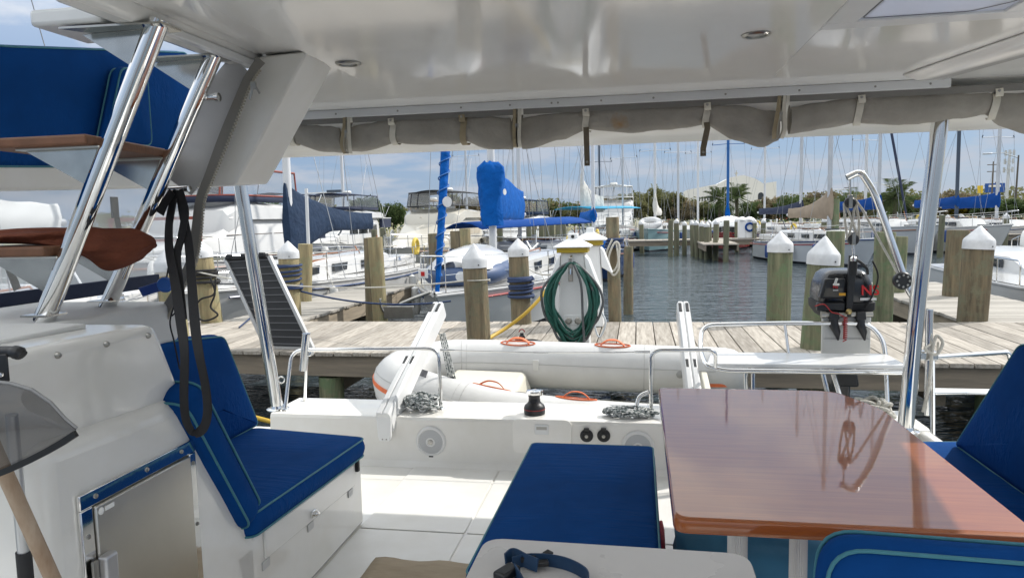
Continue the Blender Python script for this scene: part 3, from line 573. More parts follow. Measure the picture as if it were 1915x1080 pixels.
P(MB().hexa([(1.28, 3.72, CZ - .035), (1.40, 3.72, CZ - .035), (1.75, 2.5, CZ - .035), (1.60, 2.5, CZ - .035), (1.22, 3.78, CZ + .005), (1.50, 3.78, CZ + .005), (1.88, 2.5, CZ + .005), (1.50, 2.5, CZ + .005)]), 'ceiling_rib', HT, bevel=.02, seg=3)
# roof posts
pts = [(-2.395, 4.40, 0.985), (-2.46, 4.30, 2.0), (-2.50, 4.22, 2.80)]
p1 = P(MB().tube(spline(pts, 6), .040, 20), 'roof_post', STEEL, smooth=60)
MB().lathe([(0.075, 0), (0.075, .008), (0.05, .014), (.046, .03)], (-2.395, 4.40, 1.006), 24).build('post_foot', STEEL, p1, smooth=40)
pts = [(1.475, 4.27, 0.985), (1.525, 4.25, 1.9), (1.585, 4.2, 2.80)]
p2 = P(MB().tube(spline(pts, 6), .042, 20), 'roof_post', STEEL, smooth=60)
MB().lathe([(0.075, 0), (0.075, .008), (0.05, .014), (.046, .03)], (1.475, 4.27, 1.006), 24).build('post_foot', STEEL, p2, smooth=40)

# fittings on the aft coaming face
SPK = mat('speaker_grille', (0.50, 0.51, 0.52), 0.5, bump=(500, 0.8, 0.003))
SPW = mat('speaker_white', (0.74, 0.74, 0.73), 0.4)
def speaker(x, z, label):
    t = thing('cockpit_speaker', label, 'speaker', (x, 4.29, z - .1), 'cockpit speakers'); f = 4.293
    MB().lathe([(0.098, -.004), (0.098, .004), (0.090, .012), (0.083, .013), (0.080, .008)], (x, f, z), 40, (0, -1, 0)).build('rim', SPW, t, smooth=30)
    MB().lathe([(0.080, 0.000), (0.078, .008), (0.05, .013), (0.028, .015), (0.027, .010)], (x, f, z), 40, (0, -1, 0)).build('grille', SPK, t, smooth=30)
    MB().lathe([(0.030, .010), (0.030, .018), (0.024, .020), (0.022, .016)], (x, f, z), 28, (0, -1, 0)).build('centre_ring', SPW, t, smooth=30)
    MB().lathe([(0.021, .010), (0.016, .020), (0.001, .023)], (x, f, z), 24, (0, -1, 0)).build('dome', mat('speaker_dome', (0.45, 0.44, 0.42), 0.3, metal=.6), t, smooth=40)
    MB().box(x - .014, x + .014, f - .014, f - .004, z - .098, z - .090).build('badge', BLACKP, t)
s = atY(806, 825, 4.29); speaker(s.x, s.z - .0, 'round white speaker with grey grille on the coaming by the port seat')
s = atY(1193, 835, 4.29); speaker(s.x, s.z, 'round white speaker half hidden behind the bench cushion')
s0, s1 = atY(958, 782, 4.293), atY(1070, 850, 4.293)
pn = P(MB().prism(fillet([(s0.x, 4.2965, s1.z), (s1.x, 4.2965, s1.z), (s1.x, 4.2965, s0.z), (s0.x, 4.2965, s0.z)], .045, 6, True), (0, -.010, 0)), 'locker_hatch', GEL, bevel=.003)
q = atY(1013, 802, 4.285); lk = MB().box(q.x - .043, q.x + .043, 4.2805, 4.2869, q.z - .033, q.z + .03).build('hatch_latch', WHITEPAINT, pn, bevel=.004)
MB().box(q.x - .032, q.x + .032, 4.2785, 4.2807, q.z - .002, q.z + .016).build('latch_window', mat('latch_grey', (0.42, 0.41, 0.38), 0.4), pn)
for i, px in enumerate((1097, 1129)):
    q = atY(px, 814, 4.29); t = thing('power_socket', ('black capped power socket nearer the locker hatch' if i == 0 else 'black capped power socket nearer the half hidden speaker'), 'socket', (q.x, 4.29, q.z - .03), 'coaming power sockets')
    MB().lathe([(0.040, 0), (0.040, .006), (0.030, .012), (.026, .012)], (q.x, 4.2955, q.z), 28, (0, -1, 0)).build('flange', BLACKP, t, smooth=30)
    MB().lathe([(0.027, .008), (0.026, .020), (0.001, .022)], (q.x, 4.294, q.z), 24, (0, -1, 0)).build('lid', RUBBER, t, smooth=30)
    MB().lathe([(0.011, .019), (0.010, .025), (0.001, .026)], (q.x, 4.294, q.z), 16, (0, -1, 0)).build('button', DARKST, t, smooth=30)
    MB().box(q.x - .016, q.x + .016, 4.274, 4.292, q.z + .030, q.z + .050).build('hinge', BLACKP, t, bevel=.003)

# ================================================================== LADDER
GUSS = mat('gusset_steel', (0.55, 0.54, 0.50), .16, metal=1, var=(9, .3), rvar=.08)
lad = thing('ladder', 'stainless ladder with wooden treads rising from console to hardtop', 'ladder', (-1.9, 2.2, 1.93))
r1a, r1b = V((-1.885, 2.0, 1.955)), V((-1.40, 2.0, 2.865))
r2a, r2b = V((-1.985, 2.4, 1.945)), V((-1.455, 2.4, 2.885))
MB().tube([r1a.lerp(r1b, i / 6) for i in range(7)], .031, 22).build('rail', CHROME, lad, smooth=60)
MB().tube([r2a.lerp(r2b, i / 6) for i in range(7)], .029, 22).build('rail', CHROME, lad, smooth=60)
for rb, ra in ((r1b, r1a), (r2b, r2a)):
    d = (rb - ra).normalized(); tp = ra + d * ((CZ - .04 - ra.z) / d.z); y = rb.y
    MB().prism([(tp.x - .27, y - .07, CZ - .043), (tp.x + .05, y - .05, CZ - .043), (tp.x + .05, y + .05, CZ - .043), (tp.x - .16, y + .07, CZ - .043)], (0, 0, .006)).build('top_plate', GUSS, lad)
    p3 = ra + d * ((CZ - .16 - ra.z) / d.z)
    MB().prism([(tp.x - .25, y - .003, CZ - .044), (tp.x, y - .003, CZ - .044), (p3.x - .005, y - .003, p3.z)], (0, .006, 0)).build('gusset', GUSS, lad)
    MB().prism([(ra.x - .045, y - .042, 1.9735), (ra.x + .05, y - .042, 1.9735), (ra.x + .05, y + .042, 1.9735), (ra.x - .045, y + .042, 1.9735)], (0, 0, .006)).build('foot_plate', STEEL, lad)
def on(ra, rb, z): d = rb - ra; return ra + d * ((z - ra.z) / d.z)
for zt in (2.50, 2.165):
    a, c = on(r1a, r1b, zt), on(r2a, r2b, zt)
    poly = [(a.x - .40, a.y - .05, zt), (a.x + .035, a.y - .05, zt), (a.x + .035, a.y - .034, zt), (a.x - .034, a.y - .034, zt), (c.x - .034, c.y + .034, zt), (c.x + .035, c.y + .034, zt), (c.x + .035, c.y + .07, zt), (c.x - .30, c.y + .07, zt)]
    poly = [(a.x - .40, a.y - .06, zt), (a.x - .034, a.y - .06, zt), (c.x - .034, c.y + .09, zt), (c.x - .38, c.y + .09, zt)]
    MB().prism(poly, (0, 0, .032)).build('tread', TREAD, lad, bevel=.008, seg=3)
    for p in (a, c):
        lo = on(r1a, r1b, zt - .13) if p is a else on(r2a, r2b, zt - .13)
        MB().prism([(p.x - .30, p.y - .003, zt - .006), (p.x - .0, p.y - .003, zt - .006), (lo.x, p.y - .003, lo.z)], (0, .006, 0)).build('gusset', GUSS, lad)
        MB().box(p.x - .31, p.x - .02, p.y - .03, p.y + .03, zt - .006, zt - .0005).build('tread_bracket', BRUSHED, lad)
# rust cloth draped over the lower tread
def folded(path, rad, sd_, n=22, K=26):
    pts = spline(path, n // (len(path) - 1) + 1); m_ = len(pts); rows = []
    for i, p in enumerate(pts):
        v = i / (m_ - 1) * (len(rad) - 1); k0 = min(int(v), len(rad) - 2); f_ = v - k0; f_ = f_ * f_ * (3 - 2 * f_); h, d = (rad[k0][q] * (1 - f_) + rad[k0 + 1][q] * f_ for q in (0, 1)); row = []
        for k in range(K):
            an = 2 * math.pi * k / K; fo = 1 + .34 * mnoise.noise(V((i * .12 + sd_, math.cos(an) * 1.5, math.sin(an) * 1.5))) + .10 * math.sin(an * 5 + i * .5 + sd_) + .12 * mnoise.noise(V((i * .35, math.cos(an) * 4, math.sin(an) * 4)))
            row.append(p + V((0, math.cos(an) * d * fo, math.sin(an) * h * fo)))
        rows.append(row)
    return rows
cb = MB().rings(folded([atY(-40, 446, 2.08), atY(40, 442, 2.10), atY(110, 443, 2.12), atY(165, 452, 2.16), atY(205, 462, 2.2), atY(250, 462, 2.22), atY(276, 456, 2.24), atY(290, 455, 2.25)], [(.018, .10), (.024, .12), (.026, .12), (.044, .10), (.072, .09), (.058, .07), (.03, .04), (.004, .01)], 3))
cb.rings(folded([atY(-40, 478, 2.16), atY(20, 482, 2.16), atY(62, 478, 2.16)], [(.03, .03), (.028, .03), (.004, .01)], 5))
tag(cb.build('draped_cloth', CLOTH, smooth=180, sub=1), 'rust brown cloth bundle draped over the lower ladder tread', 'cloth')

# ================================================================== side screen, blue flybridge cushion, fabric edges, straps
t = thing('side_screen', 'translucent woven side screen behind the ladder with navy lower hem', 'screen', (-2.44, 2.5, 1.95))
rows = [[(-2.455 + .008 * math.sin(y * 5 + z * 4), y, z) for y in [1.2 + j * .1 for j in range(25)]] for z in [1.99 + i * .08 for i in range(6)] + [2.47]]
rows = [[(p[0], p[1], min(p[2], 2.36 + (p[1] - 1.6) * .075)) for p in r] for r in rows]
MB().strip(rows).build('screen_panel', VINYL, t, smooth=80)
MB().box(-2.465, -2.445, 1.2, 3.35, 1.94, 2.005).build('hem', NAVY, t, bevel=.004)
q = atX(213, 380, -2.44)
MB().box(-2.445, -2.43, q.y - .02, q.y + .02, q.z - .07, q.z + .03).build('snap_tab', mat('tab_grey', (0.30, 0.30, 0.29), .7), t, bevel=.003)
MB().ribbon(spline([(-2.436, q.y + .005, q.z - .06), (-2.436, q.y + .02, q.z - .14), (-2.436, q.y + .035, q.z - .24)], 5), .035, .003, (0, 1, 0)).build('tie_strap', MAT['tab_grey'], t)
q = atX(15, 500, -2.44)
MB().ribbon(spline([(-2.436, q.y - .01, q.z + .03), (-2.436, q.y + .01, q.z - .03), (-2.436, q.y + .03, q.z - .09)], 5), .035, .003, (0, 1, 0)).build('tie_strap', MAT['tab_grey'], t)

def cushion(name, label, outline, thick, o, ux, uy, un, r=.03, corner=.04, crown=.012, m=BLUE, cat='cushion', group=None, pipes=(1, 1), pr=.0042, parent=None, seed=0):
    """boxed cushion with piping: outline in (u, v), grown along un; o is a world point"""
    o, ux, uy, un = V(o), V(ux).normalized(), V(uy).normalized(), V(un).normalized()
    base = [V((p[0], p[1], 0)) for p in fillet([(a, b_, 0) for a, b_ in outline], corner, 6, True)]
    # finer edges
    ring = []
    for i, p in enumerate(base):
        q = base[(i + 1) % len(base)]; n = max(1, int((q - p).length / .05))
        ring += [p.lerp(q, k / n) for k in range(n)]
    cen = sum(ring, V()) / len(ring); mn = min((p - cen).length for p in ring)
    ar = sum(ring[i].x * ring[(i + 1) % len(ring)].y - ring[(i + 1) % len(ring)].x * ring[i].y for i in range(len(ring)))
    sg = -1 if ar > 0 else 1
    nrm = []
    for i in range(len(ring)):
        d = ring[(i + 1) % len(ring)] - ring[i - 1]; nrm.append(V((-d.y, d.x, 0)).normalized() * -sg)
    def inset(dist): return [p + n * dist for p, n in zip(ring, nrm)]
    def lift(pts, h, wob=0):
        out = []
        for p in pts:
            hh = h + (wob * mnoise.noise(V((p.x * 7 + seed, p.y * 7, seed * 1.7))) if wob else 0)
            out.append(o + ux * p.x + uy * p.y + un * hh)
        return out
    R_ = []
    for k in (.35, .7, .9): R_.append(lift([cen.lerp(p, k) for p in inset(r)], -crown * (1 - k * k), .004))
    R_.append(lift(inset(r), 0)); R_.append(lift(inset(r * .3), r * .25)); R_.append(lift(inset(0.0), r * .9))
    for k in (.33, .66): R_.append(lift([p - n * .006 for p, n in zip(ring, nrm)], r + (thick - 2 * r) * k))
    R_.append(lift(inset(0.0), thick - r * .9)); R_.append(lift(inset(r * .3), thick - r * .25)); R_.append(lift(inset(r), thick))
    for k in (.9, .75, .55, .3): R_.append(lift([cen.lerp(p, k) for p in inset(r)], thick + crown * (1 - k * k), .005))
    b = MB().rings(R_); co = b.build(name, m, parent, smooth=180)
    if parent is None: tag(co, label, cat, group)
    for k, on_ in enumerate(pipes):
        if on_:
            pts = lift([p + n * r * .12 for p, n in zip(ring, nrm)], r * .35 if k == 0 else thick - r * .35)
            MB().tube(pts, pr, 7, closed=True).build('piping', TEAL, co, smooth=80)
    return co
# big blue cushion standing beyond the ladder
pp = [atX(0, 128, -2.40), atX(355, 62, -2.40), atX(368, 318, -2.40), atX(0, 322, -2.40)]
cushion('flybridge_cushion', 'large royal blue cushion with teal piping beyond the ladder', [(1.6, 2.44), (3.7, 2.57), (3.7, 3.20), (2.5, 2.965), (1.6, 2.86)], .10, (-2.52, 0, 0), (0, 1, 0), (0, 0, 1), (1, 0, 0), r=.03, corner=.05, pr=.0045)
cushion('flybridge_cushion', 'narrower royal blue cushion with teal piping behind the ladder top', [(2.90, 2.62), (3.22, 2.64), (3.22, 2.99), (3.04, 2.99)], .07, (-2.40, 0, 0), (0, 1, 0), (0, 0, 1), (1, 0, 0), r=.025, corner=.05, pr=.0045)
# grey fabric flap with zip along the fairing
FLAP = mat('flap_grey', (0.52, 0.52, 0.52), .8, var=(4, .15), bump=(12, .3, .01)); FLAPD = mat('flap_dark', (0.24, 0.23, 0.21), .8, var=(4, .2), bump=(300, .3, .002))
t = thing('enclosure_flap', 'grey enclosure flap with toothed zip hanging beside the ladder', 'fabric', (-1.7, 2.5, 1.95))
pz = [atY(*q, 2.50) for q in ((488, 112), (462, 150), (440, 205), (415, 268), (392, 325), (374, 372), (368, 430), (360, 480), (342, 520), (322, 560), (305, 590), (298, 622))]
sp = spline(pz, 5)
MB().ribbon(sp, [.036 - .006 * math.sin(i * .35) for i in range(len(sp))], .004, (1, 0.1, .4)).build('zip_edge', FLAPD, t, smooth=60)
tb = MB()
for i in range(2, len(sp) - 4):
    for f_ in (0.25, .75):
        p = sp[i].lerp(sp[i + 1], f_); d = (sp[i + 1] - sp[i]).normalized(); s_ = (V((1, .1, .4)) - d * V((1, .1, .4)).dot(d)).normalized()
        tb.obox(p + s_ * .021 + V((0, -.003, 0)), (.009, .006, .008))
o = tb.build('zip_teeth', mat('zip_tooth', (0.40, 0.37, 0.30), .6), t); o['kind'] = 'stuff'
pf = [atY(*q, 2.53) for q in ((452, 122), (425, 160), (402, 215), (380, 270), (356, 318), (338, 350))]
MB().ribbon(spline(pf, 5), [.10 + .035 * math.sin(i * .12) for i in range(26)], .004, (1, 0.0, .45)).build('flap_panel', FLAP, t, smooth=60)
pull = atY(474, 160, 2.48)
MB().obox(pull, (.022, .008, .028)).obox(pull + V((-.008, -.004, -.03)), (.010, .004, .045), Matrix.Rotation(.3, 3, 'Y')).obox(pull + V((.018, -.004, -.018)), (.008, .004, .03), Matrix.Rotation(-.5, 3, 'Y')).build('zip_pull', DARKST, t, bevel=.002)
# handhold stub at the ladder side
q = atY(390, 183, 2.42); tag(MB().tube([q + V((-.02, 0, 0)), q + V((.03, 0, 0))], .012, 12).lathe([(.016, 0), (.016, .014), (0, .016)], q + V((.028, 0, 0)), 12, (1, 0, 0)).build('rail_stub', STEEL, smooth=40), 'short steel stub fitting on the side of the ladder rail', 'fitting')
# black straps
t = thing('hanging_strap', 'long black webbing strap looped and hanging in front of the port seat', 'strap', (-1.75, 2.5, 1.4))
def pth(l, y, dy=0): return spline([atY(a, b_, y - dy * min(1, max(0, (b_ - 400) / 230))) for a, b_ in l], 6)
MB().ribbon(pth([(330, 358), (318, 400), (316, 460), (326, 520), (338, 600), (345, 660), (344, 740), (348, 785), (362, 808), (380, 800), (388, 770), (384, 720), (372, 660), (364, 600), (358, 520), (352, 450), (340, 390), (334, 360)], 2.46, .58), [.030] * 103, .003, (1, -.15, 0)).build('webbing_loop', BLACKW, t, smooth=60)
MB().ribbon(pth([(336, 356), (346, 395), (340, 440), (330, 480), (335, 540), (340, 600)], 2.44, .50), .034, .003, (1, -.2, 0)).build('webbing_tail', BLACKW, t, smooth=60)
MB().ribbon(pth([(300, 400), (308, 380), (322, 358)], 2.45), .035, .003, (1, -.2, 0)).build('webbing_tail', BLACKW, t, smooth=60)
q = atY(334, 356, 2.46); MB().tube([q + V((-.05, .02, 0.005)), q + V((.045, .0, 0.005))], .012, 12).build('hanger_bar', STEEL, t, smooth=40)
t = thing('key_float', 'bright blue foam float on a black cord beside the straps', 'float', atY(296, 540, 2.42))
q = atY(309, 532, 2.42); MB().lathe([(0.001, -.018), (.024, -.016), (.029, -.006), (.029, .006), (.024, .016), (.001, .018)], q, 24, (.25, -.95, .1)).build('float_disc', mat('float_blue', (0.02, 0.13, 0.50), .5, var=(9, .2)), t, smooth=50)
q2 = atY(276, 542, 2.42); MB().beam(q2 + V((-.028, 0, -.008)), q + V((-.02, 0, -.005)), .012, .036, (0, -.3, 1)).build('float_tail', mat('float_navy', (0.012, 0.06, 0.30), .5), t, bevel=.003)
MB().tube(pth([(330, 372), (322, 420), (318, 470), (314, 505), (311, 520)], 2.43), .003, 6).build('cord', BLACKW, t)
MB().tube(pth([(325, 545), (332, 575), (320, 590), (330, 560), (318, 600), (326, 640), (336, 690)], 2.43), .003, 6).build('cord', BLACKW, t)

# ================================================================== PORT SEAT
cushion('seat_cushion', 'blue port seat cushion with teal piping above the drawer', [(-2.07, 2.30), (-1.375, 2.30), (-1.375, 3.40), (-2.07, 3.53)], .102, (0, 0, 1.108 + .048 * 2.38), (1, 0, 0), (0, 1, -.048), (0, .048, 1), r=.026, corner=.05, crown=.014, seed=2)
cushion('back_cushion', 'blue backrest cushion leaning outboard behind the port seat', [(2.62, 1.16), (3.56, 1.16), (3.28, 1.70), (2.75, 1.76)], .11, (-2.155, 0, 0), (0, 1, 0), (0, 0, 1), (1, 0, -0.04), r=.03, corner=.045, seed=4)
# bolster leaning on the console
a = V((-1.40, 2.375, 1.215)); up_ = V((0, -.335, .55)).normalized()
cushion('bolster_cushion', 'blue bolster cushion leaning on the white console, teal piping', [(-.66, 0), (.035, 0), (.035, .645), (-.66, .645)], .115, a + V((0, 0.0, 0)), (1, 0, 0), up_, up_.cross(V((1, 0, 0))) * -1, r=.03, corner=.06, crown=.01, seed=6)

# ================================================================== BENCH, TABLE, TRAY, STARBOARD SEAT
bn = thing('bench', 'low white bench box under the centre cushion', 'bench', (-.24, 2.8, SZ))
MB().box(-.50, .02, 2.14, 3.40, SZ + .06, 1.02).build('box', GELMATT, bn, bevel=.02)
MB().box(-.46, -.02, 2.2, 3.34, SZ + .001, SZ + .061).build('plinth', GELMATT, bn)
cushion('bench_cushion', 'long flat blue bench cushion in the centre beside the wooden table', [(-.545, 2.10), (.068, 2.10), (.068, 3.44), (-.525, 3.44)], .125, (0, 0, 1.022), (1, 0, 0), (0, 1, 0), (0, 0, 1), r=.02, corner=.035, crown=.008, seed=8, pr=.004)

def wood_mat():
    m = bpy.data.materials.new('varnished_wood'); m.use_nodes = True; nt = m.node_tree; b = nt.nodes['Principled BSDF']; L = nt.links.new
    t = nt.nodes.new('ShaderNodeTexCoord'); mp = nt.nodes.new('ShaderNodeMapping'); mp.inputs['Scale'].default_value = (1.6, 26, 6); L(t.outputs['Object'], mp.inputs[0])
    n = nt.nodes.new('ShaderNodeTexNoise'); n.inputs['Scale'].default_value = 1.6; n.inputs['Detail'].default_value = 8; n.inputs['Distortion'].default_value = .8; L(mp.outputs[0], n.inputs['Vector'])
    rp = nt.nodes.new('ShaderNodeValToRGB'); rp.color_ramp.elements[0].position = .3; rp.color_ramp.elements[1].position = .72
    rp.color_ramp.elements[0].color = (0.27, 0.065, 0.012, 1); rp.color_ramp.elements[1].color = (0.37, 0.105, 0.018, 1); L(n.outputs['Fac'], rp.inputs[0]); L(rp.outputs[0], b.inputs['Base Color'])
    b.inputs['Roughness'].default_value = .45; b.inputs['Specular IOR Level'].default_value = .2; b.inputs['Coat Weight'].default_value = 1; b.inputs['Coat IOR'].default_value = 1.52
    n2 = nt.nodes.new('ShaderNodeTexNoise'); n2.inputs['Scale'].default_value = 5; n2.inputs['Detail'].default_value = 6; L(t.outputs['Object'], n2.inputs['Vector'])
    mr = nt.nodes.new('ShaderNodeMapRange'); mr.inputs['To Min'].default_value = .012; mr.inputs['To Max'].default_value = .05; L(n2.outputs['Fac'], mr.inputs[0]); L(mr.outputs[0], b.inputs['Coat Roughness'])
    mp3 = nt.nodes.new('ShaderNodeMapping'); mp3.inputs['Scale'].default_value = (9, 16, 4); L(t.outputs['Object'], mp3.inputs[0])
    n3 = nt.nodes.new('ShaderNodeTexNoise'); n3.inputs['Scale'].default_value = 2; n3.inputs['Detail'].default_value = 3; L(mp3.outputs[0], n3.inputs['Vector'])
    bp = nt.nodes.new('ShaderNodeBump'); bp.inputs['Strength'].default_value = .05; bp.inputs['Distance'].default_value = .002; L(n3.outputs['Fac'], bp.inputs['Height']); L(bp.outputs[0], b.inputs['Coat Normal'])
    return m
WOOD = wood_mat()
TBZ = 1.44
tb = thing('cockpit_table', 'large glossy varnished wooden cockpit table with a clipped corner', 'table', (.52, 2.6, SZ))
ol = [(0.09, 1.90), (0.985, 1.90), (0.985, 3.10), (0.945, 3.22), (0.88, 3.385), (0.80, 3.41), (0.09, 3.41)]
ol = fillet([(x, y, 0) for x, y in ol], [.04, .04, .08, .02, .06, .03, .03], 6, True)
rs = []
for ins, z in ((.012, -.045), (.003, -.040), (0, -.033), (0, -.012), (.003, -.004), (.010, 0), (.016, 0), (.022, 0)):
    c = V((.52, 2.65, 0)); rs.append([c + (p - c) * (1 - ins / .6) + V((0, 0, TBZ + z)) for p in ol])
MB().rings(rs).build('table_top', WOOD, tb, smooth=30)
LEGW = mat('leg_white', (0.78, 0.77, 0.73), .35)
for (x, y, rr, nm) in ((.315, 2.35, .032, 'leg'), (.50, 2.33, .028, 'leg')):
    rs = []
    for z in (SZ + .05, TBZ - .047): rs.append([(x + math.cos(2 * math.pi * k / 48) * (rr if k % 2 else rr * .9), y + math.sin(2 * math.pi * k / 48) * (rr if k % 2 else rr * .9), z) for k in range(48)])
    lg = MB().rings(rs).build(nm, LEGW, tb)
    MB().lathe([(.09, 0.001), (.09, .012), (.045, .03), (.040, .06), (.040, .10), (.033, .102)], (x, y, SZ), 28).build('foot', LEGW, lg, smooth=40)
# things stowed under the table
BAGB = mat('bag_light_blue', (0.07, 0.27, 0.45), .8, var=(3, .3), bump=(5, .5, .04))
def blob(name, label, cat_, c, rad, m, seed, amp=.18, group=None, flat=0.0):
    c = V(c); rows = []
    for i in range(1, 18):
        th = math.pi * i / 18; row = []
        for k in range(28):
            ph = 2 * math.pi * k / 28; d = V((math.sin(th) * math.cos(ph), math.sin(th) * math.sin(ph), math.cos(th)))
            s_ = 1 + amp * mnoise.noise(d * 2.1 + V((seed, seed * 2, 0))) + amp * .5 * mnoise.noise(d * 5 + V((seed, 0, 5)))
            q = V((d.x * abs(d.x) ** -.35 if abs(d.x) > 1e-3 else 0, d.y * abs(d.y) ** -.35 if abs(d.y) > 1e-3 else 0, d.z * abs(d.z) ** -.3 if abs(d.z) > 1e-3 else 0))
            row.append((c.x + q.x * rad[0] * s_, c.y + q.y * rad[1] * s_, max(c.z + q.z * rad[2] * s_, c.z - rad[2] * .97)))
        rows.append(row)
    return tag(MB().rings(rows).build(name, m, smooth=180), label, cat_, group)
blob('duffel_bag', 'light blue soft bag lying on the sole under the table', 'bag', (.44, 2.95, SZ + .155), (.30, .26, .155), BAGB, 3)
PLAID = mat('red_plaid', (0.42, 0.03, 0.06), .85, var=(60, .6), stretch=(1, 1, 3))
blob('folded_blanket', 'red checked blanket wedged between bench and table', 'blanket', (.092, 3.1, SZ + .09), (.018, .16, .09), PLAID, 5, .1)
blob('work_glove', 'orange brown crumpled cloth on the sole beside the table leg', 'cloth', (.415, 2.60, SZ + .03), (.075, .06, .03), mat('glove_orange', (0.38, 0.08, 0.025), .8, var=(9, .4)), 8, .3)
# tray table close to the lens
ty = thing('tray_table', 'small white tray with rounded corners in the foreground', 'tray', (-.07, 1.45, SZ))
ol = fillet([(-.395, 1.05, 0), (.255, 1.05, 0), (.255, 1.70, 0), (-.385, 1.71, 0)], .055, 7, True)
TRAYM = mat('tray_white', (0.62, 0.60, 0.58), .28, coat=.15, var=(3, .06), rvar=.06)
rs = []
for ins, z in ((.006, -.026), (0, -.02), (0, -.006), (.004, 0), (.008, 0), (.012, 0)):
    c = V((-.07, 1.38, 0)); rs.append([c + (p - c) * (1 - ins / .4) + V((0, 0, 1.45 + z)) for p in ol])
MB().rings(rs).build('tray_top', TRAYM, ty, smooth=30)
MB().lathe([(.12, .001), (.12, .015), (.035, .03), (.032, .72), (.09, .722)], (-.07, 1.30, SZ), 28).build('pedestal', LEGW, ty, smooth=30)
# belt and buckle on the tray
bl = thing('belt', 'coiled navy blue belt with black clip buckle on the white tray', 'belt', atZ(1000, 1060, 1.451))
BELT = mat('belt_navy', (0.012, 0.05, 0.12), .6, var=(20, .3), bump=(300, .4, .001))
zb = 1.466
pts = [atZ(a, b_, zb) for a, b_ in ((958, 1052), (985, 1046), (1020, 1046), (1055, 1052), (1085, 1065), (1100, 1080), (1095, 1100), (1060, 1115), (1010, 1115), (985, 1100), (972, 1080), (962, 1064))]
MB().ribbon(spline(pts, 6), .030, .003, (0, 0, 1)).build('band', BELT, bl, smooth=60)
pts = [atZ(a, b_, zb + .004) for a, b_ in ((945, 1046), (960, 1036), (985, 1048), (1005, 1056))]
MB().ribbon(spline(pts, 6), .030, .004, (0, .3, 1)).build('loop_end', BELT, bl, smooth=60)
q = atZ(985, 1042, 1.470); 
MB().obox(q, (.03, .020, .012), Matrix.Rotation(.35, 3, 'Z')).tube([q + V((.012, 0, .004)), q + V((.038, .012, .006))], [.004, .003], 8).tube([q + V((.036, .012, .006)), q + V((.048, .016, .007)), q + V((.060, .018, .007))], [.004, .009, .002], 8).build('clip_prong', BLACKP, bl, bevel=.002)
q = atZ(1012, 1052, 1.466); MB().obox(q, (.035, .018, .012), Matrix.Rotation(.25, 3, 'Z')).build('clip_socket', BLACKP, bl, bevel=.003)
q = atZ(948, 1070, 1.464); MB().obox(q, (.036, .060, .022), Matrix.Rotation(-.5, 3, 'Z')).build('buckle', BLACKP, bl, bevel=.006)
# starboard seating
cushion('seat_back_cushion', 'dark blue seat back with teal piping in the bottom right foreground', [(.325, 1.05), (1.35, 1.05), (1.35, 1.575), (.36, 1.605)], .11, (0, 1.41, 0), (1, 0, 0), (0, 0, 1), (0, 1, 0), r=.035, corner=.075, seed=11, pr=.0042)
P(MB().box(.34, 1.4, 1.30, 1.405, SZ, 1.10), 'foreseat_panel', GELMATT, bevel=.02)
cushion('seat_cushion', 'blue starboard seat cushion under the tall backrest at right', [(1.0, 1.6), (1.60, 1.6), (1.60, 3.72), (1.0, 3.66)], .125, (0, 0, 1.008), (1, 0, 0), (0, 1, 0), (0, 0, 1), r=.028, corner=.05, seed=13)
cushion('back_cushion', 'tall blue backrest cushion with teal piping at the right edge', [(2.2, 1.135), (3.62, 1.135), (3.08, 1.72), (2.2, 1.78)], .12, (1.46, 0, 0), (0, 1, 0), (0, 0, 1), (1, 0, 0.06), r=.03, corner=.05, seed=15)
# floor mat
MATM = mat('floor_mat', (0.47, 0.39, 0.28), .9, var=(4, .35), col2=(0.34, 0.27, 0.19), stretch=(1, 3, 1), bump=(9, .5, .012))
rows = [[(-1.20 + .60 * i / 14 , 2.25 + .77 * j / 14 + (.01 * math.sin(i) if j == 14 else 0), SZ + .006 + .004 * mnoise.noise(V((i * .5, j * .5, 1)))) for i in range(15)] for j in range(15)]
mb = MB().strip(rows); o = mb.build('floor_mat', MATM, smooth=60); o.modifiers.new('th', 'SOLIDIFY').thickness = .005; tag(o, 'crumpled tan mat lying on the cockpit sole', 'mat')
# left foreground: smoked visor with handle, poles
vz = thing('smoked_visor', 'smoked plastic visor with black lower edge at the left edge', 'visor', atY(40, 880, 1.05))
top = [(-60, 700), (-20, 712), (20, 716), (60, 728), (95, 752), (122, 782), (143, 800)]; bot = [(-60, 905), (-20, 888), (20, 872), (55, 856), (90, 838), (118, 822), (142, 806)]
rows = []
for k in range(7):
    f_ = k / 6; rows.append([atY(a[0] * (1 - f_) + c[0] * f_, a[1] * (1 - f_) + c[1] * f_, 1.06 - .05 * math.sin(math.pi * f_) * (1 - i / 7)) for i, (a, c) in enumerate(zip(top, bot))])
o = MB().strip(rows).build('visor_shell', SMOKE, vz, smooth=80)
MB().tube([atY(a, b_, 1.058) for a, b_ in top], .003, 6).build('rim', mat('rim_grey', (0.3, 0.3, 0.3), .3), vz)
MB().ribbon([atY(a, b_ + 4, 1.058) for a, b_ in bot], .011, .007, (0, 0, 1)).build('edge_seal', BLACKP, vz)
hd = thing('lever_handle', 'black T shaped lever handle above the smoked visor', 'handle', atY(10, 715, 1.08))
MB().tube(spline([atY(a, b_, 1.08) for a, b_ in ((-40, 660), (-10, 658), (20, 657), (36, 660), (42, 664))], 5), [.010] * 12 + [.012] * 5 + [.0095] * 4, 12).build('grip', BLACKP, hd, smooth=60)
MB().hexa([atY(-14, 715, 1.07), atY(19, 714, 1.07), atY(19, 714, 1.10), atY(-14, 715, 1.10), atY(-10, 660, 1.07), atY(14, 660, 1.07), atY(14, 660, 1.10), atY(-10, 660, 1.10)]).build('stem', BLACKP, hd, bevel=.004)
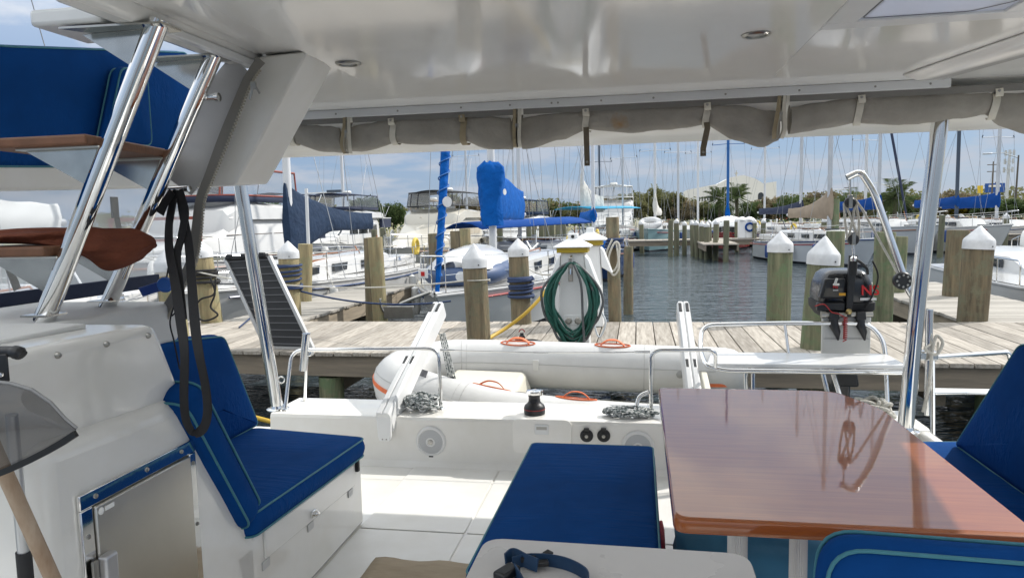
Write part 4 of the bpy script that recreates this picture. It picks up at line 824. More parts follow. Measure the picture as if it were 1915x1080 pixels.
q = atY(3, 700, 1.069); MB().lathe([(.005, 0), (.004, .003), (0, .0035)], q, 10, (0, -1, 0)).build('bolt', STEEL, hd)
STICK = mat('old_wood_pole', (0.26, 0.16, 0.09), .7, var=(12, .5), col2=(0.50, 0.40, 0.30), stretch=(2, 2, .6), bump=(20, .4, .004))
a, c = atY(2, 868, 1.22), atY(112, 1110, 1.30); d = (c - a); c2 = a + d * ((SZ + .01 - a.z) / d.z)
tag(MB().tube([a - d * .25, a, c, c2], .0155, 14).build('wooden_pole', STICK, smooth=60), 'worn brown wooden pole leaning by the console', 'pole')
wp = thing('metal_pole', 'grey metal pole with black grip beside the wooden pole', 'pole', (-1.2, 1.36, SZ))
a, c = atY(28, 850, 1.36), atY(44, 1030, 1.38); d = c - a
MB().tube([a - d * .4, a, c], .013, 14).build('shaft', mat('pole_grey', (0.55, 0.56, 0.57), .35, metal=.7), wp, smooth=60)
MB().tube([c, c + d * ((SZ + .005 - c.z) / d.z)], .0165, 14).build('grip', RUBBER, wp, smooth=60)
# ================================================================== ROLLED CURTAINS along the aft edge of the hardtop
CY = 4.03
def stain_mat():
    m = TAUPE.copy(); m.name = 'curtain_taupe_rusty'; nt = m.node_tree; L = nt.links.new; bs = nt.nodes['Principled BSDF']; src = bs.inputs['Base Color'].links[0].from_socket
    g = nt.nodes.new('ShaderNodeNewGeometry'); d = nt.nodes.new('ShaderNodeVectorMath'); d.operation = 'DISTANCE'; q = atY(1160, 232, CY - .07); d.inputs[1].default_value = q; L(g.outputs['Position'], d.inputs[0])
    n = nt.nodes.new('ShaderNodeTexNoise'); n.inputs['Scale'].default_value = 22; L(g.outputs['Position'], n.inputs['Vector'])
    a = nt.nodes.new('ShaderNodeMath'); a.operation = 'MULTIPLY_ADD'; L(n.outputs['Fac'], a.inputs[0]); a.inputs[1].default_value = .09; L(d.outputs['Value'], a.inputs[2])
    r = nt.nodes.new('ShaderNodeMapRange'); r.inputs['From Min'].default_value = .055; r.inputs['From Max'].default_value = .10; r.inputs['To Min'].default_value = .8; r.inputs['To Max'].default_value = 0; L(a.outputs[0], r.inputs['Value'])
    mx = nt.nodes.new('ShaderNodeMix'); mx.data_type = 'RGBA'; L(r.outputs[0], mx.inputs['Factor']); L(src, mx.inputs['A']); mx.inputs['B'].default_value = (.36, .19, .05, 1); L(mx.outputs['Result'], bs.inputs['Base Color']); return m
STAINC = stain_mat()
def interp(tab, x):
    if x <= tab[0][0]: return tab[0][1]
    for (a, b_), (c, d) in zip(tab, tab[1:]):
        if x <= c: t = (x - a) / (c - a); t = t * t * (3 - 2 * t) * .5 + t * .5; return b_ + (d - b_) * t
    return tab[-1][1]
def curtain(label, x0, x1, tops, bots, straps, seed):
    mid = atY((x0 + x1) / 2, 240, CY); t = thing('rolled_curtain', label, 'curtain', (mid.x, CY, 2.6), 'rolled up enclosure curtains')
    rows = []; n = max(16, int((x1 - x0) / 9)); K = 26
    for i in range(n + 1):
        px = x0 + (x1 - x0) * i / n; a, b_ = atY(px, interp(tops, px) - 7, CY), atY(px, interp(bots, px), CY); c = (a + b_) / 2; h = (a.z - b_.z) / 2; dp = .055 + .25 * h * .4
        row = []
        for k in range(K):
            an = 2 * math.pi * k / K; wob = 1 + .16 * mnoise.noise(V((px * .02 + seed, math.cos(an) * 1.2, math.sin(an) * 1.2))) + .05 * math.sin(an * 3 + px * .03 + seed) + .10 * mnoise.noise(V((px * .07 + seed, math.cos(an) * 2.5, math.sin(an) * 2.5)))
            dip = 1.0
            for sx, *_ in straps: dip -= .30 * math.exp(-((px - sx) / 11) ** 2)
            row.append((c.x, CY + math.cos(an) * dp * wob * dip, c.z + math.sin(an) * h * (1 + (wob - 1) * .4) * (.6 + .4 * dip)))
        rows.append(row)
    MB().rings(rows).build('roll', TAUPE if seed != 3 else STAINC, t, smooth=80)
    # hem binding and the clear strip between track and roll
    pa = [(x0 + (x1 - x0) * i / 8) for i in range(9)]
    up = [atY(px, 0, CY - .02).x for px in pa]
    MB().strip([[(x, CY - .075, 2.846) for x in up], [(x, CY - .07, 2.812) for x in up]]).build('binding', FLAPD, t).modifiers.new('t', 'SOLIDIFY').thickness = .004
    vr = [[(x, CY - .066, 2.814) for x in up], [(atY(px, interp(tops, px) + 8, CY).x, CY - .02, atY(px, interp(tops, px) + 8, CY).z) for px in pa]]
    if True: MB().strip(vr).build('vinyl_strip', mat('vinyl_cream', (0.80, 0.78, 0.72), .3, var=(5, .15)), t, smooth=80)
    for sx, tail, stained in straps:
        a, b_ = atY(sx, interp(tops, sx), CY), atY(sx, interp(bots, sx), CY); c = (a + b_) / 2; h = (a.z - b_.z) / 2 + .004; dp = (.055 + .1 * h) * .95 + .006
        pts = [(c.x, CY - .080, 2.826), (c.x + .003, CY - .078, 2.79)]
        pts += [(c.x + .006 * math.sin(k), CY - math.cos(R(an)) * dp * .82, c.z + math.sin(R(an)) * h) for k, an in enumerate((75, 50, 25, 0, -25, -50, -75, -100, -120))]
        st = MB().ribbon(spline(pts, 3), .034, .004, (1, 0, 0)).build('strap', STAINED if stained else CREAM, t, smooth=50)
        MB().lathe([(.008, 0), (.006, .004), (0, .005)], (c.x, CY - .0825, 2.816), 10, (0, -1, 0)).build('snap', DARKST, st)
        if tail:
            e = atY(sx + (1 if tail > 300 else -5), tail, CY - .07)
            ts = MB().ribbon([(c.x, CY - dp * .7, c.z - h * .7), (c.x + .002, CY - .07, c.z - h - .01), (e.x, CY - .07, e.z + .04), (e.x, CY - .07, e.z)], .030, .004, (1, 0, 0)).build('strap_tail', mat('tail_brown', (0.20, 0.165, 0.115), .8, var=(20, .3)), t, smooth=50)
            MB().lathe([(.008, 0), (.006, .004), (0, .005)], (e.x, CY - .072, e.z + .02), 10, (0, -1, 0)).build('snap', DARKST, ts)
    return t
curtain('short rolled grey curtain at the left end of the hardtop edge', 440, 642, [(440, 224), (560, 224), (600, 231), (642, 241)], [(440, 280), (540, 271), (560, 271), (600, 283), (642, 286)], [(551, 0, 0)], 1)
curtain('rolled grey curtain between the first and second zips', 656, 958, [(656, 238), (690, 229), (738, 217), (860, 211), (905, 212), (958, 220)], [(656, 284), (680, 285), (732, 270), (748, 269), (860, 271), (876, 269), (915, 279), (958, 279)], [(740, 0, 0), (870, 0, 1)], 2)
curtain('longest rolled grey curtain with rust stain, two strap tails hanging', 977, 1455, [(977, 222), (1040, 209), (1097, 202), (1200, 194), (1318, 189), (1390, 198), (1455, 212)], [(977, 279), (1000, 276), (1050, 262), (1090, 247), (1108, 243), (1180, 249), (1250, 243), (1308, 236), (1328, 238), (1370, 260), (1425, 275), (1455, 264)], [(1097, 310, 0), (1320, 292, 0)], 3)
curtain('rolled grey curtain at the right end of the hardtop edge', 1476, 1990, [(1476, 204), (1540, 190), (1600, 178), (1780, 168), (1850, 171), (1990, 172)], [(1476, 251), (1545, 239), (1595, 233), (1700, 233), (1800, 222), (1842, 215), (1872, 236), (1930, 252), (1990, 252)], [(1602, 0, 0), (1853, 0, 0)], 4)
# rust stain is a patch soaked into the canvas
def zip_(px, y0, y1, opn, label, tilt=0):
    a, b_ = atY(px, y0, CY - .085), atY(px + tilt, y1, CY - .095); t = thing('curtain_zip', label, 'zip', (a.x, CY - .07, b_.z), 'zips between the curtains')
    for s_ in (-1, 1):
        pts = [a + V((s_ * .009, 0, 0)), a.lerp(b_, .35) + V((s_ * .010, 0, 0)), a.lerp(b_, .6) + V((s_ * (.010 + opn * .6), -.01, 0)), a.lerp(b_, .85) + V((s_ * (.010 + opn), -.01, 0)), b_ + V((s_ * (.010 + opn * .4), 0.02, 0))]
        MB().ribbon(spline(pts, 5), .026, .005, (1, 0, 0)).build('zip_tape', CREAM if s_ > 0 else STAINED, t, smooth=50)
        tb = MB(); sp_ = spline(pts, 12)
        for p in sp_: tb.obox(p + V((-s_ * .010, -.003, 0)), (.006, .006, .0055))
        o = tb.build('zip_teeth', MAT['zip_tooth'], t); o['kind'] = 'stuff'
    q = a.lerp(b_, .52); MB().obox(q + V((0, -.009, 0)), (.017, .010, .022)).obox(q + V((0, -.012, -.022)), (.008, .004, .028)).build('slider', DARKST, t, bevel=.002)
zip_(648, 206, 286, .010, 'cream zip open at its foot between the two left curtains')
zip_(967, 193, 274, .0, 'closed cream zip left of the longest rolled curtain')
zip_(1464, 167, 258, .012, 'cream zip with open teeth right of the longest curtain', -8)

# ================================================================== RAILS on the aft coaming
def rail(name, label, runs, r=.0125, m=STEEL, feet=(), cat_='rail'):
    t = thing(name, label, cat_, runs[0][1][0])
    for nm, pts, fr in runs: MB().tube(fillet(pts, fr, 6), r, 14).build(nm, m, t, smooth=60)
    for f_ in feet: MB().lathe([(.028, 0), (.028, .005), (.016, .012), (.014, .02)], f_, 18).build('foot', m, t, smooth=40)
    return t
CT = 1.0105
t = rail('stern_rail', 'stainless stern rail on the coaming left of the davit', [('hoop', [(-2.33, 4.37, CT), (-2.31, 4.47, 1.40), (-1.29, 4.50, 1.415), (-1.29, 4.50, CT)], .09), ('post', [atZ(570, 748, CT), atY(574, 652, 4.51)], 0)], feet=[(-2.33, 4.37, CT - .004), (-1.29, 4.50, CT - .004), atZ(570, 748, CT - .004)])
MB().tube(arc((-2.36, 4.4, 1.21), .022, 0, 360, 14, (1, 0, 0), (0, 0, 1)), .005, 6).build('eye', STEEL, t, smooth=60)
rh = thing('rod_holder', 'stainless rod holder tube clamped to the stern rail', 'rod holder', (-2.16, 4.46, 1.28))
a, b_ = atY(566, 692, 4.47), atY(573, 624, 4.47); MB().tube([a, b_], .026, 18).build('tube', STEEL, rh, smooth=60); MB().tube([b_, b_ + V((0, 0, .004))], .029, 18).build('lip', STEEL, rh, smooth=60)
q = a.lerp(b_, .45); MB().obox(q + V((.02, .03, 0)), (.05, .05, .035)).build('clamp', STEEL, rh, bevel=.006)
rail('stern_rail', 'stainless stern rail on the coaming beside the wooden table', [('hoop', [(0.075, 4.50, CT), (0.075, 4.50, 1.415), (.47, 4.53, 1.415), (.47, 4.56, 1.30)], .07), ('brace', [(-.03, 4.42, CT), (0.0, 4.47, 1.13), (0.06, 4.495, 1.15)], .05)], feet=[(.075, 4.50, CT - .004), (-.03, 4.42, CT - .004)])
tag(MB().tube(sag((-1.28, 4.50, 1.405), (.07, 4.50, 1.405), .012, 16), .0035, 6).lathe([(.009, 0), (.009, .09), (.004, .1)], (-1.28, 4.50, 1.405), 8, (1, 0, -.02)).lathe([(.009, 0), (.009, .09), (.004, .1)], (.07, 4.50, 1.405), 8, (-1, 0, -.02)).build('lifeline', STEEL, smooth=50), 'thin wire lifeline strung between the two stern rails', 'wire')

# ================================================================== DAVITS
def davit(label, x, xe, rot=0):
    t = thing('dinghy_davit', label, 'davit', (x, 4.3, 1.0), 'dinghy davits')
    a, b_ = V((x, 4.24, 0.985)), V((xe, 5.30, 1.575)); d = (b_ - a).normalized(); sd = d.cross(V((0, 0, 1))).normalized(); u = sd.cross(d)
    def sec(p, w_, h): return [p + sd * sx * w_ + u * sz * h for sx, sz in ((-.5, -.42), (-.42, -.5), (.42, -.5), (.5, -.42), (.5, .36), (.40, .5), (.06, .5), (.04, .44), (-.04, .44), (-.06, .5), (-.40, .5), (-.5, .36))]
    MB().rings([sec(a + d * .0, .095, .16), sec(a + d * .3, .095, .16), sec(b_ - d * .02, .088, .14), sec(b_, .08, .125)]).build('beam', WHITEPAINT, t, smooth=20, bevel=.003)
    MB().prism([(x - .047, 4.2455, 1.04), (x + .047, 4.2455, 1.04), (x + .044, 4.2455, .90), (x + .034, 4.2455, .868), (x - .034, 4.2455, .868), (x - .044, 4.2455, .90)], (0, -.028, 0)).build('end_cap', WHITEP, t, bevel=.006)
    for xx in (-.012, .014): MB().lathe([(.005, 0), (.004, .003), (0, .0035)], (x + xx, 4.2175, .882), 10, (0, -1, 0)).build('screw', DARKST, t)
    for k in (.42, .93):
        for s_ in (-1, 1):
            p = a.lerp(b_, k) + sd * s_ * .024 + u * .072 * (1 if k < .9 else .97); rot_ = Matrix((sd, d, u)).transposed(); MB().obox(p, (.022, .10, .012), rot_).build('sheave_slot', BLACKP, t, bevel=.003)
    p = a.lerp(b_, .9) - u * .09; MB().tube([p, p + V((0, 0, -.05))], .012, 10).build('fall_eye', STEEL, t)
    MB().obox(V((x, 4.45, 1.03)), (.13, .26, .045)).build('saddle', WHITEPAINT, t, bevel=.01)
    return a, b_
dl = davit('long white davit arm with rope piled at its foot', -1.585, -1.50)
drr = davit('white davit arm rising behind the wooden table', .34, .315)
for (x, y, z, k) in ((-1.46, 5.2, 1.42, 0), (.345, 5.2, 1.42, 1)):
    t = thing('davit_tackle', 'rope tackle hanging from the davit arm to the ' + ('dinghy bow' if k == 0 else 'dinghy stern end'), 'tackle', (x, y, .95))
    for j in range(4):
        o_ = (j - 1.5) * .018; MB().tube([(x + o_ * .4, y + o_, z - .02), (x + .05 + o_, y + .06, 1.03)], .0055, 7).build('fall', ROPEG, t, smooth=60)
    MB().obox((x + .05, y + .06, 1.02), (.035, .03, .07)).build('block', BLACKP, t, bevel=.008)
    MB().tube([(x + .05, y + .06, .99), (x + .07, y + .07, .86)], .008, 8).build('strop', ROPEK, t)
    MB().tube([(x + .07, y + .07, .87), (x + .12, y + .11, .84)], .008, 8).build('strop', BLACKW, t)

def rope_pile(label, c, rad, h, m, seed, n=9, r=.0065, flat=.5):
    rnd = random.Random(seed); c = V(c); pts = []
    for i in range(n * 7):
        a = i * 2 * math.pi / 6.3 + rnd.uniform(-.5, .5); k = i / (n * 7); q = (.35 + .65 * rnd.random())
        pts.append(c + V((math.cos(a) * rad[0] * q, math.sin(a) * rad[1] * q, r + h * abs(math.sin(i * .9 + seed)) * (1 - q * flat))))
    return tag(MB().tube(spline(pts, 5), r, 7).build('rope_coil', m, smooth=60), label, 'rope')
rope_pile('heap of flecked white rope beside the left davit foot', (-1.40, 4.46, CT), (.14, .10), .13, ROPEG, 3, 14, .0075)
rope_pile('small coil of flecked rope beside the table corner', (-.06, 4.42, CT), (.17, .07), .065, ROPEG, 11, 12, .0075)
rope_pile('cream rope coil on the starboard coaming corner', (1.36, 4.50, CT), (.15, .12), .14, ROPEW, 7, 8, .011)

# ================================================================== WINCH
wc = thing('winch', 'black sheet winch with chrome top on the aft coaming', 'winch', (-.655, 4.44, CT))
DRUM = mat('winch_black', (0.030, 0.031, 0.034), .42, metal=.3, var=(20, .3), rvar=.1)
MB().lathe([(.066, 0), (.068, .012), (.068, .040), (.062, .055), (.048, .066), (.038, .080), (.036, .105), (.041, .122), (.030, .123)], (-.655, 4.44, CT), 40).build('drum', DRUM, wc, smooth=35)
MB().lathe([(.0685, .030), (.0690, .032), (.0690, .034), (.0685, .036)], (-.655, 4.44, CT), 40).build('red_ring', mat('red_ring', (0.25, 0.02, 0.02), .5), wc)
MB().lathe([(.034, .122), (.050, .128), (.053, .136), (.053, .143), (.048, .150), (.020, .153), (.018, .146), (.001, .146)], (-.655, 4.44, CT), 40).build('self_tailer', CHROME, wc, smooth=35)
MB().box(-.61, -.595, 4.40, 4.42, CT + .125, CT + .16).build('feeder_arm', CHROME, wc, bevel=.004)

# ================================================================== DINGHY slung athwart under the davits
dg = thing('inflatable_dinghy', 'grey white inflatable dinghy with orange handles slung under the davits', 'dinghy', (-.7, 5.7, .45))
TILT = .22
# centre line of the U: near tube right -> bow at left -> far tube right   (world X, Y, Z)
near = [(.95, 5.22, .66), (.4, 5.20, .67), (-.3, 5.19, .70), (-.95, 5.17, .76), (-1.40, 5.20, .84), (-1.76, 5.34, .90), (-1.96, 5.60, .945)]
far = [(-1.90, 5.90, .97), (-1.64, 6.10, .985), (-1.2, 6.17, .975), (-.5, 6.18, .955), (.2, 6.18, .935), (.62, 6.18, .925)]
path = spline(near + far, 8)
rr = [.205] * len(path)
for i in range(len(path)):
    k = len(path) - 1 - i
    if i < 3: rr[i] = .15 + .02 * i
body = MB().tube(path, rr, 28); body.build('tube', PVC, dg, smooth=60)
e = path[-1]
MB().lathe([(.205, 0), (.203, .10), (.19, .17), (.15, .24), (.10, .27), (.001, .28)], e + V((-.003, 0, 0)), 28, (1, 0, -.03)).build('stern_cone', PVC, dg, smooth=50)
n0 = path[0]; MB().lathe([(.16, 0), (.15, .1), (.10, .17), (.001, .2)], n0, 24, (1, 0, 0)).build('stern_cone', PVC, dg, smooth=50)
# bottom/floor, cream inside
def pl(x, y, z): return (x, y, z)
b = MB().strip([[(.55, 5.3, .50), (-.4, 5.3, .54), (-1.2, 5.32, .60), (-1.6, 5.45, .70)], [(.55, 5.65, .56), (-.4, 5.65, .60), (-1.2, 5.65, .66), (-1.75, 5.62, .76)], [(.55, 6.05, .66), (-.4, 6.05, .70), (-1.2, 6.05, .76), (-1.6, 5.9, .84)]]); o = b.build('floor', PVCIN, dg, smooth=60); o.modifiers.new('t', 'SOLIDIFY').thickness = .03
MB().hexa([(-1.62, 5.40, .66), (-.93, 5.36, .60), (-.87, 5.98, .72), (-1.55, 5.95, .80), (-1.60, 5.42, .90), (-.97, 5.40, .86), (-.95, 5.95, .955), (-1.55, 5.93, .975)]).build('bow_locker', PVCIN, dg, bevel=.035, seg=4)
MB().hexa([(.50, 5.3, .50), (.55, 5.3, .50), (.55, 6.05, .64), (.50, 6.05, .64), (.50, 5.3, .84), (.55, 5.3, .84), (.55, 6.05, .98), (.50, 6.05, .98)]).build('transom', PVCIN, dg, bevel=.01)
# seams along the far tube
def surf(i, ang, k=1.002):
    p = path[i]; t_ = (path[min(i + 1, len(path) - 1)] - path[max(i - 1, 0)]).normalized(); sd = V((t_.y, -t_.x, 0)).normalized(); u = sd.cross(t_)
    if u.z < 0: u = -u
    inner = sd if sd.dot(V((-.5, 5.65, .9)) - p) > 0 else -sd
    return p + (inner * math.cos(R(ang)) + u * math.sin(R(ang))) * rr[i] * k
iF0 = len(near) * 8 + 4
SEAM = mat('seam_grey', (0.42, 0.42, 0.41), .5)
MB().tube([surf(i, 12) for i in range(iF0, len(path))], .0035, 5).build('seam', SEAM, dg)
MB().tube([surf(i, 150) for i in range(30, iF0)], .0035, 5).build('seam', SEAM, dg)
for i in (12, 30, iF0 + 6, iF0 + 26, iF0 + 42):
    if i < len(path) - 1: MB().tube([surf(i, a, 1.001) for a in range(-60, 200, 12)], .0028, 5).build('seam', SEAM, dg)
    if i < len(path) - 1: MB().tube([surf(i + 1, a, 1.001) for a in range(-60, 200, 12)], .0016, 5).build('seam', SEAM, dg)
# orange rubbing strip round the bow and the stern cone
stp = [surf(i, 172) for i in range(40, 62)]; MB().ribbon(stp, .034, .008, (0, 0, 1)).build('rubbing_strip', ORANGE, dg, smooth=50)
MB().ribbon([surf(i, 178 + 26, 1.004) for i in range(38, 64)], .03, .006, (0, 0, 1)).build('rubbing_strip', SEAM, dg, smooth=50)
for z_, m_, w_ in ((-.075, ORANGE, .028), (-.115, SEAM, .03), (-.15, PVC, .03)):
    rr_ = .205 * math.cos(math.asin(-z_ / .205)) + .004
    pts = [(e.x - .12, e.y - rr_, e.z + z_), (e.x + .0, e.y - rr_, e.z + z_)] + [(e.x + .27 * math.sin(R(a)), e.y - rr_ * math.cos(R(a)), e.z + z_) for a in range(15, 181, 15)]
    MB().ribbon(pts, w_, .006, (0, 0, 1)).build('rubbing_strip', m_, dg, smooth=50)
# handles
def handle(i, ang, dirsign=1):
    c = surf(i, ang, 1.0); t_ = (path[i + 1] - path[i - 1]).normalized(); nrm = (c - path[i]).normalized(); sd = t_.cross(nrm)
    base = [c + t_ * (.15 * math.cos(R(a))) + sd * .040 * math.sin(R(a)) - nrm * (.0025 + .10 * 0) for a in range(0, 360, 20)]
    base = [path[i] + t_ * ((p - path[i]).dot(t_)) + ((p - path[i]) - t_ * ((p - path[i]).dot(t_))).normalized() * (rr[i] + .004) for p in base]
    h_ = MB().tube(base, .006, 6, closed=True).build('handle_patch', ORANGE, dg, smooth=60)
    pts = [c + t_ * x_ + nrm * (z_ + .004) for x_, z_ in ((-.10, -.002), (-.075, .022), (-.04, .042), (0, .047), (.04, .042), (.075, .022), (.10, -.002))]
    MB().ribbon(spline(pts, 4), .030, .007, sd).build('handle_grip', ORANGE, h_, smooth=60)
handle(iF0 + 14, 72); handle(iF0 + 23, 78); handle(27, 66); handle(18, 84)
v = surf(iF0 + 30, 2, 1.0); MB().lathe([(.030, 0), (.030, .006), (.020, .010), (.001, .011)], v, 20, (0, -1, .1)).build('valve', mat('valve_grey', (0.30, 0.30, 0.29), .5), dg, smooth=30)
v = surf(iF0 + 16, 10, 1.0); MB().obox(v, (.05, .012, .09)).build('seat_bracket', mat('bracket_grey', (0.62, 0.62, 0.60), .5), dg, bevel=.004)
MB().ribbon([surf(24 - i * 2, 60 + i * 3, 1.012) for i in range(3)], .03, .008, (0, 1, 0)).build('chafe_strap', BLACKW, dg)
p_ = surf(38, 108, 1.004); p2_ = surf(36, 110, 1.004); MB().ribbon([p_, p2_], .10, .004, (0, .4, 1)).build('scuffed_lettering', mat('faded_print', (0.25, 0.25, 0.26), .7, var=(30, .7)), dg)
# pump lying on the far tube / dock
pm = thing('hand_pump', 'black plastic bilge pump fitting lying behind the dinghy tube', 'pump', atZ(985, 650, DZ))
c = atZ(978, 641, DZ + .05)
MB().tube([c + V((-.16, 0, 0)), c + V((-.09, 0, 0)), c + V((-.085, 0, 0)), c + V((.12, 0, 0)), c + V((.18, 0, -.01)), c + V((.2, 0, -.06))], [.03, .03, .045, .045, .045, .04], 16).build('barrel', RUBBER, pm, smooth=50)
MB().lathe([(.035, 0), (.035, .03), (.02, .05), (.02, .07)], c + V((-.01, 0, .04)), 14).build('outlet', RUBBER, pm); MB().tube(arc(c + V((-.01, 0, .12)), .03, 0, 180, 8, (1, 0, 0), (0, 0, 1)), .006, 6).build('red_clip', mat('clip_red', (0.35, .03, .03), .5), pm)

# ================================================================== STERN SEAT with rail, outboard bracket, outboard, crane
ss = thing('stern_bench', 'white stern perch seat with bent stainless rail at right', 'seat', (1.0, 4.75, CT))
sx0, sx1 = .42, 1.60
ol = fillet([(sx0, 4.60, 0), (sx1, 4.62, 0), (sx1, 5.0, 0), (sx0 + .06, 5.0, 0)], [.03, .03, .06, .1], 5, True)
MB().prism([p + V((0, 0, 1.285)) for p in ol], (0, 0, .028)).build('seat_board', WHITEPAINT, ss, bevel=.009)
MB().tube(fillet([(1.62, 4.585, 1.275), (.52, 4.575, 1.275), (.415, 4.60, 1.30), (.40, 4.86, 1.36), (.43, 5.02, 1.495), (.95, 5.04, 1.505), (1.50, 5.04, 1.505), (1.585, 5.02, 1.40), (1.59, 4.98, 1.29)], .09, 6), .015, 14).build('seat_rail', STEEL, ss, smooth=60)
MB().tube([(.97, 5.04, 1.50), (.99, 4.99, 1.30)], .010, 12).build('rail_stay', STEEL, ss, smooth=60)
for a, b_ in (((.68, 4.66, CT - .02), (.66, 4.66, 1.286)), ((.72, 4.69, CT - .02), (.72, 4.72, 1.286)), ((1.20, 4.70, CT - .03), (1.13, 4.72, 1.286)), ((1.27, 4.66, CT - .03), (1.20, 4.80, 1.286)), ((1.53, 4.72, CT - .03), (1.54, 4.82, 1.286))):
    MB().tube([a, b_], .014, 12).build('leg', STEEL, ss, smooth=60)
ob_x, ob_y = 1.37, 5.12
br = thing('motor_bracket', 'pale plastic mounting board carrying the outboard motor', 'bracket', (ob_x, 5.1, 1.29))
MB().box(ob_x - .155, ob_x + .155, 5.07, 5.10, 1.27, 1.555).build('board', mat('board_white', (0.66, 0.66, 0.63), .5, var=(5, .12)), br, bevel=.012, seg=3)
MB().box(ob_x - .145, ob_x + .145, 5.064, 5.0695, 1.395, 1.40).build('groove', SEAM, br)
ob = thing('outboard_motor', 'black outboard motor with red lettering clamped to the stern bracket', 'motor', (ob_x, 5.2, .5))
OBK = mat('outboard_black', (0.014, 0.016, 0.02), .22, coat=.25, var=(6, .2), rvar=.04)
X0 = ob_x
def ring_(x0, x1, y0, y1, z, c=.04): return fillet([(x0, y0, z), (x1, y0, z), (x1, y1, z), (x0, y1, z)], c, 5, True)
MB().rings([ring_(X0 - .175, X0 + .205, 5.09, 5.50, 1.64, .10), ring_(X0 - .178, X0 + .208, 5.08, 5.51, 1.70, .10), ring_(X0 - .168, X0 + .19, 5.08, 5.49, 1.79, .09), ring_(X0 - .145, X0 + .165, 5.09, 5.46, 1.855, .08), ring_(X0 - .11, X0 + .13, 5.12, 5.42, 1.885, .06), ring_(X0 - .05, X0 + .07, 5.18, 5.36, 1.893, .05)]).build('cowling', OBK, ob, smooth=45)
MB().rings([ring_(X0 - .15, X0 + .17, 5.11, 5.46, 1.545, .08), ring_(X0 - .185, X0 + .215, 5.075, 5.51, 1.60, .10), ring_(X0 - .187, X0 + .217, 5.07, 5.515, 1.655, .10)]).build('cowling_base', RUBBER, ob, smooth=45)
MB().hexa([(X0 - .19, 5.06, 1.69), (X0 - .01, 5.06, 1.69), (X0 - .01, 5.13, 1.69), (X0 - .19, 5.13, 1.69), (X0 - .15, 5.075, 1.835), (X0 - .01, 5.075, 1.835), (X0 - .01, 5.13, 1.835), (X0 - .15, 5.13, 1.835)]).build('front_panel', BLACKP, ob, bevel=.012)
MB().hexa([(X0 - .165, 5.053, 1.705), (X0 - .03, 5.053, 1.705), (X0 - .03, 5.06, 1.705), (X0 - .165, 5.06, 1.705), (X0 - .15, 5.066, 1.765), (X0 - .03, 5.066, 1.765), (X0 - .03, 5.075, 1.765), (X0 - .15, 5.075, 1.765)]).build('panel_recess', mat('smoke_panel', (0.06, 0.055, 0.045), .25), ob)
MB().box(X0 - .10, X0 - .06, 5.04, 5.07, 1.785, 1.80).obox((X0 - .085, 5.045, 1.815), (.016, .016, .05), Matrix.Rotation(.3, 3, 'Y')).build('starter_pull', mat('pull_white', (0.6, 0.6, 0.58), .5), ob, bevel=.004)
MB().box(X0 - .06, X0 - .015, 5.048, 5.053, 1.712, 1.732).build('warning_label', mat('label_amber', (0.65, 0.33, 0.02), .5), ob)
MB().hexa([(X0 - .015, 5.03, 1.56), (X0 + .025, 5.03, 1.56), (X0 + .025, 5.065, 1.56), (X0 - .015, 5.065, 1.56), (X0 + .0, 5.03, 1.97), (X0 + .055, 5.03, 1.97), (X0 + .055, 5.075, 1.97), (X0 + .0, 5.075, 1.97)]).build('tiller_arm', BLACKP, ob, bevel=.008)
MB().tube([(X0 + .027, 5.05, 1.86), (X0 + .03, 5.05, 2.0)], .030, 14).build('tiller_grip', RUBBER, ob, smooth=40)
MB().lathe([(.020, 0), (.022, .015), (.014, .03), (0, .032)], (X0 - .0, 5.03, 1.60), 12, (0, -1, 0)).build('brass_fitting', mat('brass', (0.55, .42, .18), .35, metal=1), ob)
MB().box(X0 - .21, X0 - .02, 5.04, 5.09, 1.605, 1.66).build('shift_box', BLACKP, ob, bevel=.006)
MB().tube([(X0 - .16, 5.05, 1.575), (X0 + .17, 5.05, 1.575)], .020, 14).tube([(X0 - .18, 5.05, 1.575), (X0 - .15, 5.05, 1.575)], .027, 14).build('swivel_tube', DARKST, ob, smooth=40)
for xx in (-.095, .085):
    MB().hexa([(X0 + xx - .035, 5.015, 1.54), (X0 + xx + .035, 5.015, 1.54), (X0 + xx + .03, 5.15, 1.54), (X0 + xx - .03, 5.15, 1.54), (X0 + xx - .03, 5.015, 1.60), (X0 + xx + .03, 5.015, 1.60), (X0 + xx + .03, 5.15, 1.60), (X0 + xx - .03, 5.15, 1.60)]).build('clamp_bracket', BLACKP, ob, bevel=.006)
    MB().tube([(X0 + xx, 5.05, 1.56), (X0 + xx + .0, 5.035, 1.50), (X0 + xx + .02, 5.03, 1.45), (X0 + xx + .03, 5.03, 1.39)], [.030, .034, .026, .006], 12).build('clamp_screw', BLACKP, ob, smooth=50)
MB().hexa([(X0 - .03, 5.14, .62), (X0 + .04, 5.14, .62), (X0 + .04, 5.34, .62), (X0 - .03, 5.34, .62), (X0 - .07, 5.13, 1.56), (X0 + .09, 5.13, 1.56), (X0 + .09, 5.40, 1.56), (X0 - .07, 5.40, 1.56)]).build('leg_casing', OBK, ob, bevel=.02)
MB().box(X0 - .10, X0 + .12, 5.08, 5.42, .72, .735).build('cavitation_plate', OBK, ob, bevel=.004); MB().hexa([(X0 - .08, 5.13, 1.02), (X0 + .12, 5.13, 1.02), (X0 + .12, 5.45, 1.02), (X0 - .08, 5.45, 1.02), (X0 - .06, 5.13, 1.16), (X0 + .10, 5.13, 1.16), (X0 + .10, 5.40, 1.16), (X0 - .06, 5.40, 1.16)]).build('mid_section', BLACKP, ob, bevel=.02)
MB().lathe([(.03, -.15), (.05, -.05), (.05, .08), (.03, .15), (.01, .17)], (X0 + .005, 5.27, .58), 16, (0, 1, 0)).build('gearcase', OBK, ob, smooth=50)
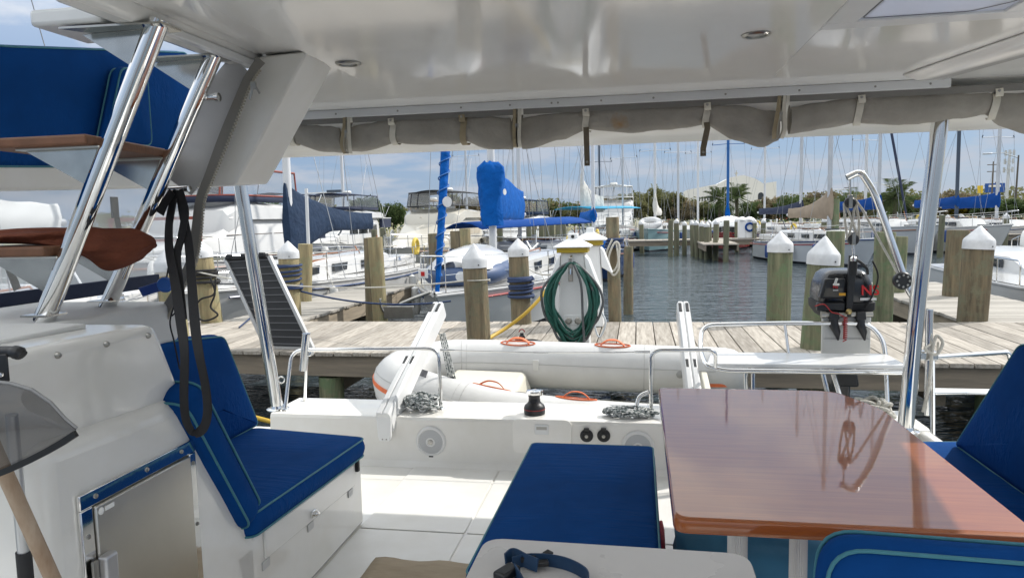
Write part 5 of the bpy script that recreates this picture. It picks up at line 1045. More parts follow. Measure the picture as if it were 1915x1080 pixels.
for k in range(3):
    a = R(k * 120 + 20); d = V((math.cos(a), 0, math.sin(a))); MB().prism([V((X0 + .005, 5.43, .58)) + d * .03 + V((0, -.02, 0)), V((X0 + .005, 5.45, .58)) + d * .11 + V((d.z * .05, 0, -d.x * .05)), V((X0 + .005, 5.45, .58)) + d * .11 - V((d.z * .05, 0, -d.x * .05))], (0, .006, 0)).build('propeller_blade', DARKST, ob)
# red coiled kill cord
pts = [(X0 - .23, 5.02, 1.64), (X0 - .17, 5.01, 1.655), (X0 - .12, 5.01, 1.60), (X0 - .07, 5.01, 1.585), (X0 - .03, 5.01, 1.56)]
pts = spline(pts, 6); z = 1.555
for i in range(60): pts.append(V((X0 - .025 + .013 * math.cos(i * 1.05), 5.005 + .013 * math.sin(i * 1.05), z - i * .0026)))
pts += [V((X0 - .04, 5.005, 1.385))]
MB().tube(pts, .0042, 6).build('kill_cord', mat('cord_red', (0.40, .02, .02), .45), ob, smooth=60)
MB().tube(spline([(X0 + .16, 5.05, 1.96), (X0 + .20, 5.05, 1.85), (X0 + .17, 5.055, 1.72), (X0 + .12, 5.06, 1.62)], 6), .006, 8).build('lanyard', BLACKW, ob)
def text(body, size, name, m, parent, loc, rx, rz, ext=.001):
    c = bpy.data.curves.new(name, 'FONT'); c.body = body; c.size = size; c.extrude = ext; c.align_x = 'CENTER'; c.align_y = 'CENTER'; c.offset = size * .02
    o = bpy.data.objects.new(name, c); COL.objects.link(o); dg_ = bpy.context.evaluated_depsgraph_get(); me = bpy.data.meshes.new_from_object(o.evaluated_get(dg_)); COL.objects.unlink(o); bpy.data.objects.remove(o)
    n = bpy.data.objects.new(name, me); COL.objects.link(n); me.materials.clear(); me.materials.append(m); n.parent = parent; n.location = V(loc) - (ORG[parent.name] if parent else V()); n.rotation_euler = (rx, 0, rz); ORG[n.name] = ORG[parent.name] if parent else V(); return n
OBRED = mat('decal_red', (0.62, 0.02, 0.02), .35); OBWH = mat('decal_white', (0.75, .75, .75), .4)
text('NS', .10, 'lettering', OBRED, ob, (X0 + .155, 5.072, 1.745), R(84), R(0))
MB().box(X0 + .09, X0 + .20, 5.071, 5.0735, 1.675, 1.693).build('decal_strip', OBWH, ob)
text('NS', .028, 'lettering', OBRED, ob, (X0 - .085, 5.052, 1.775), R(78), 0)
MB().box(X0 - .10, X0 - .065, 5.054, 5.0575, 1.748, 1.754).build('decal_strip', OBWH, ob)
ob.location = V((ob_x, 5.1, 1.42)) + (V(ob.location) - V((ob_x, 5.1, 1.42))) * .92; ob.scale = (.92, .92, .92)
# crane
cr = thing('outboard_crane', 'bent stainless crane tube hoisting the outboard beside the roof post', 'crane', (1.75, 4.85, 1.0))
cp = fillet([(1.72, 4.86, .95), (1.745, 4.88, 1.40), (1.785, 4.90, 1.62), (1.70, 4.92, 1.72), (1.49, 4.96, 2.36), (1.41, 4.985, 2.50), (1.33, 4.99, 2.46)], [0, .2, .12, .12, .14, .08, 0], 7)
MB().tube(cp, .022, 18).build('arm', STEEL, cr, smooth=60)
MB().tube([(1.80, 4.84, .95), (1.80, 4.86, 1.62)], .022, 16).build('mast', STEEL, cr, smooth=60)
MB().obox((1.77, 4.86, 1.33), (.16, .07, .06)).build('clamp', STEEL, cr, bevel=.01)
wn_ = MB().lathe([(.05, -.02), (.056, -.012), (.056, .012), (.05, .02)], (1.65, 4.90, 1.80), 26, (0, -1, 0)).build('hand_winch', BLACKP, cr, smooth=30)
for a in range(0, 360, 45): MB().lathe([(.008, .019), (.007, .024), (0, .025)], (1.65 + .037 * math.cos(R(a)), 4.90, 1.80 + .037 * math.sin(R(a))), 8, (0, -1, 0)).build('winch_hole', DARKST, wn_)
hook = V((1.35, 4.99, 2.46)); blk = V((1.355, 5.0, 2.30)); low = V((1.385, 5.02, 2.06))
def block(c, r, nm='block'):
    o = MB().lathe([(r * .8, -.018), (r, -.010), (r, .010), (r * .8, .018)], c, 20, (0, -1, 0)).build(nm, BLACKP, cr, smooth=30)
    MB().obox(c + V((0, 0, r * .2)), (r * .7, .046, r * 2.4)).build('cheek', DARKST, o, bevel=.004)
block(blk, .036); block(low, .036)
MB().tube([hook, blk + V((0, 0, .05))], .007, 8).build('shackle', STEEL, cr)
for dxa, dxb in ((-.036, -.034), (.034, -.030), (-.030, .034), (.036, .036)): MB().tube([blk + V((dxa, .0, 0)), (blk + low) / 2 + V(((dxa + dxb) * .6, -.008, 0)), low + V((dxb, 0, 0))], .008, 8).build('fall', ROPEW, cr, smooth=60)
MB().tube([blk + V((.03, 0, .02)), (1.42, 4.97, 2.26), (1.63, 4.90, 1.83)], .008, 8).build('tail', ROPEW, cr, smooth=60)
MB().tube([low + V((0, 0, -.04)), low + V((0.005, 0, -.10))], .008, 8).lathe([(.001, -.03), (.02, -.02), (.022, 0), (.001, .02)], low + V((.005, 0, -.12)), 12).build('snap_hook', STEEL, cr, smooth=50)
MB().tube(spline([low + V((.0, 0, -.12)), low + V((.05, 0, -.15)), low + V((.09, .01, -.19)), low + V((.10, .02, -.23))], 5), .009, 8).build('lift_sling', RUBBER, cr)
# aft boarding rails at starboard and rope
rail('boarding_rail', 'stainless boarding ladder rail beside the right backrest cushion', [('hoop', [(1.70, 4.45, .62), (1.86, 4.95, 1.30), (2.35, 5.05, 1.32), (2.5, 5.05, .7)], .03), ('rung', [(1.85, 4.93, 1.07), (2.28, 5.0, 1.07)], 0)], .015)
tag(MB().box(1.86, 2.26, 4.95, 5.06, 1.06, 1.075).build('ladder_step', WHITEP, bevel=.006), 'white step plate on the boarding ladder rail', 'step')
tag(MB().tube(spline([(1.80, 4.82, 1.40), (1.76, 4.80, 1.38), (1.82, 4.79, 1.35), (1.86, 4.80, 1.42), (1.83, 4.82, 1.46), (1.80, 4.80, 1.36), (1.79, 4.80, 1.15), (1.76, 4.80, .98)], 8), .010, 7).build('lashing_line', ROPEW, smooth=60), 'white line lashed round the crane clamp', 'rope')
tag(MB().tube(sag((1.84, 4.82, 1.42), (1.90, 4.98, 1.30), .03, 8) + [V((1.93, 5.0, 1.31)), V((1.89, 4.99, 1.27))], .007, 7).build('lashing_line', ROPEW, smooth=60), 'thin cream line tied to the boarding rail', 'rope')

# ================================================================== DOCK FURNITURE
pd = thing('power_pedestal', 'white dock power pedestal with hood lamp and coiled hoses', 'pedestal', (-.69, 7.80, DZ))
px, py = -.69, 7.80
def sq(w_, d_, z, yo=0): return [(px - w_, py - d_ + yo, z), (px + w_, py - d_ + yo, z), (px + w_, py + d_ + yo, z), (px - w_, py + d_ + yo, z)]
MB().rings([sq(.17, .13, DZ + .004), sq(.155, .125, DZ + .5), sq(.125, .12, DZ + 1.02)]).build('body', WHITEP, pd, bevel=.012)
for s_ in (-1, 1):
    MB().hexa([(px + s_ * .150, py - .15, DZ + .70), (px + s_ * .29, py - .13, DZ + .62), (px + s_ * .29, py + .13, DZ + .62), (px + s_ * .150, py + .15, DZ + .70), (px + s_ * .127, py - .15, DZ + 1.0), (px + s_ * .175, py - .13, DZ + .94), (px + s_ * .175, py + .13, DZ + .94), (px + s_ * .127, py + .15, DZ + 1.0)]).build('side_hood', WHITEP, pd, bevel=.01)
MB().rings([sq(.165, .165, DZ + 1.021), sq(.165, .165, DZ + 1.075)]).build('lamp_band', YELLOWP, pd, bevel=.004)
MB().rings([sq(.20, .20, DZ + 1.076), sq(.20, .20, DZ + 1.088), sq(.05, .05, DZ + 1.17), sq(.048, .048, DZ + 1.21)]).build('hood', WHITEP, pd, bevel=.006)
MB().box(px - .055, px + .055, py - .055, py + .055, DZ + 1.15, DZ + 1.225).build('photocell_box', WHITEP, pd, bevel=.012); MB().lathe([(.018, 0), (.018, .006), (0, .008)], (px, py - .055, DZ + 1.19), 14, (0, -1, 0)).build('photocell', BLACKP, pd)
MB().tube([(px - .01, py - .12, DZ + .98), (px - .01, py - .24, DZ + .94), (px - .01, py - .25, DZ + .80)], .018, 10).build('hose_hook', STEEL, pd); MB().box(px - .034, px + .014, py - .262, py - .245, DZ + .72, DZ + .98).build('hook_plate', DARKST, pd, bevel=.008)
MB().box(px - .10, px + .10, py - .134, py - .1245, DZ + .24, DZ + .35).build('socket_plate', WHITEP, pd, bevel=.004)
for xx in (-.05, .05): MB().lathe([(.036, 0), (.036, .012), (.026, .02), (.024, .012), (.001, .012)], (px + xx, py - .134, DZ + .29), 22, (0, -1, 0)).build('socket', DARKST, pd, smooth=30)
random.seed(31)
def coil(label, m, n, rx, zc, rz, yo, r, seed, sx=0):
    rnd = random.Random(seed); pts = []
    for i in range(n * 24 + 1):
        a = math.pi / 2 + 2 * math.pi * i / 24; w_ = int(i / 24); k = rnd.uniform(-.012, .012); f_ = 1 + .18 * math.sin(w_ * 2.4 + seed); g = 1 + .10 * math.sin(w_ * 1.7 + seed * 2)
        zz_ = math.sin(a); zd = DZ + .92 - (1 - zz_) / 2 * (rz * 2) * g
        wd = rx * f_ * (.35 + .65 * math.sin(math.pi * min(1, (1 - zz_) / 2 * .86 + .07)) ** .7)
        pts.append(V((px + sx + wd * math.cos(a) + k, py - .20 - yo - .03 * math.sin(w_ * 1.3) - .05 * math.sin(math.pi * (1 - zz_) / 2) + k, zd)))
    return tag(MB().tube(spline(pts, 2), r, 8).build('coiled_hose', m, smooth=60), label, 'hose')
coil('dark green water hose coiled on the power pedestal', HOSEG, 13, .235, 0, .41, .02, .0135, 3)
coil('dark grey shore power cable coiled over the green hose', HOSEY, 3, .285, 0, .435, .0, .0145, 5)
tag(MB().tube(spline([(px + .03, py - .29, DZ + .90), (px + .10, py - .30, DZ + .7), (px + .115, py - .30, DZ + .35), (px + .13, py - .31, DZ + .02)], 8), .013, 8).build('cable_end', HOSEY, smooth=60), 'loose end of grey cable hanging straight down the pedestal', 'cable')
tag(MB().tube(spline([(px + .2, py - .1, DZ + .78), (px + .27, py - .05, DZ + .60), (px + .29, py - .03, DZ + .4), (px + .34, py - .02, DZ + .25), (px + .27, py, DZ + .09), (px + .22, py - .02, DZ + .25), (px + .26, py - .06, DZ + .55), (px + .23, py - .08, DZ + .75)], 8), .011, 8).build('white_hose', mat('hose_white', (0.62, 0.66, 0.70), .5), smooth=60), 'thin white hose hanging behind the pedestal', 'hose')
# second pedestal just behind
p2 = thing('power_pedestal', 'second white dock pedestal half hidden behind the hose pedestal', 'pedestal', (-.62, 9.25, DZ))
bx, by = -.60, 9.25
def sq2(w_, z): return [(bx - w_, by - w_, z), (bx + w_, by - w_, z), (bx + w_, by + w_, z), (bx - w_, by + w_, z)]
MB().rings([sq2(.16, DZ + .004), sq2(.125, DZ + 1.04)]).build('body', WHITEP, p2, bevel=.012); MB().rings([sq2(.16, DZ + 1.041), sq2(.16, DZ + 1.1)]).build('lamp_band', YELLOWP, p2); MB().rings([sq2(.21, DZ + 1.101), sq2(.21, DZ + 1.115), sq2(.05, DZ + 1.2), sq2(.045, DZ + 1.26)]).build('hood', WHITEP, p2, bevel=.006)
MB().hexa([(bx + .145, by - .15, DZ + .76), (bx + .28, by - .13, DZ + .68), (bx + .28, by + .13, DZ + .68), (bx + .145, by + .15, DZ + .76), (bx + .13, by - .15, DZ + 1.02), (bx + .17, by - .13, DZ + .98), (bx + .17, by + .13, DZ + .98), (bx + .13, by + .15, DZ + 1.02)]).build('side_hood', WHITEP, p2, bevel=.01)
# yellow shore cord rising from behind the dinghy to the sailboat, and one under the dock
tag(MB().tube(spline([atZ(905, 640, DZ + .02), atZ(918, 630, DZ + .03), atY(948, 612, 8.35), atY(982, 586, 8.45), atY(1012, 555, 8.6), atY(1036, 522, 8.8)], 8), .022, 10).build('power_cable', YELLOW, smooth=60), 'thick yellow shore power cord looping up to the pedestal', 'cord')
tag(MB().tube(spline([(-5.2, 6.9, .62), (-4.4, 6.7, .40), (-3.5, 6.6, .22), (-2.8, 6.55, .16), (-2.1, 6.6, .22), (-1.2, 6.7, .4)], 8), .024, 10).build('power_cable', YELLOW, smooth=60), 'yellow shore power cord drooping below the dock edge', 'cord')
# black gangway standing on the dock
gw = thing('gangway', 'black ribbed folding gangway with aluminium sides standing on the dock', 'gangway', (-3.9, 7.5, DZ))
b0, b1, t0, t1 = V((-4.16, 7.48, DZ + .012)), V((-3.60, 7.42, DZ + .012)), V((-4.68, 7.62, 1.865)), V((-4.13, 7.55, 1.89))
nn = (b1 - b0).cross(t0 - b0).normalized()
if nn.y > 0: nn = -nn
GWK = mat('gangway_black', (0.025, 0.026, 0.028), .5, var=(8, .3)); GALU = mat('gangway_alu', (0.55, .55, .54), .4, metal=.5, var=(6, .2))
MB().hexa([b0, b1, b1 - nn * .02, b0 - nn * .02, t0, t1, t1 - nn * .02, t0 - nn * .02]).build('tread_sheet', GWK, gw)
for i in range(13):
    k = (i + .5) / 13; a, c = b0.lerp(t0, k), b1.lerp(t1, k); MB().beam(a + nn * .006, c + nn * .006, .012, .012, nn).build('rib', mat('rib_grey', (0.10, .10, .105), .45), gw)
for a, c, s_ in ((b0, t0, -1), (b1, t1, 1)):
    d = (b1 - b0).normalized() * s_ * .02; MB().beam(a + d, c + d, .04, .05, nn).build('side_rail', GALU, gw, bevel=.004)
MB().tube([t0 + nn * .01, t1 + nn * .01], .028, 12).build('top_roller', RUBBER, gw); MB().beam(b0 + V((-.03, -.02, .0)), b1 + V((.05, -.02, .0)), .05, .022).build('foot_bar', GALU, gw)
for k in (.1, .45, .9): MB().obox(t0.lerp(t1, k) + nn * .03 + V((0, 0, .02)), (.06, .05, .045)).build('fitting', BLACKP, gw, bevel=.006)
# mooring lines
def line(a, b_, d, r, m, label): return tag(MB().tube(sag(a, b_, d, 14), r, 7).build('mooring_line', m, smooth=60), label, 'rope')
line((-5.75, 9.7, 1.45), (-1.90, 7.78, 1.57), .10, .009, ROPEW, 'tan mooring line strung from left pilings to the grey brown piling')
line((-7.6, 9.5, 1.95), (-5.6, 9.2, 1.5), .04, .010, ROPEW, 'cream line slanting behind the steel roof post')
line((-1.40, 9.42, 1.30), (-1.86, 11.6, 1.1), .05, .014, ROPEB, 'blue line from the roped piling to the sailboat deck')
line((-5.3, 10.2, 1.28), (-2.9, 10.9, .98), .14, .015, ROPEB, 'blue mooring line sagging across the gap by finger pier')
line((-5.35, 8.9, DZ + .01), (-5.3, 10.2, 1.28), 0, .012, ROPEB, 'blue line tied down to the dock near the gangway')
line((-.96, 7.9, 1.62), (-1.9, 11.9, 1.5), .06, .010, ROPEW, 'cream line from the pedestal towards the sailboat')
line((-.38, 9.72, 1.83), (-1.6, 14.0, 1.25), .12, .012, ROPEB, 'dark line from the slim piling towards the blue hulled boat')
# ================================================================== BOATS IN THE MARINA  (local frame: bow at y=0 pointing -y, stern at y=L, waterline z=0)
def hb_(t, B, full=.62, tr=.72):
    return B / 2 * ((1 - max(0, 1 - t / full) ** 2.1) if t < full else 1 - (1 - tr) * ((t - full) / (1 - full)) ** 1.8)
def hull_parts(root, L, B, fb, fs, m, bm=ANTIF, tr=.72, deck=HULLW, flare=1.0, full=.62, rake=.10, stripe=None):
    T = [0, .015, .05, .1, .18, .28, .4, .52, .64, .76, .88, 1.0]
    up, lo, dk, eL, eR = [], [], [], [], []
    for t in T:
        h = max(hb_(t, B, full, tr), .02); sh = fs + (fb - fs) * (1 - t) ** 1.7; w = h * (.90 if t > .3 else .90 - (flare * .55) * (1 - t / .3) ** 1.3)
        def yy(z): return t * L + rake * L * (1 - t) ** 4 * (1 - z / sh) - (.04 * L * (z / sh) if t == 1 else 0)
        s = [(h, sh), (h * .99, sh * .8), (h * .96 * .6 + w * .4, sh * .45), (w, .10)]
        up.append([(-a, yy(z), z) for a, z in s] + [(a, yy(z), z) for a, z in s[::-1]])
        s = [(w * .998, .11), (w * .88, -.06), (w * .5, -.3), (.004, -.42)]
        lo.append([(-a, yy(max(z, 0)), z) for a, z in s] + [(a, yy(max(z, 0)), z) for a, z in s[::-1]])
        dk.append([(k * h * .97, yy(sh), sh + .012 + .03 * (1 - k * k)) for k in (-1, -.5, 0, .5, 1)]); eL.append((-h - .01, yy(sh), sh - .02)); eR.append((h + .01, yy(sh), sh - .02))
    MB().rings(up).build('hull', m, root, smooth=40)
    MB().rings(lo).build('bottom', bm, root, smooth=40)
    MB().strip(dk).build('deck', deck, root, smooth=50)
    for e in (eL, eR): MB().tube(e, .025, 6).build('rub_rail', stripe or m, root, smooth=60)
    return lambda t: (hb_(t, B, full, tr), fs + (fb - fs) * (1 - t) ** 1.7)
def cabin(root, y0, y1, w0, w1, z0, h, m=HULLW, wins=3, name='cabin', trim=None, slope=.35, wm=DARKGL, wh=.42):
    rs = []
    for k, y in ((0, y0), (.0, y0 + slope), (.5, (y0 + y1) / 2), (1, y1 - .1), (1, y1)):
        w = w0 + (w1 - w0) * k; hh = h if y not in (y0,) else .04
        rs.append([(-w, y, z0), (-w * .95, y, z0 + hh * .82), (-w * .80, y, z0 + hh), (0, y, z0 + hh * 1.08), (w * .80, y, z0 + hh), (w * .95, y, z0 + hh * .82), (w, y, z0)])
    c = MB().rings(rs).build(name, m, root, smooth=35)
    for s in (-1, 1):
        for i in range(wins):
            a = y0 + slope + .15 + (y1 - y0 - slope - .4) * i / wins; b = a + (y1 - y0 - slope - .4) / wins * .8; k = ((a + b) / 2 - y0) / (y1 - y0); w = w0 + (w1 - w0) * min(1, max(0, k)) + .006
            zc = z0 + h * .46; d = h * wh / 2; xx = w * .975
            MB().hexa([(s * (xx + .014), a, zc - d), (s * (xx + .014), b, zc - d), (s * (xx - .05), b, zc - d), (s * (xx - .05), a, zc - d), (s * (xx - .0), a + .03, zc + d), (s * (xx - .0), b - .03, zc + d), (s * (xx - .06), b - .03, zc + d), (s * (xx - .06), a + .03, zc + d)]).build('window', wm, c)
    if trim:
        for s in (-1, 1): MB().box(min(s * w0, s * (w0 + .02)), max(s * w0, s * (w0 + .02)), y0 + slope, y1, z0 + h * .86, z0 + h * .98).build('trim', trim, c)
    return c
def rails(root, S, L, B, t0=.0, t1=.9, n=7, h=.6, r=.012):
    pts = {-1: [], 1: []}
    for i in range(n):
        t = t0 + .02 + (t1 - t0) * i / (n - 1); hb, sh = S(t)
        for s in (-1, 1):
            p = V((s * hb * .95, t * L + .02, sh)); pts[s].append(p + V((0, 0, h))); MB().tube([p, p + V((0, 0, h))], r, 6).build('stanchion', STEEL, root)
    for s in (-1, 1):
        MB().tube(pts[s], r * .7, 6).build('lifeline', STEEL, root); MB().tube([p - V((0, 0, h * .5)) for p in pts[s]], r * .5, 6).build('lifeline', STEEL, root)
    hb, sh = S(.02); MB().tube(spline([pts[-1][0], V((-.18, -.12, sh + h + .03)), V((0, -.2, sh + h + .04)), V((.18, -.12, sh + h + .03)), pts[1][0]], 5), r * 1.2, 8).build('pulpit', STEEL, root, smooth=60)
def rig(root, L, ym, zd, H, B, m=ALU, r=.07, spr=(.42, .7), wires=True, wr=.010, bow=.1, stern=None, mastname='mast'):
    ms = MB().tube([(0, ym, zd), (0, ym + .02, zd + (H - zd) * .6), (0, ym + .05, H)], [r, r, r * .75], 10).build(mastname, m, root, smooth=60)
    for k in spr:
        z = zd + (H - zd) * k; w = B * .33
        MB().tube([(-w, ym + .1, z - .03), (0, ym, z), (w, ym + .1, z - .03)], .022, 6).build('spreader', m, ms)
        for s in (-1, 1): MB().tube([(s * w, ym + .1, z - .03), (s * w * .96, ym + .1, z + .10)], .03, 6).build('spreader_tip', MASTK, ms)
    if wires:
        for s in (-1, 1):
            MB().tube([(s * B * .44, ym + .15, zd), (s * B * .33, ym + .1, zd + (H - zd) * spr[0]), (s * .05, ym, H - .3)], wr, 5).build('shroud', WIRE, root)
            MB().tube([(s * B * .42, ym - .35, zd), (s * .04, ym, zd + (H - zd) * spr[0])], wr, 5).build('shroud', WIRE, root)
        MB().tube([(0, bow, zd - .1), (0, ym, H - .1)], wr, 5).build('forestay', WIRE, root)
        MB().tube([(0, stern if stern else L - .1, zd - .1), (0, ym, H - .05)], wr, 5).build('backstay', WIRE, root)
    return ms
def boom_cover(root, ym, zb, L, m, h0, h1, hang=.0, w=.16, boomm=ALU, mastr=.07, bulge=.0, pw=2.4):
    """boom with the sail flaked under a cover; h0 = height at the mast, h1 at the outer end"""
    MB().tube([(0, ym + mastr, zb), (0, ym + L, zb + .05)], .06, 8).build('boom', boomm, root, smooth=60)
    rows = []; n = 26
    for i in range(n + 1):
        k = i / n; y = ym - mastr * 1.6 + (L * .98 + mastr) * k; top = zb + .05 * k + h1 + (h0 - h1) * (1 - k) ** pw - bulge * math.sin(math.pi * k); bot = zb - .09 - hang * max(0, 1 - k * 2.2) ** 1.2
        ww = w * (1 - .45 * k) * (1 if 0 < i < n else .55); row = []
        for j in range(18):
            a = 2 * math.pi * j / 18; zc, zh = (top + bot) / 2, (top - bot) / 2; s = math.sin(a)
            x = math.cos(a) * ww * (1.0 - .55 * max(0, s)) + .03 * mnoise.noise(V((k * 9, a, L)))
            row.append((x, y + .02 * mnoise.noise(V((k * 11, s * 3, 2))), zc + s * zh + .025 * mnoise.noise(V((k * 8, 5, L)))))
        rows.append(row)
    return MB().rings(rows).build('sail_cover', m, root, smooth=70)
def boat(name, label, x, y, rz=0, cat_='sailboat', group='boats in the marina'):
    t = thing(name, label, cat_, group=group, local=True); t['_p'] = 0; del t['_p']
    t.location = (x, y, 0); t.rotation_euler.z = rz; return t
FENB = mat('fender_blue', (0.03, .07, .22), .5); FENW = mat('fender_white', (.6, .6, .58), .5)
def clutter(t, S, L, B, zc, fend=3, sail=True):
    """deck hatches, winches, vents, fenders and a stripe: the gear every moored boat carries"""
    rnd = random.Random(int(L * 100 + B * 37 + t.location.x * 11))
    for s_ in (-1, 1):
        for k in range(fend):
            tt = .30 + .18 * k + rnd.uniform(-.03, .03); hb, sh = S(tt); x = s_ * (hb + .10); f = MB().lathe([(.02, .30), (.09, .26), (.10, .1), (.10, -.2), (.07, -.30), (.001, -.32)], (x, tt * L, sh - .42), 10).build('fender', FENW if rnd.random() < .6 else FENB, t, smooth=50)
            MB().tube([(x, tt * L, sh - .12), (s_ * hb * .95, tt * L, sh + .3)], .008, 5).build('fender_line', ROPEW, f)
        pts = [(s_ * (S(q / 10)[0] * .995 + .004), q / 10 * L + .01, S(q / 10)[1] * .86) for q in range(1, 11)]
        MB().tube(pts, .022, 5).build('sheer_stripe', rnd.choice([HULLB, MASTK, HULLR, TEAKTRIM]), t)
        if sail:
            MB().lathe([(.07, 0), (.07, .05), (.05, .09), (.055, .14), (.001, .15)], (s_ * B * .31, L * .78, S(.78)[1] + .2), 12).build('winch', STEEL, t, smooth=40)
            MB().lathe([(.06, 0), (.05, .12), (.09, .17), (.07, .24), (.001, .25)], (s_ * B * .15, L * .46, zc - .02), 10).build('vent', FENW, t, smooth=40)
            MB().tube([(s_ * B * .17, L * .34, zc - .02), (s_ * B * .18, L * .35, zc + .07), (s_ * B * .2, L * .60, zc + .07), (s_ * B * .2, L * .61, zc - .02)], .016, 6).build('grab_rail', TEAKTRIM, t)
    if sail:
        for yy in (.16, .36, .55): MB().box(-.27, .27, L * yy, L * yy + .5, (zc if yy > .3 else S(yy)[1]) + .01, (zc if yy > .3 else S(yy)[1]) + .07).build('deck_hatch', DARKGL, t, bevel=.02)
        MB().tube([(0, L * .97, S(.97)[1]), (0, L * .99, S(.97)[1] + 1.0), (0, L * .985, S(.97)[1] + .9)], .012, 6).build('flagstaff', STEEL, t)
        MB().tube(arc((B * .30, L * .93, S(.93)[1] + .55), .23, -60, 240, 14, (0, 1, 0), (0, 0, 1)), .06, 8).build('horseshoe_buoy', mat('buoy_yellow', (.55, .4, .05), .6) if rnd.random() < .5 else FENW, t, smooth=60)
        for q in range(3): MB().tube([(rnd.uniform(-.5, .5), L * (.74 + .06 * q), S(.8)[1] + .2), (rnd.uniform(-.6, .6), L * (.76 + .06 * q), S(.8)[1] + rnd.uniform(.6, 1.1))], .02, 6).build('cockpit_gear', rnd.choice([STEEL, MASTK, TEAKTRIM]), t)
def sailboat(label, x, y, rz=0, L=10, B=3.2, fb=1.15, fs=.85, hull=HULLW, H=13, ym=.42, cover=None, h0=.7, h1=.25, boomL=None, zb=2.2, furl=None, mast=ALU, wins=3, spr=(.42, .7), cab=True, bim=None, hang=0, deck=HULLW, wr=.0075, mr=.07, stripe=None, rail=True, trim=None, pw=2.4):
    t = boat('sailboat', label, x, y, rz); S = hull_parts(t, L, B, fb, fs, hull, deck=deck, stripe=stripe); _, sh = S(.4)
    if cab: cabin(t, L * .26, L * .70, B * .20, B * .33, sh + .02, .42, wins=wins, trim=trim)
    rig(t, L, L * ym, sh + .03, H, B, mast, mr, spr, wr=wr)
    if cover: boom_cover(t, L * ym, zb, boomL or L * .4, cover, h0, h1, hang, mastr=mr, pw=pw)
    if furl:
        a, b = V((0, .15, fb)), V((0, L * ym, H)); pts = [a.lerp(b, k / 14) for k in range(15)]
        MB().tube(pts, [.035, .06, .075, .088, .088, .085, .085, .08, .08, .075, .07, .07, .06, .05, .03], 10).build('furled_sail', furl, t, smooth=60)
    if rail: rails(t, S, L, B)
    MB().box(-B * .28, B * .28, L * .72, L * .95, sh - .05, sh + .22).build('cockpit_coaming', HULLW, t, bevel=.05)
    clutter(t, S, L, B, sh + (.46 if cab else .03))
    if bim:
        rows = [[(k * B * .42, yy, 2.55 + .16 * (1 - k * k)) for k in (-1, -.6, 0, .6, 1)] for yy in (L * .66, L * .8, L * .94)]
        o = MB().strip(rows).build('bimini', bim, t, smooth=60); o.modifiers.new('t', 'SOLIDIFY').thickness = .03
        for yy in (L * .68, L * .92):
            for s in (-1, 1): MB().tube([(s * B * .42, yy, 2.55), (s * B * .40, L * .8, sh)], .014, 6).build('bimini_leg', STEEL, t)
    return t
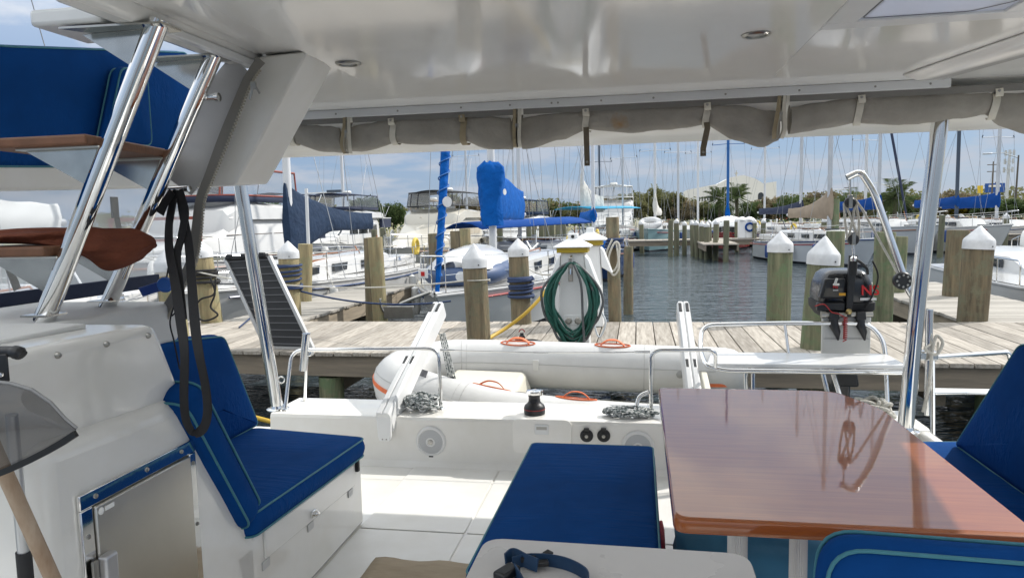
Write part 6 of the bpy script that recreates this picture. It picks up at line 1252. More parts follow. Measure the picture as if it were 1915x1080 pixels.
def motoryacht(label, x, y, rz=0, L=11, B=3.8, hull=HULLW, top=NAVY, fb=1.75, fs=1.1, deckm=HULLW, flyz=2.95, k=1.0, band=True, soft=CLEARV, name='motor_yacht', aft=True, glass=DARKGL, frame=None, arch=False):
    t = boat(name, label, x, y, rz, 'motor yacht'); S = hull_parts(t, L, B, fb, fs, hull, tr=.92, deck=deckm, flare=1.15, full=.5, rake=.12); frame = frame or top
    z0 = 1.35
    # foredeck trunk and house, loft of rounded sections
    def sec(w, y, z, h, r=.12): return [(-w, y, z), (-w * .97, y, z + h * .75), (-w * .86, y, z + h), (w * .86, y, z + h), (w * .97, y, z + h * .75), (w, y, z)]
    MB().rings([sec(B * .16, L * .12, z0, .18), sec(B * .30, L * .24, z0, .42), sec(B * .36, L * .34, z0, .52)]).build('trunk', deckm, t, smooth=35)
    hs = MB().rings([sec(B * .36, L * .33, z0 + .2, .35), sec(B * .385, L * .42, z0, flyz - z0 - .45), sec(B * .39, L * .50, z0, flyz - z0), sec(B * .39, L * .80, z0, flyz - z0)]).build('house', deckm, t, smooth=35)
    # windshield (three raked panes) and side windows
    for (xa, xb) in ((-.345, -.125), (-.115, .115), (.125, .345)):
        ya, yb = L * .347, L * .418; za, zb_ = z0 + .60, flyz - .50
        MB().hexa([(xa * B, ya - .05, za), (xb * B, ya - .05, za), (xb * B, ya + .2, za), (xa * B, ya + .2, za), (xa * B * .96, yb - .05, zb_), (xb * B * .96, yb - .05, zb_), (xb * B * .96, yb + .2, zb_), (xa * B * .96, yb + .2, zb_)]).build('windshield_pane', glass, hs)
    for s in (-1, 1):
        for (ya, yb) in ((.44, .53), (.54, .65), (.66, .77)):
            MB().hexa([(s * (B * .385 + .012), L * ya, z0 + .62), (s * (B * .385 + .012), L * yb, z0 + .62), (s * B * .35, L * yb, z0 + .62), (s * B * .35, L * ya, z0 + .62), (s * (B * .378 + .012), L * ya + .12, flyz - .5), (s * (B * .378 + .012), L * yb, flyz - .5), (s * B * .35, L * yb, flyz - .5), (s * B * .35, L * ya + .12, flyz - .5)]).build('side_window', glass, hs)
    # flybridge moulding
    fl = MB().rings([sec(B * .30, L * .43, flyz - .42, .06), sec(B * .365, L * .455, flyz - .40, .62), sec(B * .40, L * .52, flyz - .05, .55), sec(B * .40, L * .86, flyz - .05, .40)]).build('flybridge', deckm, t, smooth=40)
    # soft enclosure: band, clear panels with frames, canopy
    zb, zt = flyz + .46, flyz + 1.45
    def ringp(z, g=1.0, yo=0): return fillet([(-B * .385 * g, L * .80, z), (-B * .385 * g, L * .50 + yo, z), (-B * .25 * g, L * .455 + yo, z), (B * .25 * g, L * .455 + yo, z), (B * .385 * g, L * .50 + yo, z), (B * .385 * g, L * .80, z)], .25, 4)
    if band: MB().strip([ringp(zb, 1.01), ringp(zb + .22, 1.0)]).build('apron', top, t, smooth=40).modifiers.new('t', 'SOLIDIFY').thickness = .02
    lo, hi = ringp(zb + .2, .995, .02), ringp(zt, .96, .22)
    MB().strip([lo, hi]).build('clear_panel', soft, t, smooth=40)
    for i in [0, len(lo) - 1] + [j for j in range(2, len(lo) - 2, 4)]: MB().tube([lo[i], hi[i]], .028, 6).build('panel_frame', frame, t)
    pts = [lo[i].lerp(hi[i], .12) for i in range(len(lo))]; MB().tube(hi, .04, 6).build('panel_frame', frame, t); MB().tube(lo, .03, 6).build('panel_frame', frame, t)
    rows = []
    for q in range(7):
        a = q / 6; y_ = L * .455 + .16 + (L * .80 - L * .455 - .16) * a; w = B * .37 * (min(1, .60 + a * 1.4)); rows.append([(u * w, y_ , zt + .02 + (.16 - .10 * abs(a - .4)) * (1 - u * u)) for u in (-1, -.6, -.2, .2, .6, 1)])
    MB().strip(rows).build('canopy', top, t, smooth=60).modifiers.new('t', 'SOLIDIFY').thickness = .035
    # rails, pulpit, anchor, ports, antenna
    for s in (-1, 1):
        pts = []
        for q in range(8):
            tt = .01 + .42 * q / 7; hb, sh = S(tt); p = V((s * hb * .95, tt * L, sh)); pts.append(p + V((0, -.05, .62))); MB().tube([p, p + V((0, -.05, .62))], .013, 6).build('stanchion', STEEL, t)
        MB().tube(pts, .015, 6).build('bow_rail', STEEL, t)
        for tt in (.18, .24, .30):
            hb, sh = S(tt); MB().lathe([(.13, -.02), (.13, .012), (.10, .02), (.001, .02)], (s * (hb * .96), tt * L + .1, sh * .66), 14, (s, -.25, -.1)).build('porthole', glass, t)
    hb, sh = S(0); MB().box(-.14, .14, -.35, .5, sh + .01, sh + .06).build('anchor_platform', deckm, t, bevel=.02); MB().tube([(0, -.3, sh + .02), (0, -.22, sh - .3)], .03, 8).obox((0, -.22, sh - .32), (.26, .05, .12)).build('anchor', DARKST, t)
    MB().tube([(B * .3, L * .62, flyz + .4), (B * .34, L * .70, flyz + 3.6)], .014, 6).build('antenna', MASTW, t); MB().lathe([(.06, 0), (.07, .07), (.05, .1), (.001, .11)], (-.3, L * .40, flyz - .02), 10).build('searchlight', deckm, t)
    clutter(t, S, L, B, 2, 3, False)
    MB().lathe([(.26, 0), (.28, .08), (.22, .18), (.001, .2)], (0, L * .70, zt + .2), 16).tube([(0, L * .70, zt - .3), (0, L * .70, zt + .21)], .04, 8).build('radar_dome', FENW, t, smooth=40)
    for s in (-1, 1): MB().tube([(s * B * .36, L * .46, flyz - .02), (s * B * .37, L * .5, flyz + .06), (s * B * .385, L * .78, flyz + .04)], .018, 6).build('grab_rail', STEEL, t)
    if aft: 
        rows = [[(u * B * .38, L * yy, flyz + .78 + .1 * (1 - u * u)) for u in (-1, 0, 1)] for yy in (.86, .96)]; MB().strip(rows).build('aft_awning', top, t, smooth=60).modifiers.new('t', 'SOLIDIFY').thickness = .03
        for s in (-1, 1):
            MB().tube([(s * B * .38, L * .86, flyz + .78), (s * B * .38, L * .97, fs)], .02, 6).build('awning_leg', STEEL, t); MB().tube([(s * B * .38, L * .96, flyz + .78), (s * B * .38, L * .88, flyz - .1)], .02, 6).build('awning_leg', STEEL, t)
        MB().box(-B * .39, B * .39, L * .84, L * .98, flyz - .12, flyz - .04).build('aft_roof', deckm, t, bevel=.03); MB().box(B * .34, B * .39, L * .84, L * .97, flyz - .75, flyz - .121).build('aft_curtain', top, t)
    return t

# --- 1 centre: sailboat bow-on with bright blue covers
cs = sailboat('white sailboat with bright blue stacked sail cover and blue furled jib, bow to dock', -3.25, 11.2, 0, L=12.2, B=3.7, fb=1.05, fs=.85, H=15, ym=.40, cover=BRIGHT, h0=1.25, h1=.66, boomL=4.7, zb=2.30, pw=1.4, furl=BRIGHT, mast=MASTW, mr=.085, hang=.0, wr=.007, rail=True)
rows = []
for q in range(13):
    f_ = q / 12; z = 2.10 + 1.42 * f_; w_ = (.25 + .07 * f_) * (1 if f_ < .97 else .6); y_ = 4.74 + .12 * f_
    rows.append([(math.cos(2 * math.pi * k / 20) * w_ * (1 + .45 * mnoise.noise(V((math.cos(k * .314) * 1.6, math.sin(k * .314) * 1.6, z * 2.2)))), y_ + math.sin(2 * math.pi * k / 20) * w_ * .75 * (1 + .5 * mnoise.noise(V((math.cos(k * .314) * 1.6, 7, z * 2.2)))), z + .07 * mnoise.noise(V((k * .9, f_, 3)))) for k in range(20)])
MB().rings(rows).build('mast_collar_cover', BRIGHT, cs, smooth=60)
MB().lathe([(.07, 0), (.07, .012), (.001, .013)], (.27, 5.0, 2.85), 18, (1, -.4, 0)).build('cover_patch', CAPW, cs); MB().lathe([(.09, 0), (.09, .012), (.001, .013)], (.09, .62, 2.55), 18, (.7, -.7, 0)).build('cover_patch', CAPW, cs)
hx = []
for q in range(420):
    k = .02 + .5 * q / 420; p = V((0, .15, 1.05)).lerp(V((0, 12.2 * .4, 15)), k); r_ = .05 + .045 * min(1, k * 8); hx.append(p + V((math.cos(q * .42) * r_, math.sin(q * .42) * r_, 0)))
MB().tube(hx, .011, 5).build('furling_line', mat('rope_pale_blue', (.05, .16, .42), .8), cs)
MB().box(-.32, -.16, .18, .22, 1.30, 1.46).build('nav_light_box', WHITEP, cs, bevel=.01); MB().box(-.27, -.21, .165, .182, 1.34, 1.41).build('nav_light', mat('nav_red', (0.5, .01, .01), .3), cs)
MB().tube(spline([(-.05, -.05, 1.1), (-.28, -.22, 1.02), (-.5, -.30, .93)], 5), .03, 8).tube(arc((-.55, -.25, .98), .27, 170, 370, 14, (1, .2, 0), (0, 0, 1)), .022, 8).obox((-.52, -.28, .80), (.5, .06, .20)).build('anchor', DARKST, cs, bevel=.01)
# dinghy stowed on its foredeck
fdg = thing('deck_dinghy', 'blue and white inflatable dinghy lashed on the sailboat foredeck', 'dinghy', (-3.25, 13.1, 1.05))
MB().tube(spline([(-2.55, 14.4, 1.27), (-2.58, 13.4, 1.26), (-2.72, 12.7, 1.24), (-3.2, 12.35, 1.24), (-3.68, 12.7, 1.24), (-3.85, 13.4, 1.26), (-3.88, 14.4, 1.27)], 5), .17, 14).build('tube', mat('rib_navy', (0.06, .10, .20), .5, var=(3, .2)), fdg, smooth=60)
rows = [[(-3.2 + u * w, y_, 1.36 + h * (1 - u * u) ** .7) for u in (-1, -.7, -.35, 0, .35, .7, 1)] for y_, w, h in ((12.3, .3, .16), (12.6, .6, .30), (13.3, .72, .36), (14.2, .72, .40), (14.6, .66, .34))]
MB().strip(rows).build('hull_bottom', HULLW, fdg, smooth=60)
MB().lathe([(.09, 0), (.09, .02), (.001, .021)], (-3.05, 12.18, 1.26), 18, (.1, -1, 0)).build('bow_patch', CAPW, fdg)
# --- 2 navy boom cover boat at left
nb = sailboat('white sailboat with slate navy boom cover and orange teak cabin trim', -7.75, 10.6, 0, L=11.5, B=3.4, fb=1.15, fs=.9, H=14, ym=.40, cover=SLATE, h0=1.05, h1=.34, boomL=5.3, zb=2.12, hang=.62, mast=MASTW, mr=.09, trim=TEAKTRIM, wr=.008)
MB().tube([(1.1, 3.2, 1.0), (1.1, 3.25, 2.95)], .035, 8).tube([(1.1, 3.25, 2.85), (1.75, 3.25, 2.86)], .015, 6).build('flag_staff', MASTW, nb); MB().obox((1.7, 3.25, 2.88), (.3, .06, .05)).build('vane', MASTK, nb)
# --- 3 navy flybridge yacht, 4 cream flybridge yacht and others behind
_n = motoryacht('white motor yacht with navy canvas flybridge enclosure', -16.0, 30.0, R(1), L=12.5, B=4.1, top=NAVY, flyz=3.05); _n.scale = (.86, 1, .82)
_n = motoryacht('cream motor yacht with black framed flybridge enclosure, bow towards the dock', -9.35, 26.3, R(-1), L=12.0, B=3.9, top=mat('canvas_black', (0.03, .032, .035), .7), hull=HULLC, deckm=HULLC, flyz=3.0, band=False, aft=True, glass=mat('window_cover_tan', (0.42, 0.37, 0.29), .6), fb=1.6); _n.scale = (.92, 1, .79)
_n = motoryacht('beige motor yacht with tan canvas top behind the cream yacht', -13.4, 40.5, R(2), L=10, B=3.4, top=TAN, hull=HULLC, deckm=HULLC, flyz=2.6); _n.scale.z = .85
_n = motoryacht('white sport yacht behind the blue sail cover', -7.2, 34.5, R(-4), L=10.5, B=3.6, top=SLATE, flyz=2.55); _n.scale.z = .8
motoryacht('white motor yacht with wide glass front beyond the pedestal', -1.75, 47.0, R(0), L=11, B=3.7, top=MASTW if False else mat('canvas_white', (0.66, .67, .66), .6), flyz=2.9, band=False)
# --- left: cruiser with mahogany trim, blue-topped flybridge, boats seen through the screen
tr_ = motoryacht('old trawler yacht with mahogany window trim behind the straps', -13.2, 14.3, R(-4), L=10.5, B=3.7, top=NAVY, flyz=2.45, fb=1.5, glass=mat('window_amber', (0.22, .15, .10), .2), frame=REDTRIM)
MB().box(-1.5, 1.5, 3.4, 3.46, 2.42, 2.50).build('trim', REDTRIM, tr_); MB().box(-1.45, 1.45, 3.38, 3.44, 1.83, 1.90).build('trim', REDTRIM, tr_)
for xx in (-1.42, -.45, .45, 1.42): MB().box(xx - .04, xx + .04, 3.37, 3.43, 1.90, 2.42).build('trim', REDTRIM, tr_)
motoryacht('white cruiser with a tall windscreen seen through the side screen', -9.6, 9.6, R(80), L=9.5, B=3.3, top=mat('canvas_grey', (0.25, .26, .28), .7), flyz=2.35, fb=1.35)
sailboat('white sailboat hull close beside the side screen', -6.9, 2.2, R(15), L=10, B=3.1, H=14, cover=mat('canvas_white', (0.66, .67, .66), .6), h0=.7, h1=.3, zb=2.3, mast=MASTW)
tj = sailboat('white sailboat with tall white mast far behind the navy cover', -17.2, 36, 0, L=11, B=3.3, H=15, cover=None, mast=MASTW, mr=.09)
wd = boat('workboat', 'low dark workboat with a tarpaulin behind the black roped piling', -8.5, 8.9, R(70), 'boat')
hull_parts(wd, 4.5, 1.7, .75, .6, HULLG, tr=.95); text('NA', .2, 'lettering', BLACKP, wd, (.72, 1.15, .5), R(90), R(80))
MB().rings([[(math.cos(2 * math.pi * k / 14) * .65 * w, y_ , .68 + max(0, math.sin(2 * math.pi * k / 14)) * h) for k in range(14)] for y_, w, h in ((1.0, .5, .15), (1.5, .95, .34), (2.4, 1, .30), (3.3, 1, .36), (4.0, .7, .2))]).build('tarpaulin', mat('tarp_dark', (0.035, .04, .055), .6, var=(3, .5), bump=(5, .6, .06)), wd, smooth=50)
# --- centre-right background
bl_ = sailboat('blue hulled sailboat with bright blue cover behind the pedestal', -.85, 24.0, R(12), L=9.5, B=3.0, hull=HULLB, H=12.5, cover=BRIGHT, h0=.5, h1=.3, zb=2.1, mast=MASTW, mr=.07)
MB().rings([[(math.cos(2 * math.pi * k / 12) * .62 * w, y_, 1.0 + math.sin(2 * math.pi * k / 12) * .5 * h) for k in range(12)] for y_, w, h in ((.7, .3, .6), (1.1, .8, 1), (1.8, .95, 1.05), (2.6, .7, .9))]).build('deck_cover', BRIGHT, bl_, smooth=60)
aw = sailboat('white sailboat under a long bright blue awning', -6.3, 23.4, R(-47), L=7.0, B=3.2, H=13, mast=ALU, cover=None)
rows = [[(u * 1.3, y_, 2.05 + .22 * (1 - u * u) - .1 * abs(y_ - 5) / 4) for u in (-1, -.5, 0, .5, 1)] for y_ in (.6, 1.4, 2.4, 3.4, 4.4, 5.2)]; MB().strip(rows).build('awning', ROYAL, aw, smooth=60).modifiers.new('t', 'SOLIDIFY').thickness = .03
kt = sailboat('ketch with a stack of white sails and turquoise awning', -5.6, 43.0, R(-40), L=9.5, B=3.5, H=16, ym=.36, cover=mat('canvas_sailwhite', (0.66, .645, .60), .8, var=(3, .25), bump=(4, .6, .08)), h0=2.4, h1=.9, boomL=2.0, zb=2.6, mast=MASTW, mr=.10)
rig(kt, 9.5, 7.2, 1.0, 13, 3.5, ALU, .07, mastname='mizzen_mast')
TURQ = mat('canvas_turquoise', (0.02, .30, .50), .7, var=(2, .2)); rows = [[(u * 1.5, y_, 2.75 + .15 * (1 - u * u)) for u in (-1, -.5, 0, .5, 1)] for y_ in (2.4, 4.0, 5.5, 7.2)]; MB().strip(rows).build('awning', TURQ, kt, smooth=60).modifiers.new('t', 'SOLIDIFY').thickness = .05
sailboat('white sailboat with two thin masts left of the ketch', -9.6, 46, R(-12), L=11, B=3.3, H=16, mast=ALU)
tl_ = sailboat('pale teal hulled sailboat across the water with white sail bag', .55, 43.9, R(-8), L=10.5, B=3.0, hull=HULLT, H=15.5, fb=1.45, fs=1.1, ym=.38, cover=MAT['canvas_sailwhite'], h0=1.5, h1=.35, boomL=3.6, zb=2.3, mast=MASTW, mr=.085, spr=(.36, .62))
MB().tube(arc((0, 1.5, 1.75), .55, 0, 360, 20, (1, 0, 0), (0, .6, .35)), .2, 10).build('deck_dinghy', mat('dinghy_far', (.6, .6, .6), .5), tl_, smooth=60)
rd = sailboat('red hulled sailboat with white deck cover and blue mast sleeve', 5.0, 44.3, R(-10), L=10, B=3.0, hull=HULLR, H=14.5, mast=MASTB, cover=BRIGHT, h0=1.4, h1=.2, boomL=1.2, zb=1.7, mr=.09)
rows = [[(u * 1.3, y_, 1.2 + h * (1 - u * u) ** .6) for u in (-1, -.6, 0, .6, 1)] for y_, h in ((1, .3), (2.5, .8), (5, .95), (7.5, .8), (9.2, .3))]; MB().strip(rows).build('deck_cover', MAT['canvas_white'], rd, smooth=60).modifiers.new('t', 'SOLIDIFY').thickness = .03
sailboat('sailboat with tan canvas boom cover and grey white hull', 9.15, 29.6, R(17), L=8.8, B=3.0, hull=HULLG, H=13, ym=.40, cover=TAN, h0=1.2, h1=.32, boomL=3.6, zb=2.05, hang=.1, mast=ALU, mr=.10, stripe=HULLB)
sailboat('grey hulled sailboat with blue deck canvas behind the crane', 14.1, 37.0, R(20), L=10.5, B=3.1, hull=HULLG, fb=1.5, fs=1.15, H=14, cover=ROYAL, h0=.7, h1=.35, zb=2.35, mast=ALU, mr=.09, deck=HULLW, wins=4)
sailboat('white hulled sailboat right of the crane with navy mast', 16.9, 36.5, R(10), L=10, B=3.2, fb=1.45, fs=1.1, H=14, cover=ROYAL, h0=.5, h1=.3, zb=2.4, mast=MASTK, mr=.09)
sailboat('white sailboat with blue boom canvas at the far right', 21.3, 40.5, R(22), L=10, B=3.2, fb=1.4, H=13, cover=ROYAL, h0=.8, h1=.5, zb=2.3, mast=ALU, mr=.09)
sailboat('white sailboat with tall grey mast beyond the tan cover boat', 12.6, 45.5, R(30), L=10.5, B=3.2, H=15.5, cover=NAVY, h0=.8, h1=.3, zb=2.2, mast=ALU, mr=.10)
sailboat('white sailboat with navy jib sleeve behind the hoisting tackle', 17.2, 50, R(20), L=10.5, B=3.2, H=15.5, furl=NAVY, cover=NAVY, h0=.8, h1=.3, zb=2.2, mast=MASTW, mr=.10)
sailboat('distant white sailboat with bare mast beyond the red hull', 3.9, 54, R(10), L=10.5, B=3.2, H=15.5, mast=ALU, mr=.09)
sailboat('distant white sailboat with bare pale mast left of the red hull', 4.2, 58, R(-10), L=10.5, B=3.2, H=16, mast=MASTW, mr=.09)
sailboat('distant white sailboat moored in front of the church', 9.2, 56, R(-10), L=10.5, B=3.2, H=16, mast=MASTW, mr=.085)
sailboat('distant white sailboat left of the church', -3.2, 58, R(0), L=10.5, B=3.2, H=15, mast=MASTK, mr=.085)
sailboat('distant white sailboat among the masts at centre left', -13.5, 52, R(0), L=11, B=3.3, H=16, mast=ALU, mr=.085)
# --- near right: catamaran foredeck
rc = boat('moored_catamaran', 'low white deck of a catamaran beside the right finger pier', 7.9, 10.9, R(-6), 'boat')
hull_parts(rc, 9, 3.6, .92, .85, HULLW, tr=.95, full=.35)
cabin(rc, 4.4, 8.5, .9, 1.1, .88, .4, wins=3, name='coachroof', slope=1.2)
MB().tube(fillet([(-1.70, 2.6, .85), (-1.70, 2.6, 1.32), (-1.75, 5.4, 1.32), (-1.75, 5.4, .85)], .1, 5), .016, 8).tube([(-1.72, 3.6, .85), (-1.72, 3.6, 1.32)], .013, 6).tube([(-1.74, 4.5, .85), (-1.74, 4.5, 1.32)], .013, 6).build('rail', STEEL, rc)
MB().box(-.2, .35, 2.2, 2.75, .93, .97).build('deck_hatch', DARKGL, rc, bevel=.02)
br_ = sailboat('white sailboat with royal blue mainsail cover at the right edge', 15.8, 26.3, R(143), L=10.5, B=3.3, H=14, cover=ROYAL, h0=1.5, h1=.35, boomL=4.2, zb=1.8, mast=ALU, mr=.09, ym=.36)
# ================================================================== SHORE: trees, palms, church, houses, cars, poles
def leaf_mat(name, c, c2):
    m = mat(name, c, .8, spec=.1, var=(.7, .5, .2), col2=c2, objrand=.18); nt = m.node_tree; bs = nt.nodes['Principled BSDF']; src = bs.inputs['Base Color'].links[0].from_socket
    tl = nt.nodes.new('ShaderNodeBsdfTranslucent'); nt.links.new(src, tl.inputs[0]); mx = nt.nodes.new('ShaderNodeMixShader'); mx.inputs[0].default_value = .5
    nt.links.new(bs.outputs[0], mx.inputs[1]); nt.links.new(tl.outputs[0], mx.inputs[2]); nt.links.new(mx.outputs[0], nt.nodes['Material Output'].inputs[0]); return m
LEAF1 = leaf_mat('leaf_olive', (0.19, 0.185, 0.085), (0.10, 0.11, 0.05)); LEAF2 = leaf_mat('leaf_green', (0.11, 0.155, 0.06), (0.055, 0.085, 0.033)); LEAF3 = leaf_mat('leaf_brown', (0.27, 0.22, 0.135), (0.17, 0.145, 0.09)); LEAF4 = leaf_mat('leaf_yellow', (0.30, 0.22, 0.02), (0.12, 0.12, 0.02))
PALMM = leaf_mat('leaf_palm', (0.11, 0.14, 0.06), (0.06, 0.085, 0.035))
def crown_mesh(name, seed, rx, rz, nclump, nleaf, size):
    rnd = random.Random(seed); b = MB()
    for c in range(nclump):
        while True:
            d = V((rnd.uniform(-1, 1), rnd.uniform(-1, 1), rnd.uniform(-.75, 1)))
            if d.length < 1: break
        ctr = V((d.x * rx, d.y * rx, d.z * rz)); cr = rnd.uniform(.25, .48) * rx * (.65 if d.length > .75 else 1)
        for k in range(nleaf):
            q = V((rnd.gauss(0, 1), rnd.gauss(0, 1), rnd.gauss(0, .8))); q = q.normalized() * cr * rnd.random() ** .4; p = ctr + q
            u = V((rnd.uniform(-1, 1), rnd.uniform(-1, 1), rnd.uniform(-.6, .6))).normalized(); w = u.cross(V((rnd.uniform(-1, 1), rnd.uniform(-1, 1), rnd.uniform(-1, 1)))).normalized(); s = size * rnd.uniform(.6, 1.4)
            b.add([p - u * s, p - w * s * .5, p + u * s, p + w * s * .5], [(0, 1, 2, 3)])
    return b
proto = {}
def tree(label, x, y, h, kind, seed, rx=None, group='shoreline trees'):
    m = {'olive': LEAF1, 'green': LEAF2, 'brown': LEAF3, 'yellow': LEAF4}[kind]; key = (kind, seed % 3)
    t = thing('shore_tree', label, 'tree', local=True, group=group); t.location = (x, y, 1.1)
    if key not in proto:
        b = crown_mesh('c', seed + 5, 1.0, .62, 44, 110, .062); tr = MB(); rnd = random.Random(seed)
        tr.tube([(0, 0, 0), (.03, .02, .3), (.0, 0, .62)], [.055, .04, .03], 7)
        for k in range(6):
            a = k * 1.05 + rnd.random(); tr.tube([(0.01, .01, .28 + .05 * k), (math.cos(a) * .3, math.sin(a) * .3, .55 + .05 * k), (math.cos(a) * .62, math.sin(a) * .62, .75 + .06 * k)], [.03, .02, .008], 5)
        o1 = tr.build('trunk', BARK, t, smooth=60); b.v = [V((p.x, p.y, p.z + .82)) for p in b.v]; o2 = b.build('crown', m, t, fixn=False); proto[key] = (o1.data, o2.data)
    else:
        for nm, d in zip(('trunk', 'crown'), proto[key]): o = bpy.data.objects.new(nm, d); COL.objects.link(o); o.parent = t
    s = h / 1.45; t.scale = ((rx or s * 1.0), (rx or s * 1.0), s); t.rotation_euler.z = seed * 1.3; return t
desc = {'olive': 'olive green', 'green': 'deep green', 'brown': 'brownish thin', 'yellow': 'yellow flowering'}
def row(items, y0, place, sd):
    rnd = random.Random(sd)
    for i, (px, top, kind, wpx) in enumerate(items):
        y = y0 + rnd.uniform(-6, 6); p = atY(px, 400, y); tp = atY(px, top, y).z; h = max(2, (tp - 1.0)); w = wpx * y / FPX / 2
        tree('%s shore tree, %s' % (desc[kind], place[i]), p.x, y, h, kind, i + sd, w)
row([(505, 378, 'green', 60), (560, 372, 'olive', 70), (690, 368, 'green', 70), (735, 380, 'green', 50), (850, 362, 'olive', 60), (880, 372, 'brown', 60), (935, 380, 'olive', 60), (985, 384, 'brown', 70), (1030, 382, 'olive', 80), (1060, 380, 'green', 60)], 96,
    ['leftmost, behind the navy boom cover', 'behind the navy flybridge enclosure', 'right of the navy flybridge yacht', 'left of the cream yacht', 'behind the furled blue jib', 'just right of the furled blue jib', 'below the blue stacked sail cover', 'right of the blue sail cover', 'left above the pedestal', 'directly above the pedestal'], 1)
row([(1085, 384, 'olive', 70), (1130, 374, 'brown', 70), (1175, 368, 'olive', 80), (1215, 356, 'olive', 80), (1250, 360, 'olive', 70), (1275, 374, 'brown', 60), (1305, 376, 'olive', 60), (1325, 380, 'green', 60), (1345, 384, 'green', 50)], 92,
    ['behind the ketch sails', 'left of the glass fronted yacht', 'behind the glass fronted yacht', 'tall one behind the teal hull mast', 'right of the teal hull mast', 'below the red roof', 'at the left foot of the church', 'bright one before the church', 'left of the church palms'], 31)
row([(1405, 378, 'green', 50), (1425, 374, 'brown', 60), (1455, 372, 'brown', 60), (1480, 366, 'green', 60), (1510, 370, 'olive', 60), (1545, 362, 'brown', 80), (1580, 366, 'green', 60), (1612, 370, 'brown', 60), (1690, 372, 'green', 70), (1715, 366, 'green', 60), (1740, 366, 'brown', 60), (1775, 376, 'yellow', 60), (1800, 384, 'yellow', 50), (1785, 362, 'brown', 90), (1830, 380, 'green', 60), (1860, 376, 'green', 70), (1895, 378, 'olive', 70), (1930, 370, 'green', 70)], 84,
    ['right of the church palms', 'before the church wall', 'under the dark church window', 'at the right end of the church', 'behind the tan cover mast', 'broad one right of the tan cover', 'left of the hoisting tackle', 'behind the crane tip', 'right of the palm by the crane', 'left of the steel roof post', 'behind the steel roof post', 'nearest with yellow bloom right of the post', 'smaller with yellow bloom right of the post', 'pale one above the yellow blooms', 'below the yellow sign', 'below the blue billboard', 'below the cell tower', 'at the right frame edge'], 61)
# far tree line
rnd = random.Random(77); b = MB()
for i in range(260):
    x = -230 + 560 * i / 260 + rnd.uniform(-1, 1); y = rnd.uniform(230, 290); h = rnd.uniform(4.5, 7.5)
    for k in range(110):
        p = V((x + rnd.gauss(0, 2.6), y + rnd.gauss(0, 2), 1.5 + h * rnd.random() ** .7)); u = V((rnd.uniform(-1, 1), rnd.uniform(-1, 1), rnd.uniform(-.7, .7))).normalized(); w = u.cross(V((rnd.uniform(-1, 1), rnd.uniform(-1, 1), rnd.uniform(-1, 1)))).normalized(); s = rnd.uniform(.35, .75)
        b.add([p - u * s, p - w * s * .6, p + u * s, p + w * s * .6], [(0, 1, 2, 3)])
o = b.build('far_tree_line', LEAF1, fixn=False); o['kind'] = 'stuff'; o['label'] = 'distant mass of trees along the horizon behind the shore'; o['category'] = 'trees'
# ground-level hedge along the water
rnd = random.Random(78); b = MB()
for i in range(7000):
    x = rnd.uniform(-110, 110); y = rnd.uniform(97, 102); p = V((x, y, 1.0 + 1.5 * rnd.random() * (0.7 + .5 * mnoise.noise(V((x * .1, 0, 0)))))); u = V((rnd.uniform(-1, 1), rnd.uniform(-1, 1), rnd.uniform(-.7, .7))).normalized(); w = u.cross(V((rnd.uniform(-1, 1), rnd.uniform(-1, 1), rnd.uniform(-1, 1)))).normalized(); s = rnd.uniform(.16, .34)
    b.add([p - u * s, p - w * s * .6, p + u * s, p + w * s * .6], [(0, 1, 2, 3)])
o = b.build('shore_hedge', LEAF2, fixn=False); o['kind'] = 'stuff'; o['label'] = 'low green scrub along the shore'; o['category'] = 'shrubs'
# palms
def palm(label, px, top, y, n=34, R_=2.2, seed=1):
    p = atY(px, 400, y); zt = atY(px, top, y).z - R_ * .55; t = thing('palm_tree', label, 'palm tree', local=True, group='palm trees'); t.location = (p.x, y, 1.0); rnd = random.Random(seed); zt -= 1.0
    MB().tube([(0, 0, 0), (.08, 0, zt * .5), (0, 0, zt)], [.22, .18, .2], 10).build('trunk', BARK, t, smooth=60); b = MB()
    for k in range(n):
        a = k * 2.4 + rnd.random(); el = R(rnd.uniform(-35, 80)); L_ = R_ * rnd.uniform(.8, 1.1); pts = []
        for i in range(7):
            s = i / 6; r_ = L_ * s * math.cos(el); z = zt + L_ * s * math.sin(el) - .55 * R_ * s * s * .6; pts.append(V((math.cos(a) * r_, math.sin(a) * r_, z)))
        b.tube(pts, .018, 3, caps=False); sd = V((-math.sin(a), math.cos(a), 0))
        for i in range(2, 7):
            for j in (0, .5):
                q = pts[i - 1].lerp(pts[i], j); 
                for s_ in (-1, 1): d = (sd * s_ + (pts[i] - pts[i - 1]).normalized() * .6 + V((0, 0, -.35))).normalized(); b.add([q, q + d * .30 * R_ / 2 + V((0, 0, .03)), q + d * .62 * R_ / 2, q + d * .3 * R_ / 2 - V((0, 0, .05))], [(0, 1, 2, 3)])
    b.build('crown', PALMM, t, fixn=False); return t
palm('tall fan palm before the right part of the church', 1377, 348, 80, seed=2); palm('darker fan palm left of the tall church palm', 1345, 352, 84, seed=3); palm('bushy palm behind the crane arm', 1672, 340, 76, 44, 2.8, 4); palm('low palm at the left behind the navy yacht', 680, 372, 86, 30, 2.0, 5); palm('palm right of the navy flybridge yacht', 664, 376, 88, 30, 2.0, 6); palm('spiky palm left of the crane', 1598, 355, 90, 30, 2.2, 7); palm('low palm at right below the billboard', 1850, 372, 84, 30, 2, 8)
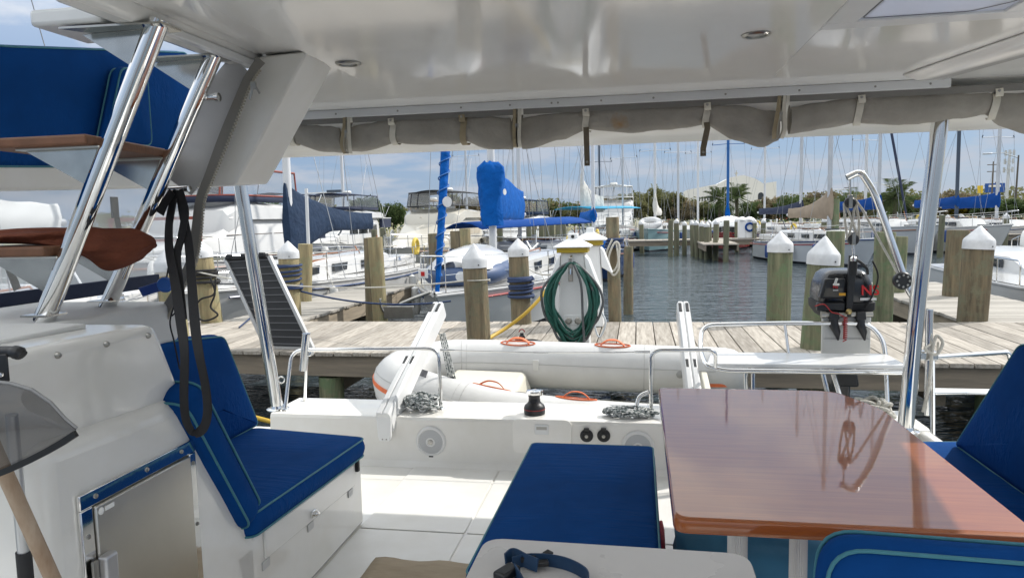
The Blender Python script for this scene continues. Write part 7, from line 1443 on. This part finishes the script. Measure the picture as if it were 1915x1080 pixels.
# church
D = 175.0
def cz(px, py): return atY(px, py, D)
ch = thing('church', 'large white church with gold dome behind the trees', 'church', (cz(1360, 380).x, D, 1.5))
a, m1, e = cz(1285, 360), cz(1338, 345), cz(1449, 341)
MB().prism([(a.x, D, 1.5), (m1.x + .5, D, 1.5), (m1.x + .5, D, cz(1338, 344).z), (a.x, D, cz(1285, 355).z)], (0, 14, 0)).build('nave_wall', STUCCO, ch)
x0, x1 = m1.x, e.x; zr = cz(1449, 342).z; zl = cz(1340, 346).z
top = [(x0, D - 2, zl), (x0 + 3.2, D - 2, zl + 1.6), (x0 + 6.0, D - 2, zl + 2.0), (x0 + 8.5, D - 2, zl + 1.2), (x0 + 10.5, D - 2, zr - .2), (x1 - 2, D - 2, zr), (x1, D - 2, zr + .25)]
MB().prism([(x0, D - 2, 1.5)] + top + [(x1, D - 2, 1.5)], (0, 13, 0)).build('front_block', STUCCO, ch)
dm = cz(1380, 337); MB().lathe([(1.7, 0), (1.7, .5), (1.55, 1.1), (1.1, 1.7), (.5, 2.0), (.08, 2.1)], (dm.x, D + 3, dm.z - 1.3), 20).build('dome', GOLD, ch, smooth=40)
MB().box(dm.x - .05, dm.x + .05, D + 2.95, D + 3.05, dm.z + .75, dm.z + 2.4).box(dm.x - .4, dm.x + .4, D + 2.94, D + 3.06, dm.z + 1.7, dm.z + 1.82).build('cross', GOLD, ch)
for i in range(6):
    c = cz(1308 + i * 5.2, 372 - i * .55); MB().box(c.x - .13, c.x + .13, D - .08, D + .1, c.z - .55, c.z + .45).build('window', DARKGL, ch)
c = cz(1420, 366); MB().prism([(c.x + r_ * math.cos(R(q)), D - 2.05, c.z + .1 + r_ * math.sin(R(q))) for q, r_ in [(k, .62) for k in range(0, 181, 20)]] + [(c.x - .62, D - 2.05, c.z - .9), (c.x + .62, D - 2.05, c.z - .9)], (0, .1, 0)).build('arched_window', DARKGL, ch)
# houses with red roofs
for px, top, wpx, lab in ((1265, 372, 40, 'red roofed house left of the church'), (1030, 390, 60, 'low red roofed building behind the blue sail cover'), (1110, 386, 70, 'low brown roofed building behind the ketch')):
    y = 150; p = atY(px, 385, y); z = atY(px, top, y).z; w = wpx * y / FPX / 2; t = thing('house', lab, 'house', (p.x, y, 1.4)); wh = max(2.2, z - 1.4 - 1.3)
    MB().box(p.x - w, p.x + w, y, y + 8, 1.4, 1.4 + wh).build('wall', STUCCO, t)
    MB().prism([(p.x - w - .4, y - .4, 1.4 + wh), (p.x + w + .4, y - .4, 1.4 + wh), (p.x + w - .8, y + 4, 1.4 + wh + 1.5), (p.x - w + .8, y + 4, 1.4 + wh + 1.5)], (0, .15, .02)).build('roof', TILE, t)
    for k in (-.5, 0, .5): MB().box(p.x + k * w - .4, p.x + k * w + .4, y - .05, y + .1, 2.2, 3.3).build('window', DARKGL, t)
# cars parked ashore
def car(label, px, y, m, rz):
    p = atY(px, 405, y); t = thing('parked_car', label, 'car', local=True, group='cars parked on the shore'); t.location = (p.x, y, 1.0); t.rotation_euler.z = rz
    def s(x, w, z0, z1, c=.15): return [(x, -w, z0), (x, -w, z1 - c), (x, -w + c, z1), (x, w - c, z1), (x, w, z1 - c), (x, w, z0)]
    MB().rings([s(-2.2, .8, .35, .75), s(-2.0, .88, .3, .95), s(-.9, .9, .3, 1.0), (s(1.6, .9, .3, 1.0)), s(2.1, .86, .3, .9), s(2.25, .8, .4, .8)]).build('body', m, t, smooth=35)
    c = MB().rings([s(-1.2, .75, .98, 1.02, .02), s(-.5, .72, .98, 1.5), s(.9, .72, .98, 1.5), s(1.7, .75, .98, 1.05, .02)]).build('cabin', DARKGL, t, smooth=30)
    MB().box(-.55, .95, -.66, .66, 1.495, 1.53).build('roof', m, t, bevel=.05)
    for wx in (-1.4, 1.4):
        for wy in (-.9, .9): MB().lathe([(.33, -.1), (.33, .1)], (wx, wy, .33), 16, (0, 1, 0)).build('wheel', RUBBER, t, smooth=40)
for args in (('white car parked behind the crane arm', 1655, 104, HULLW, .1), ('white car parked behind the tan sail cover', 1530, 104, HULLW, -.1), ('dark red car parked under the church trees', 1455, 105, HULLR, .05), ('silver car parked right of the roof post', 1885, 100, HULLG, .2), ('white car parked left of the roof post', 1700, 104, HULLW, 0)): car(*args)
# utility poles, street lamps, cell tower, signs
POLE = mat('pole_wood', (0.12, .10, .08), .9); 
def upole(label, px, top, y, arms=1, lamp=0, dx=0, nm='utility_pole', r=.16):
    p = atY(px, 400, y); q = atY(px + dx, top, y); t = thing(nm, label, 'pole', (p.x, y, 1.0)); MB().tube([(p.x, y, 1.0), (q.x, y, q.z)], [r, r * .7], 8).build('shaft', POLE, t)
    for k in range(arms): MB().tube([(q.x - .9, y, q.z - .5 - k * 1.1), (q.x + .9, y, q.z - .5 - k * 1.1)], .07, 6).build('crossarm', POLE, t)
    if lamp: MB().tube([(q.x, y, q.z - .3), (q.x + lamp * 1.6, y, q.z + .3), (q.x + lamp * 3, y, q.z + .3)], .06, 6).build('lamp_arm', ALU, t); MB().obox((q.x + lamp * 3.2, y, q.z + .27), (.9, .35, .16)).build('lamp_head', ALU, t, bevel=.04)
upole('wooden utility pole left of the cell tower', 1853, 302, 130, 2, dx=5); upole('distant utility pole beside the blue billboard', 1862, 340, 170, 0); upole('street light behind the crane arm', 1664, 345, 120, 0, -1, nm='street_lamp', r=.1); upole('utility pole left of the crane top', 1590, 345, 125, 1); upole('street light above the trees right of the tan cover', 1540, 358, 125, 0, 1, nm='street_lamp', r=.1)
upole('utility pole with lamp at the far right edge', 1897, 290, 90, 0, -1, 8, nm='street_lamp', r=.12)
ct = thing('cell_tower', 'cell tower with three antenna rings at far right', 'tower', (atY(1880, 380, 220).x, 220, 1.5)); p = atY(1881, 380, 220); q = atY(1889, 280, 220)
MB().tube([(p.x, 220, 1.5), (q.x, 220, q.z)], [.5, .3], 8).build('shaft', ALU, ct)
for k in range(3):
    z = q.z - .8 - k * 2.3; xx = q.x - .12 * k
    for j in range(6): a = R(j * 60); MB().obox((xx + math.cos(a) * 1.1, 220 + math.sin(a) * 1.1, z), (.35, .35, 1.4)).tube([(xx, 220, z), (xx + math.cos(a) * 1.1, 220 + math.sin(a) * 1.1, z)], .08, 5).build('antenna_panel', ALU, ct)
sg = thing('billboard', 'blue and yellow roadside sign beyond the trees at right', 'sign', (atY(1855, 355, 165).x, 165, 1.3)); a, b_ = atY(1843, 343, 165), atY(1879, 359, 165)
MB().box(a.x, b_.x, 165, 165.3, b_.z, a.z).build('blue_panel', mat('sign_blue', (0.01, .07, .30), .5), sg); MB().box(a.x + .6, b_.x - .8, 164.93, 164.99, b_.z + 1.1, a.z - .35).build('white_band', OBWH, sg)
c, d = atY(1829, 347, 165), atY(1838, 361, 165); MB().box(c.x, d.x, 165, 165.3, d.z, c.z).build('yellow_panel', mat('sign_yellow', (0.65, .45, .03), .5), sg); MB().tube([(c.x + .5, 165.2, 1.3), (c.x + .5, 165.2, d.z)], .15, 6).build('post', ALU, sg); MB().tube([(a.x + 1, 165.2, 1.3), (a.x + 1, 165.2, b_.z)], .15, 6).build('post', ALU, sg)
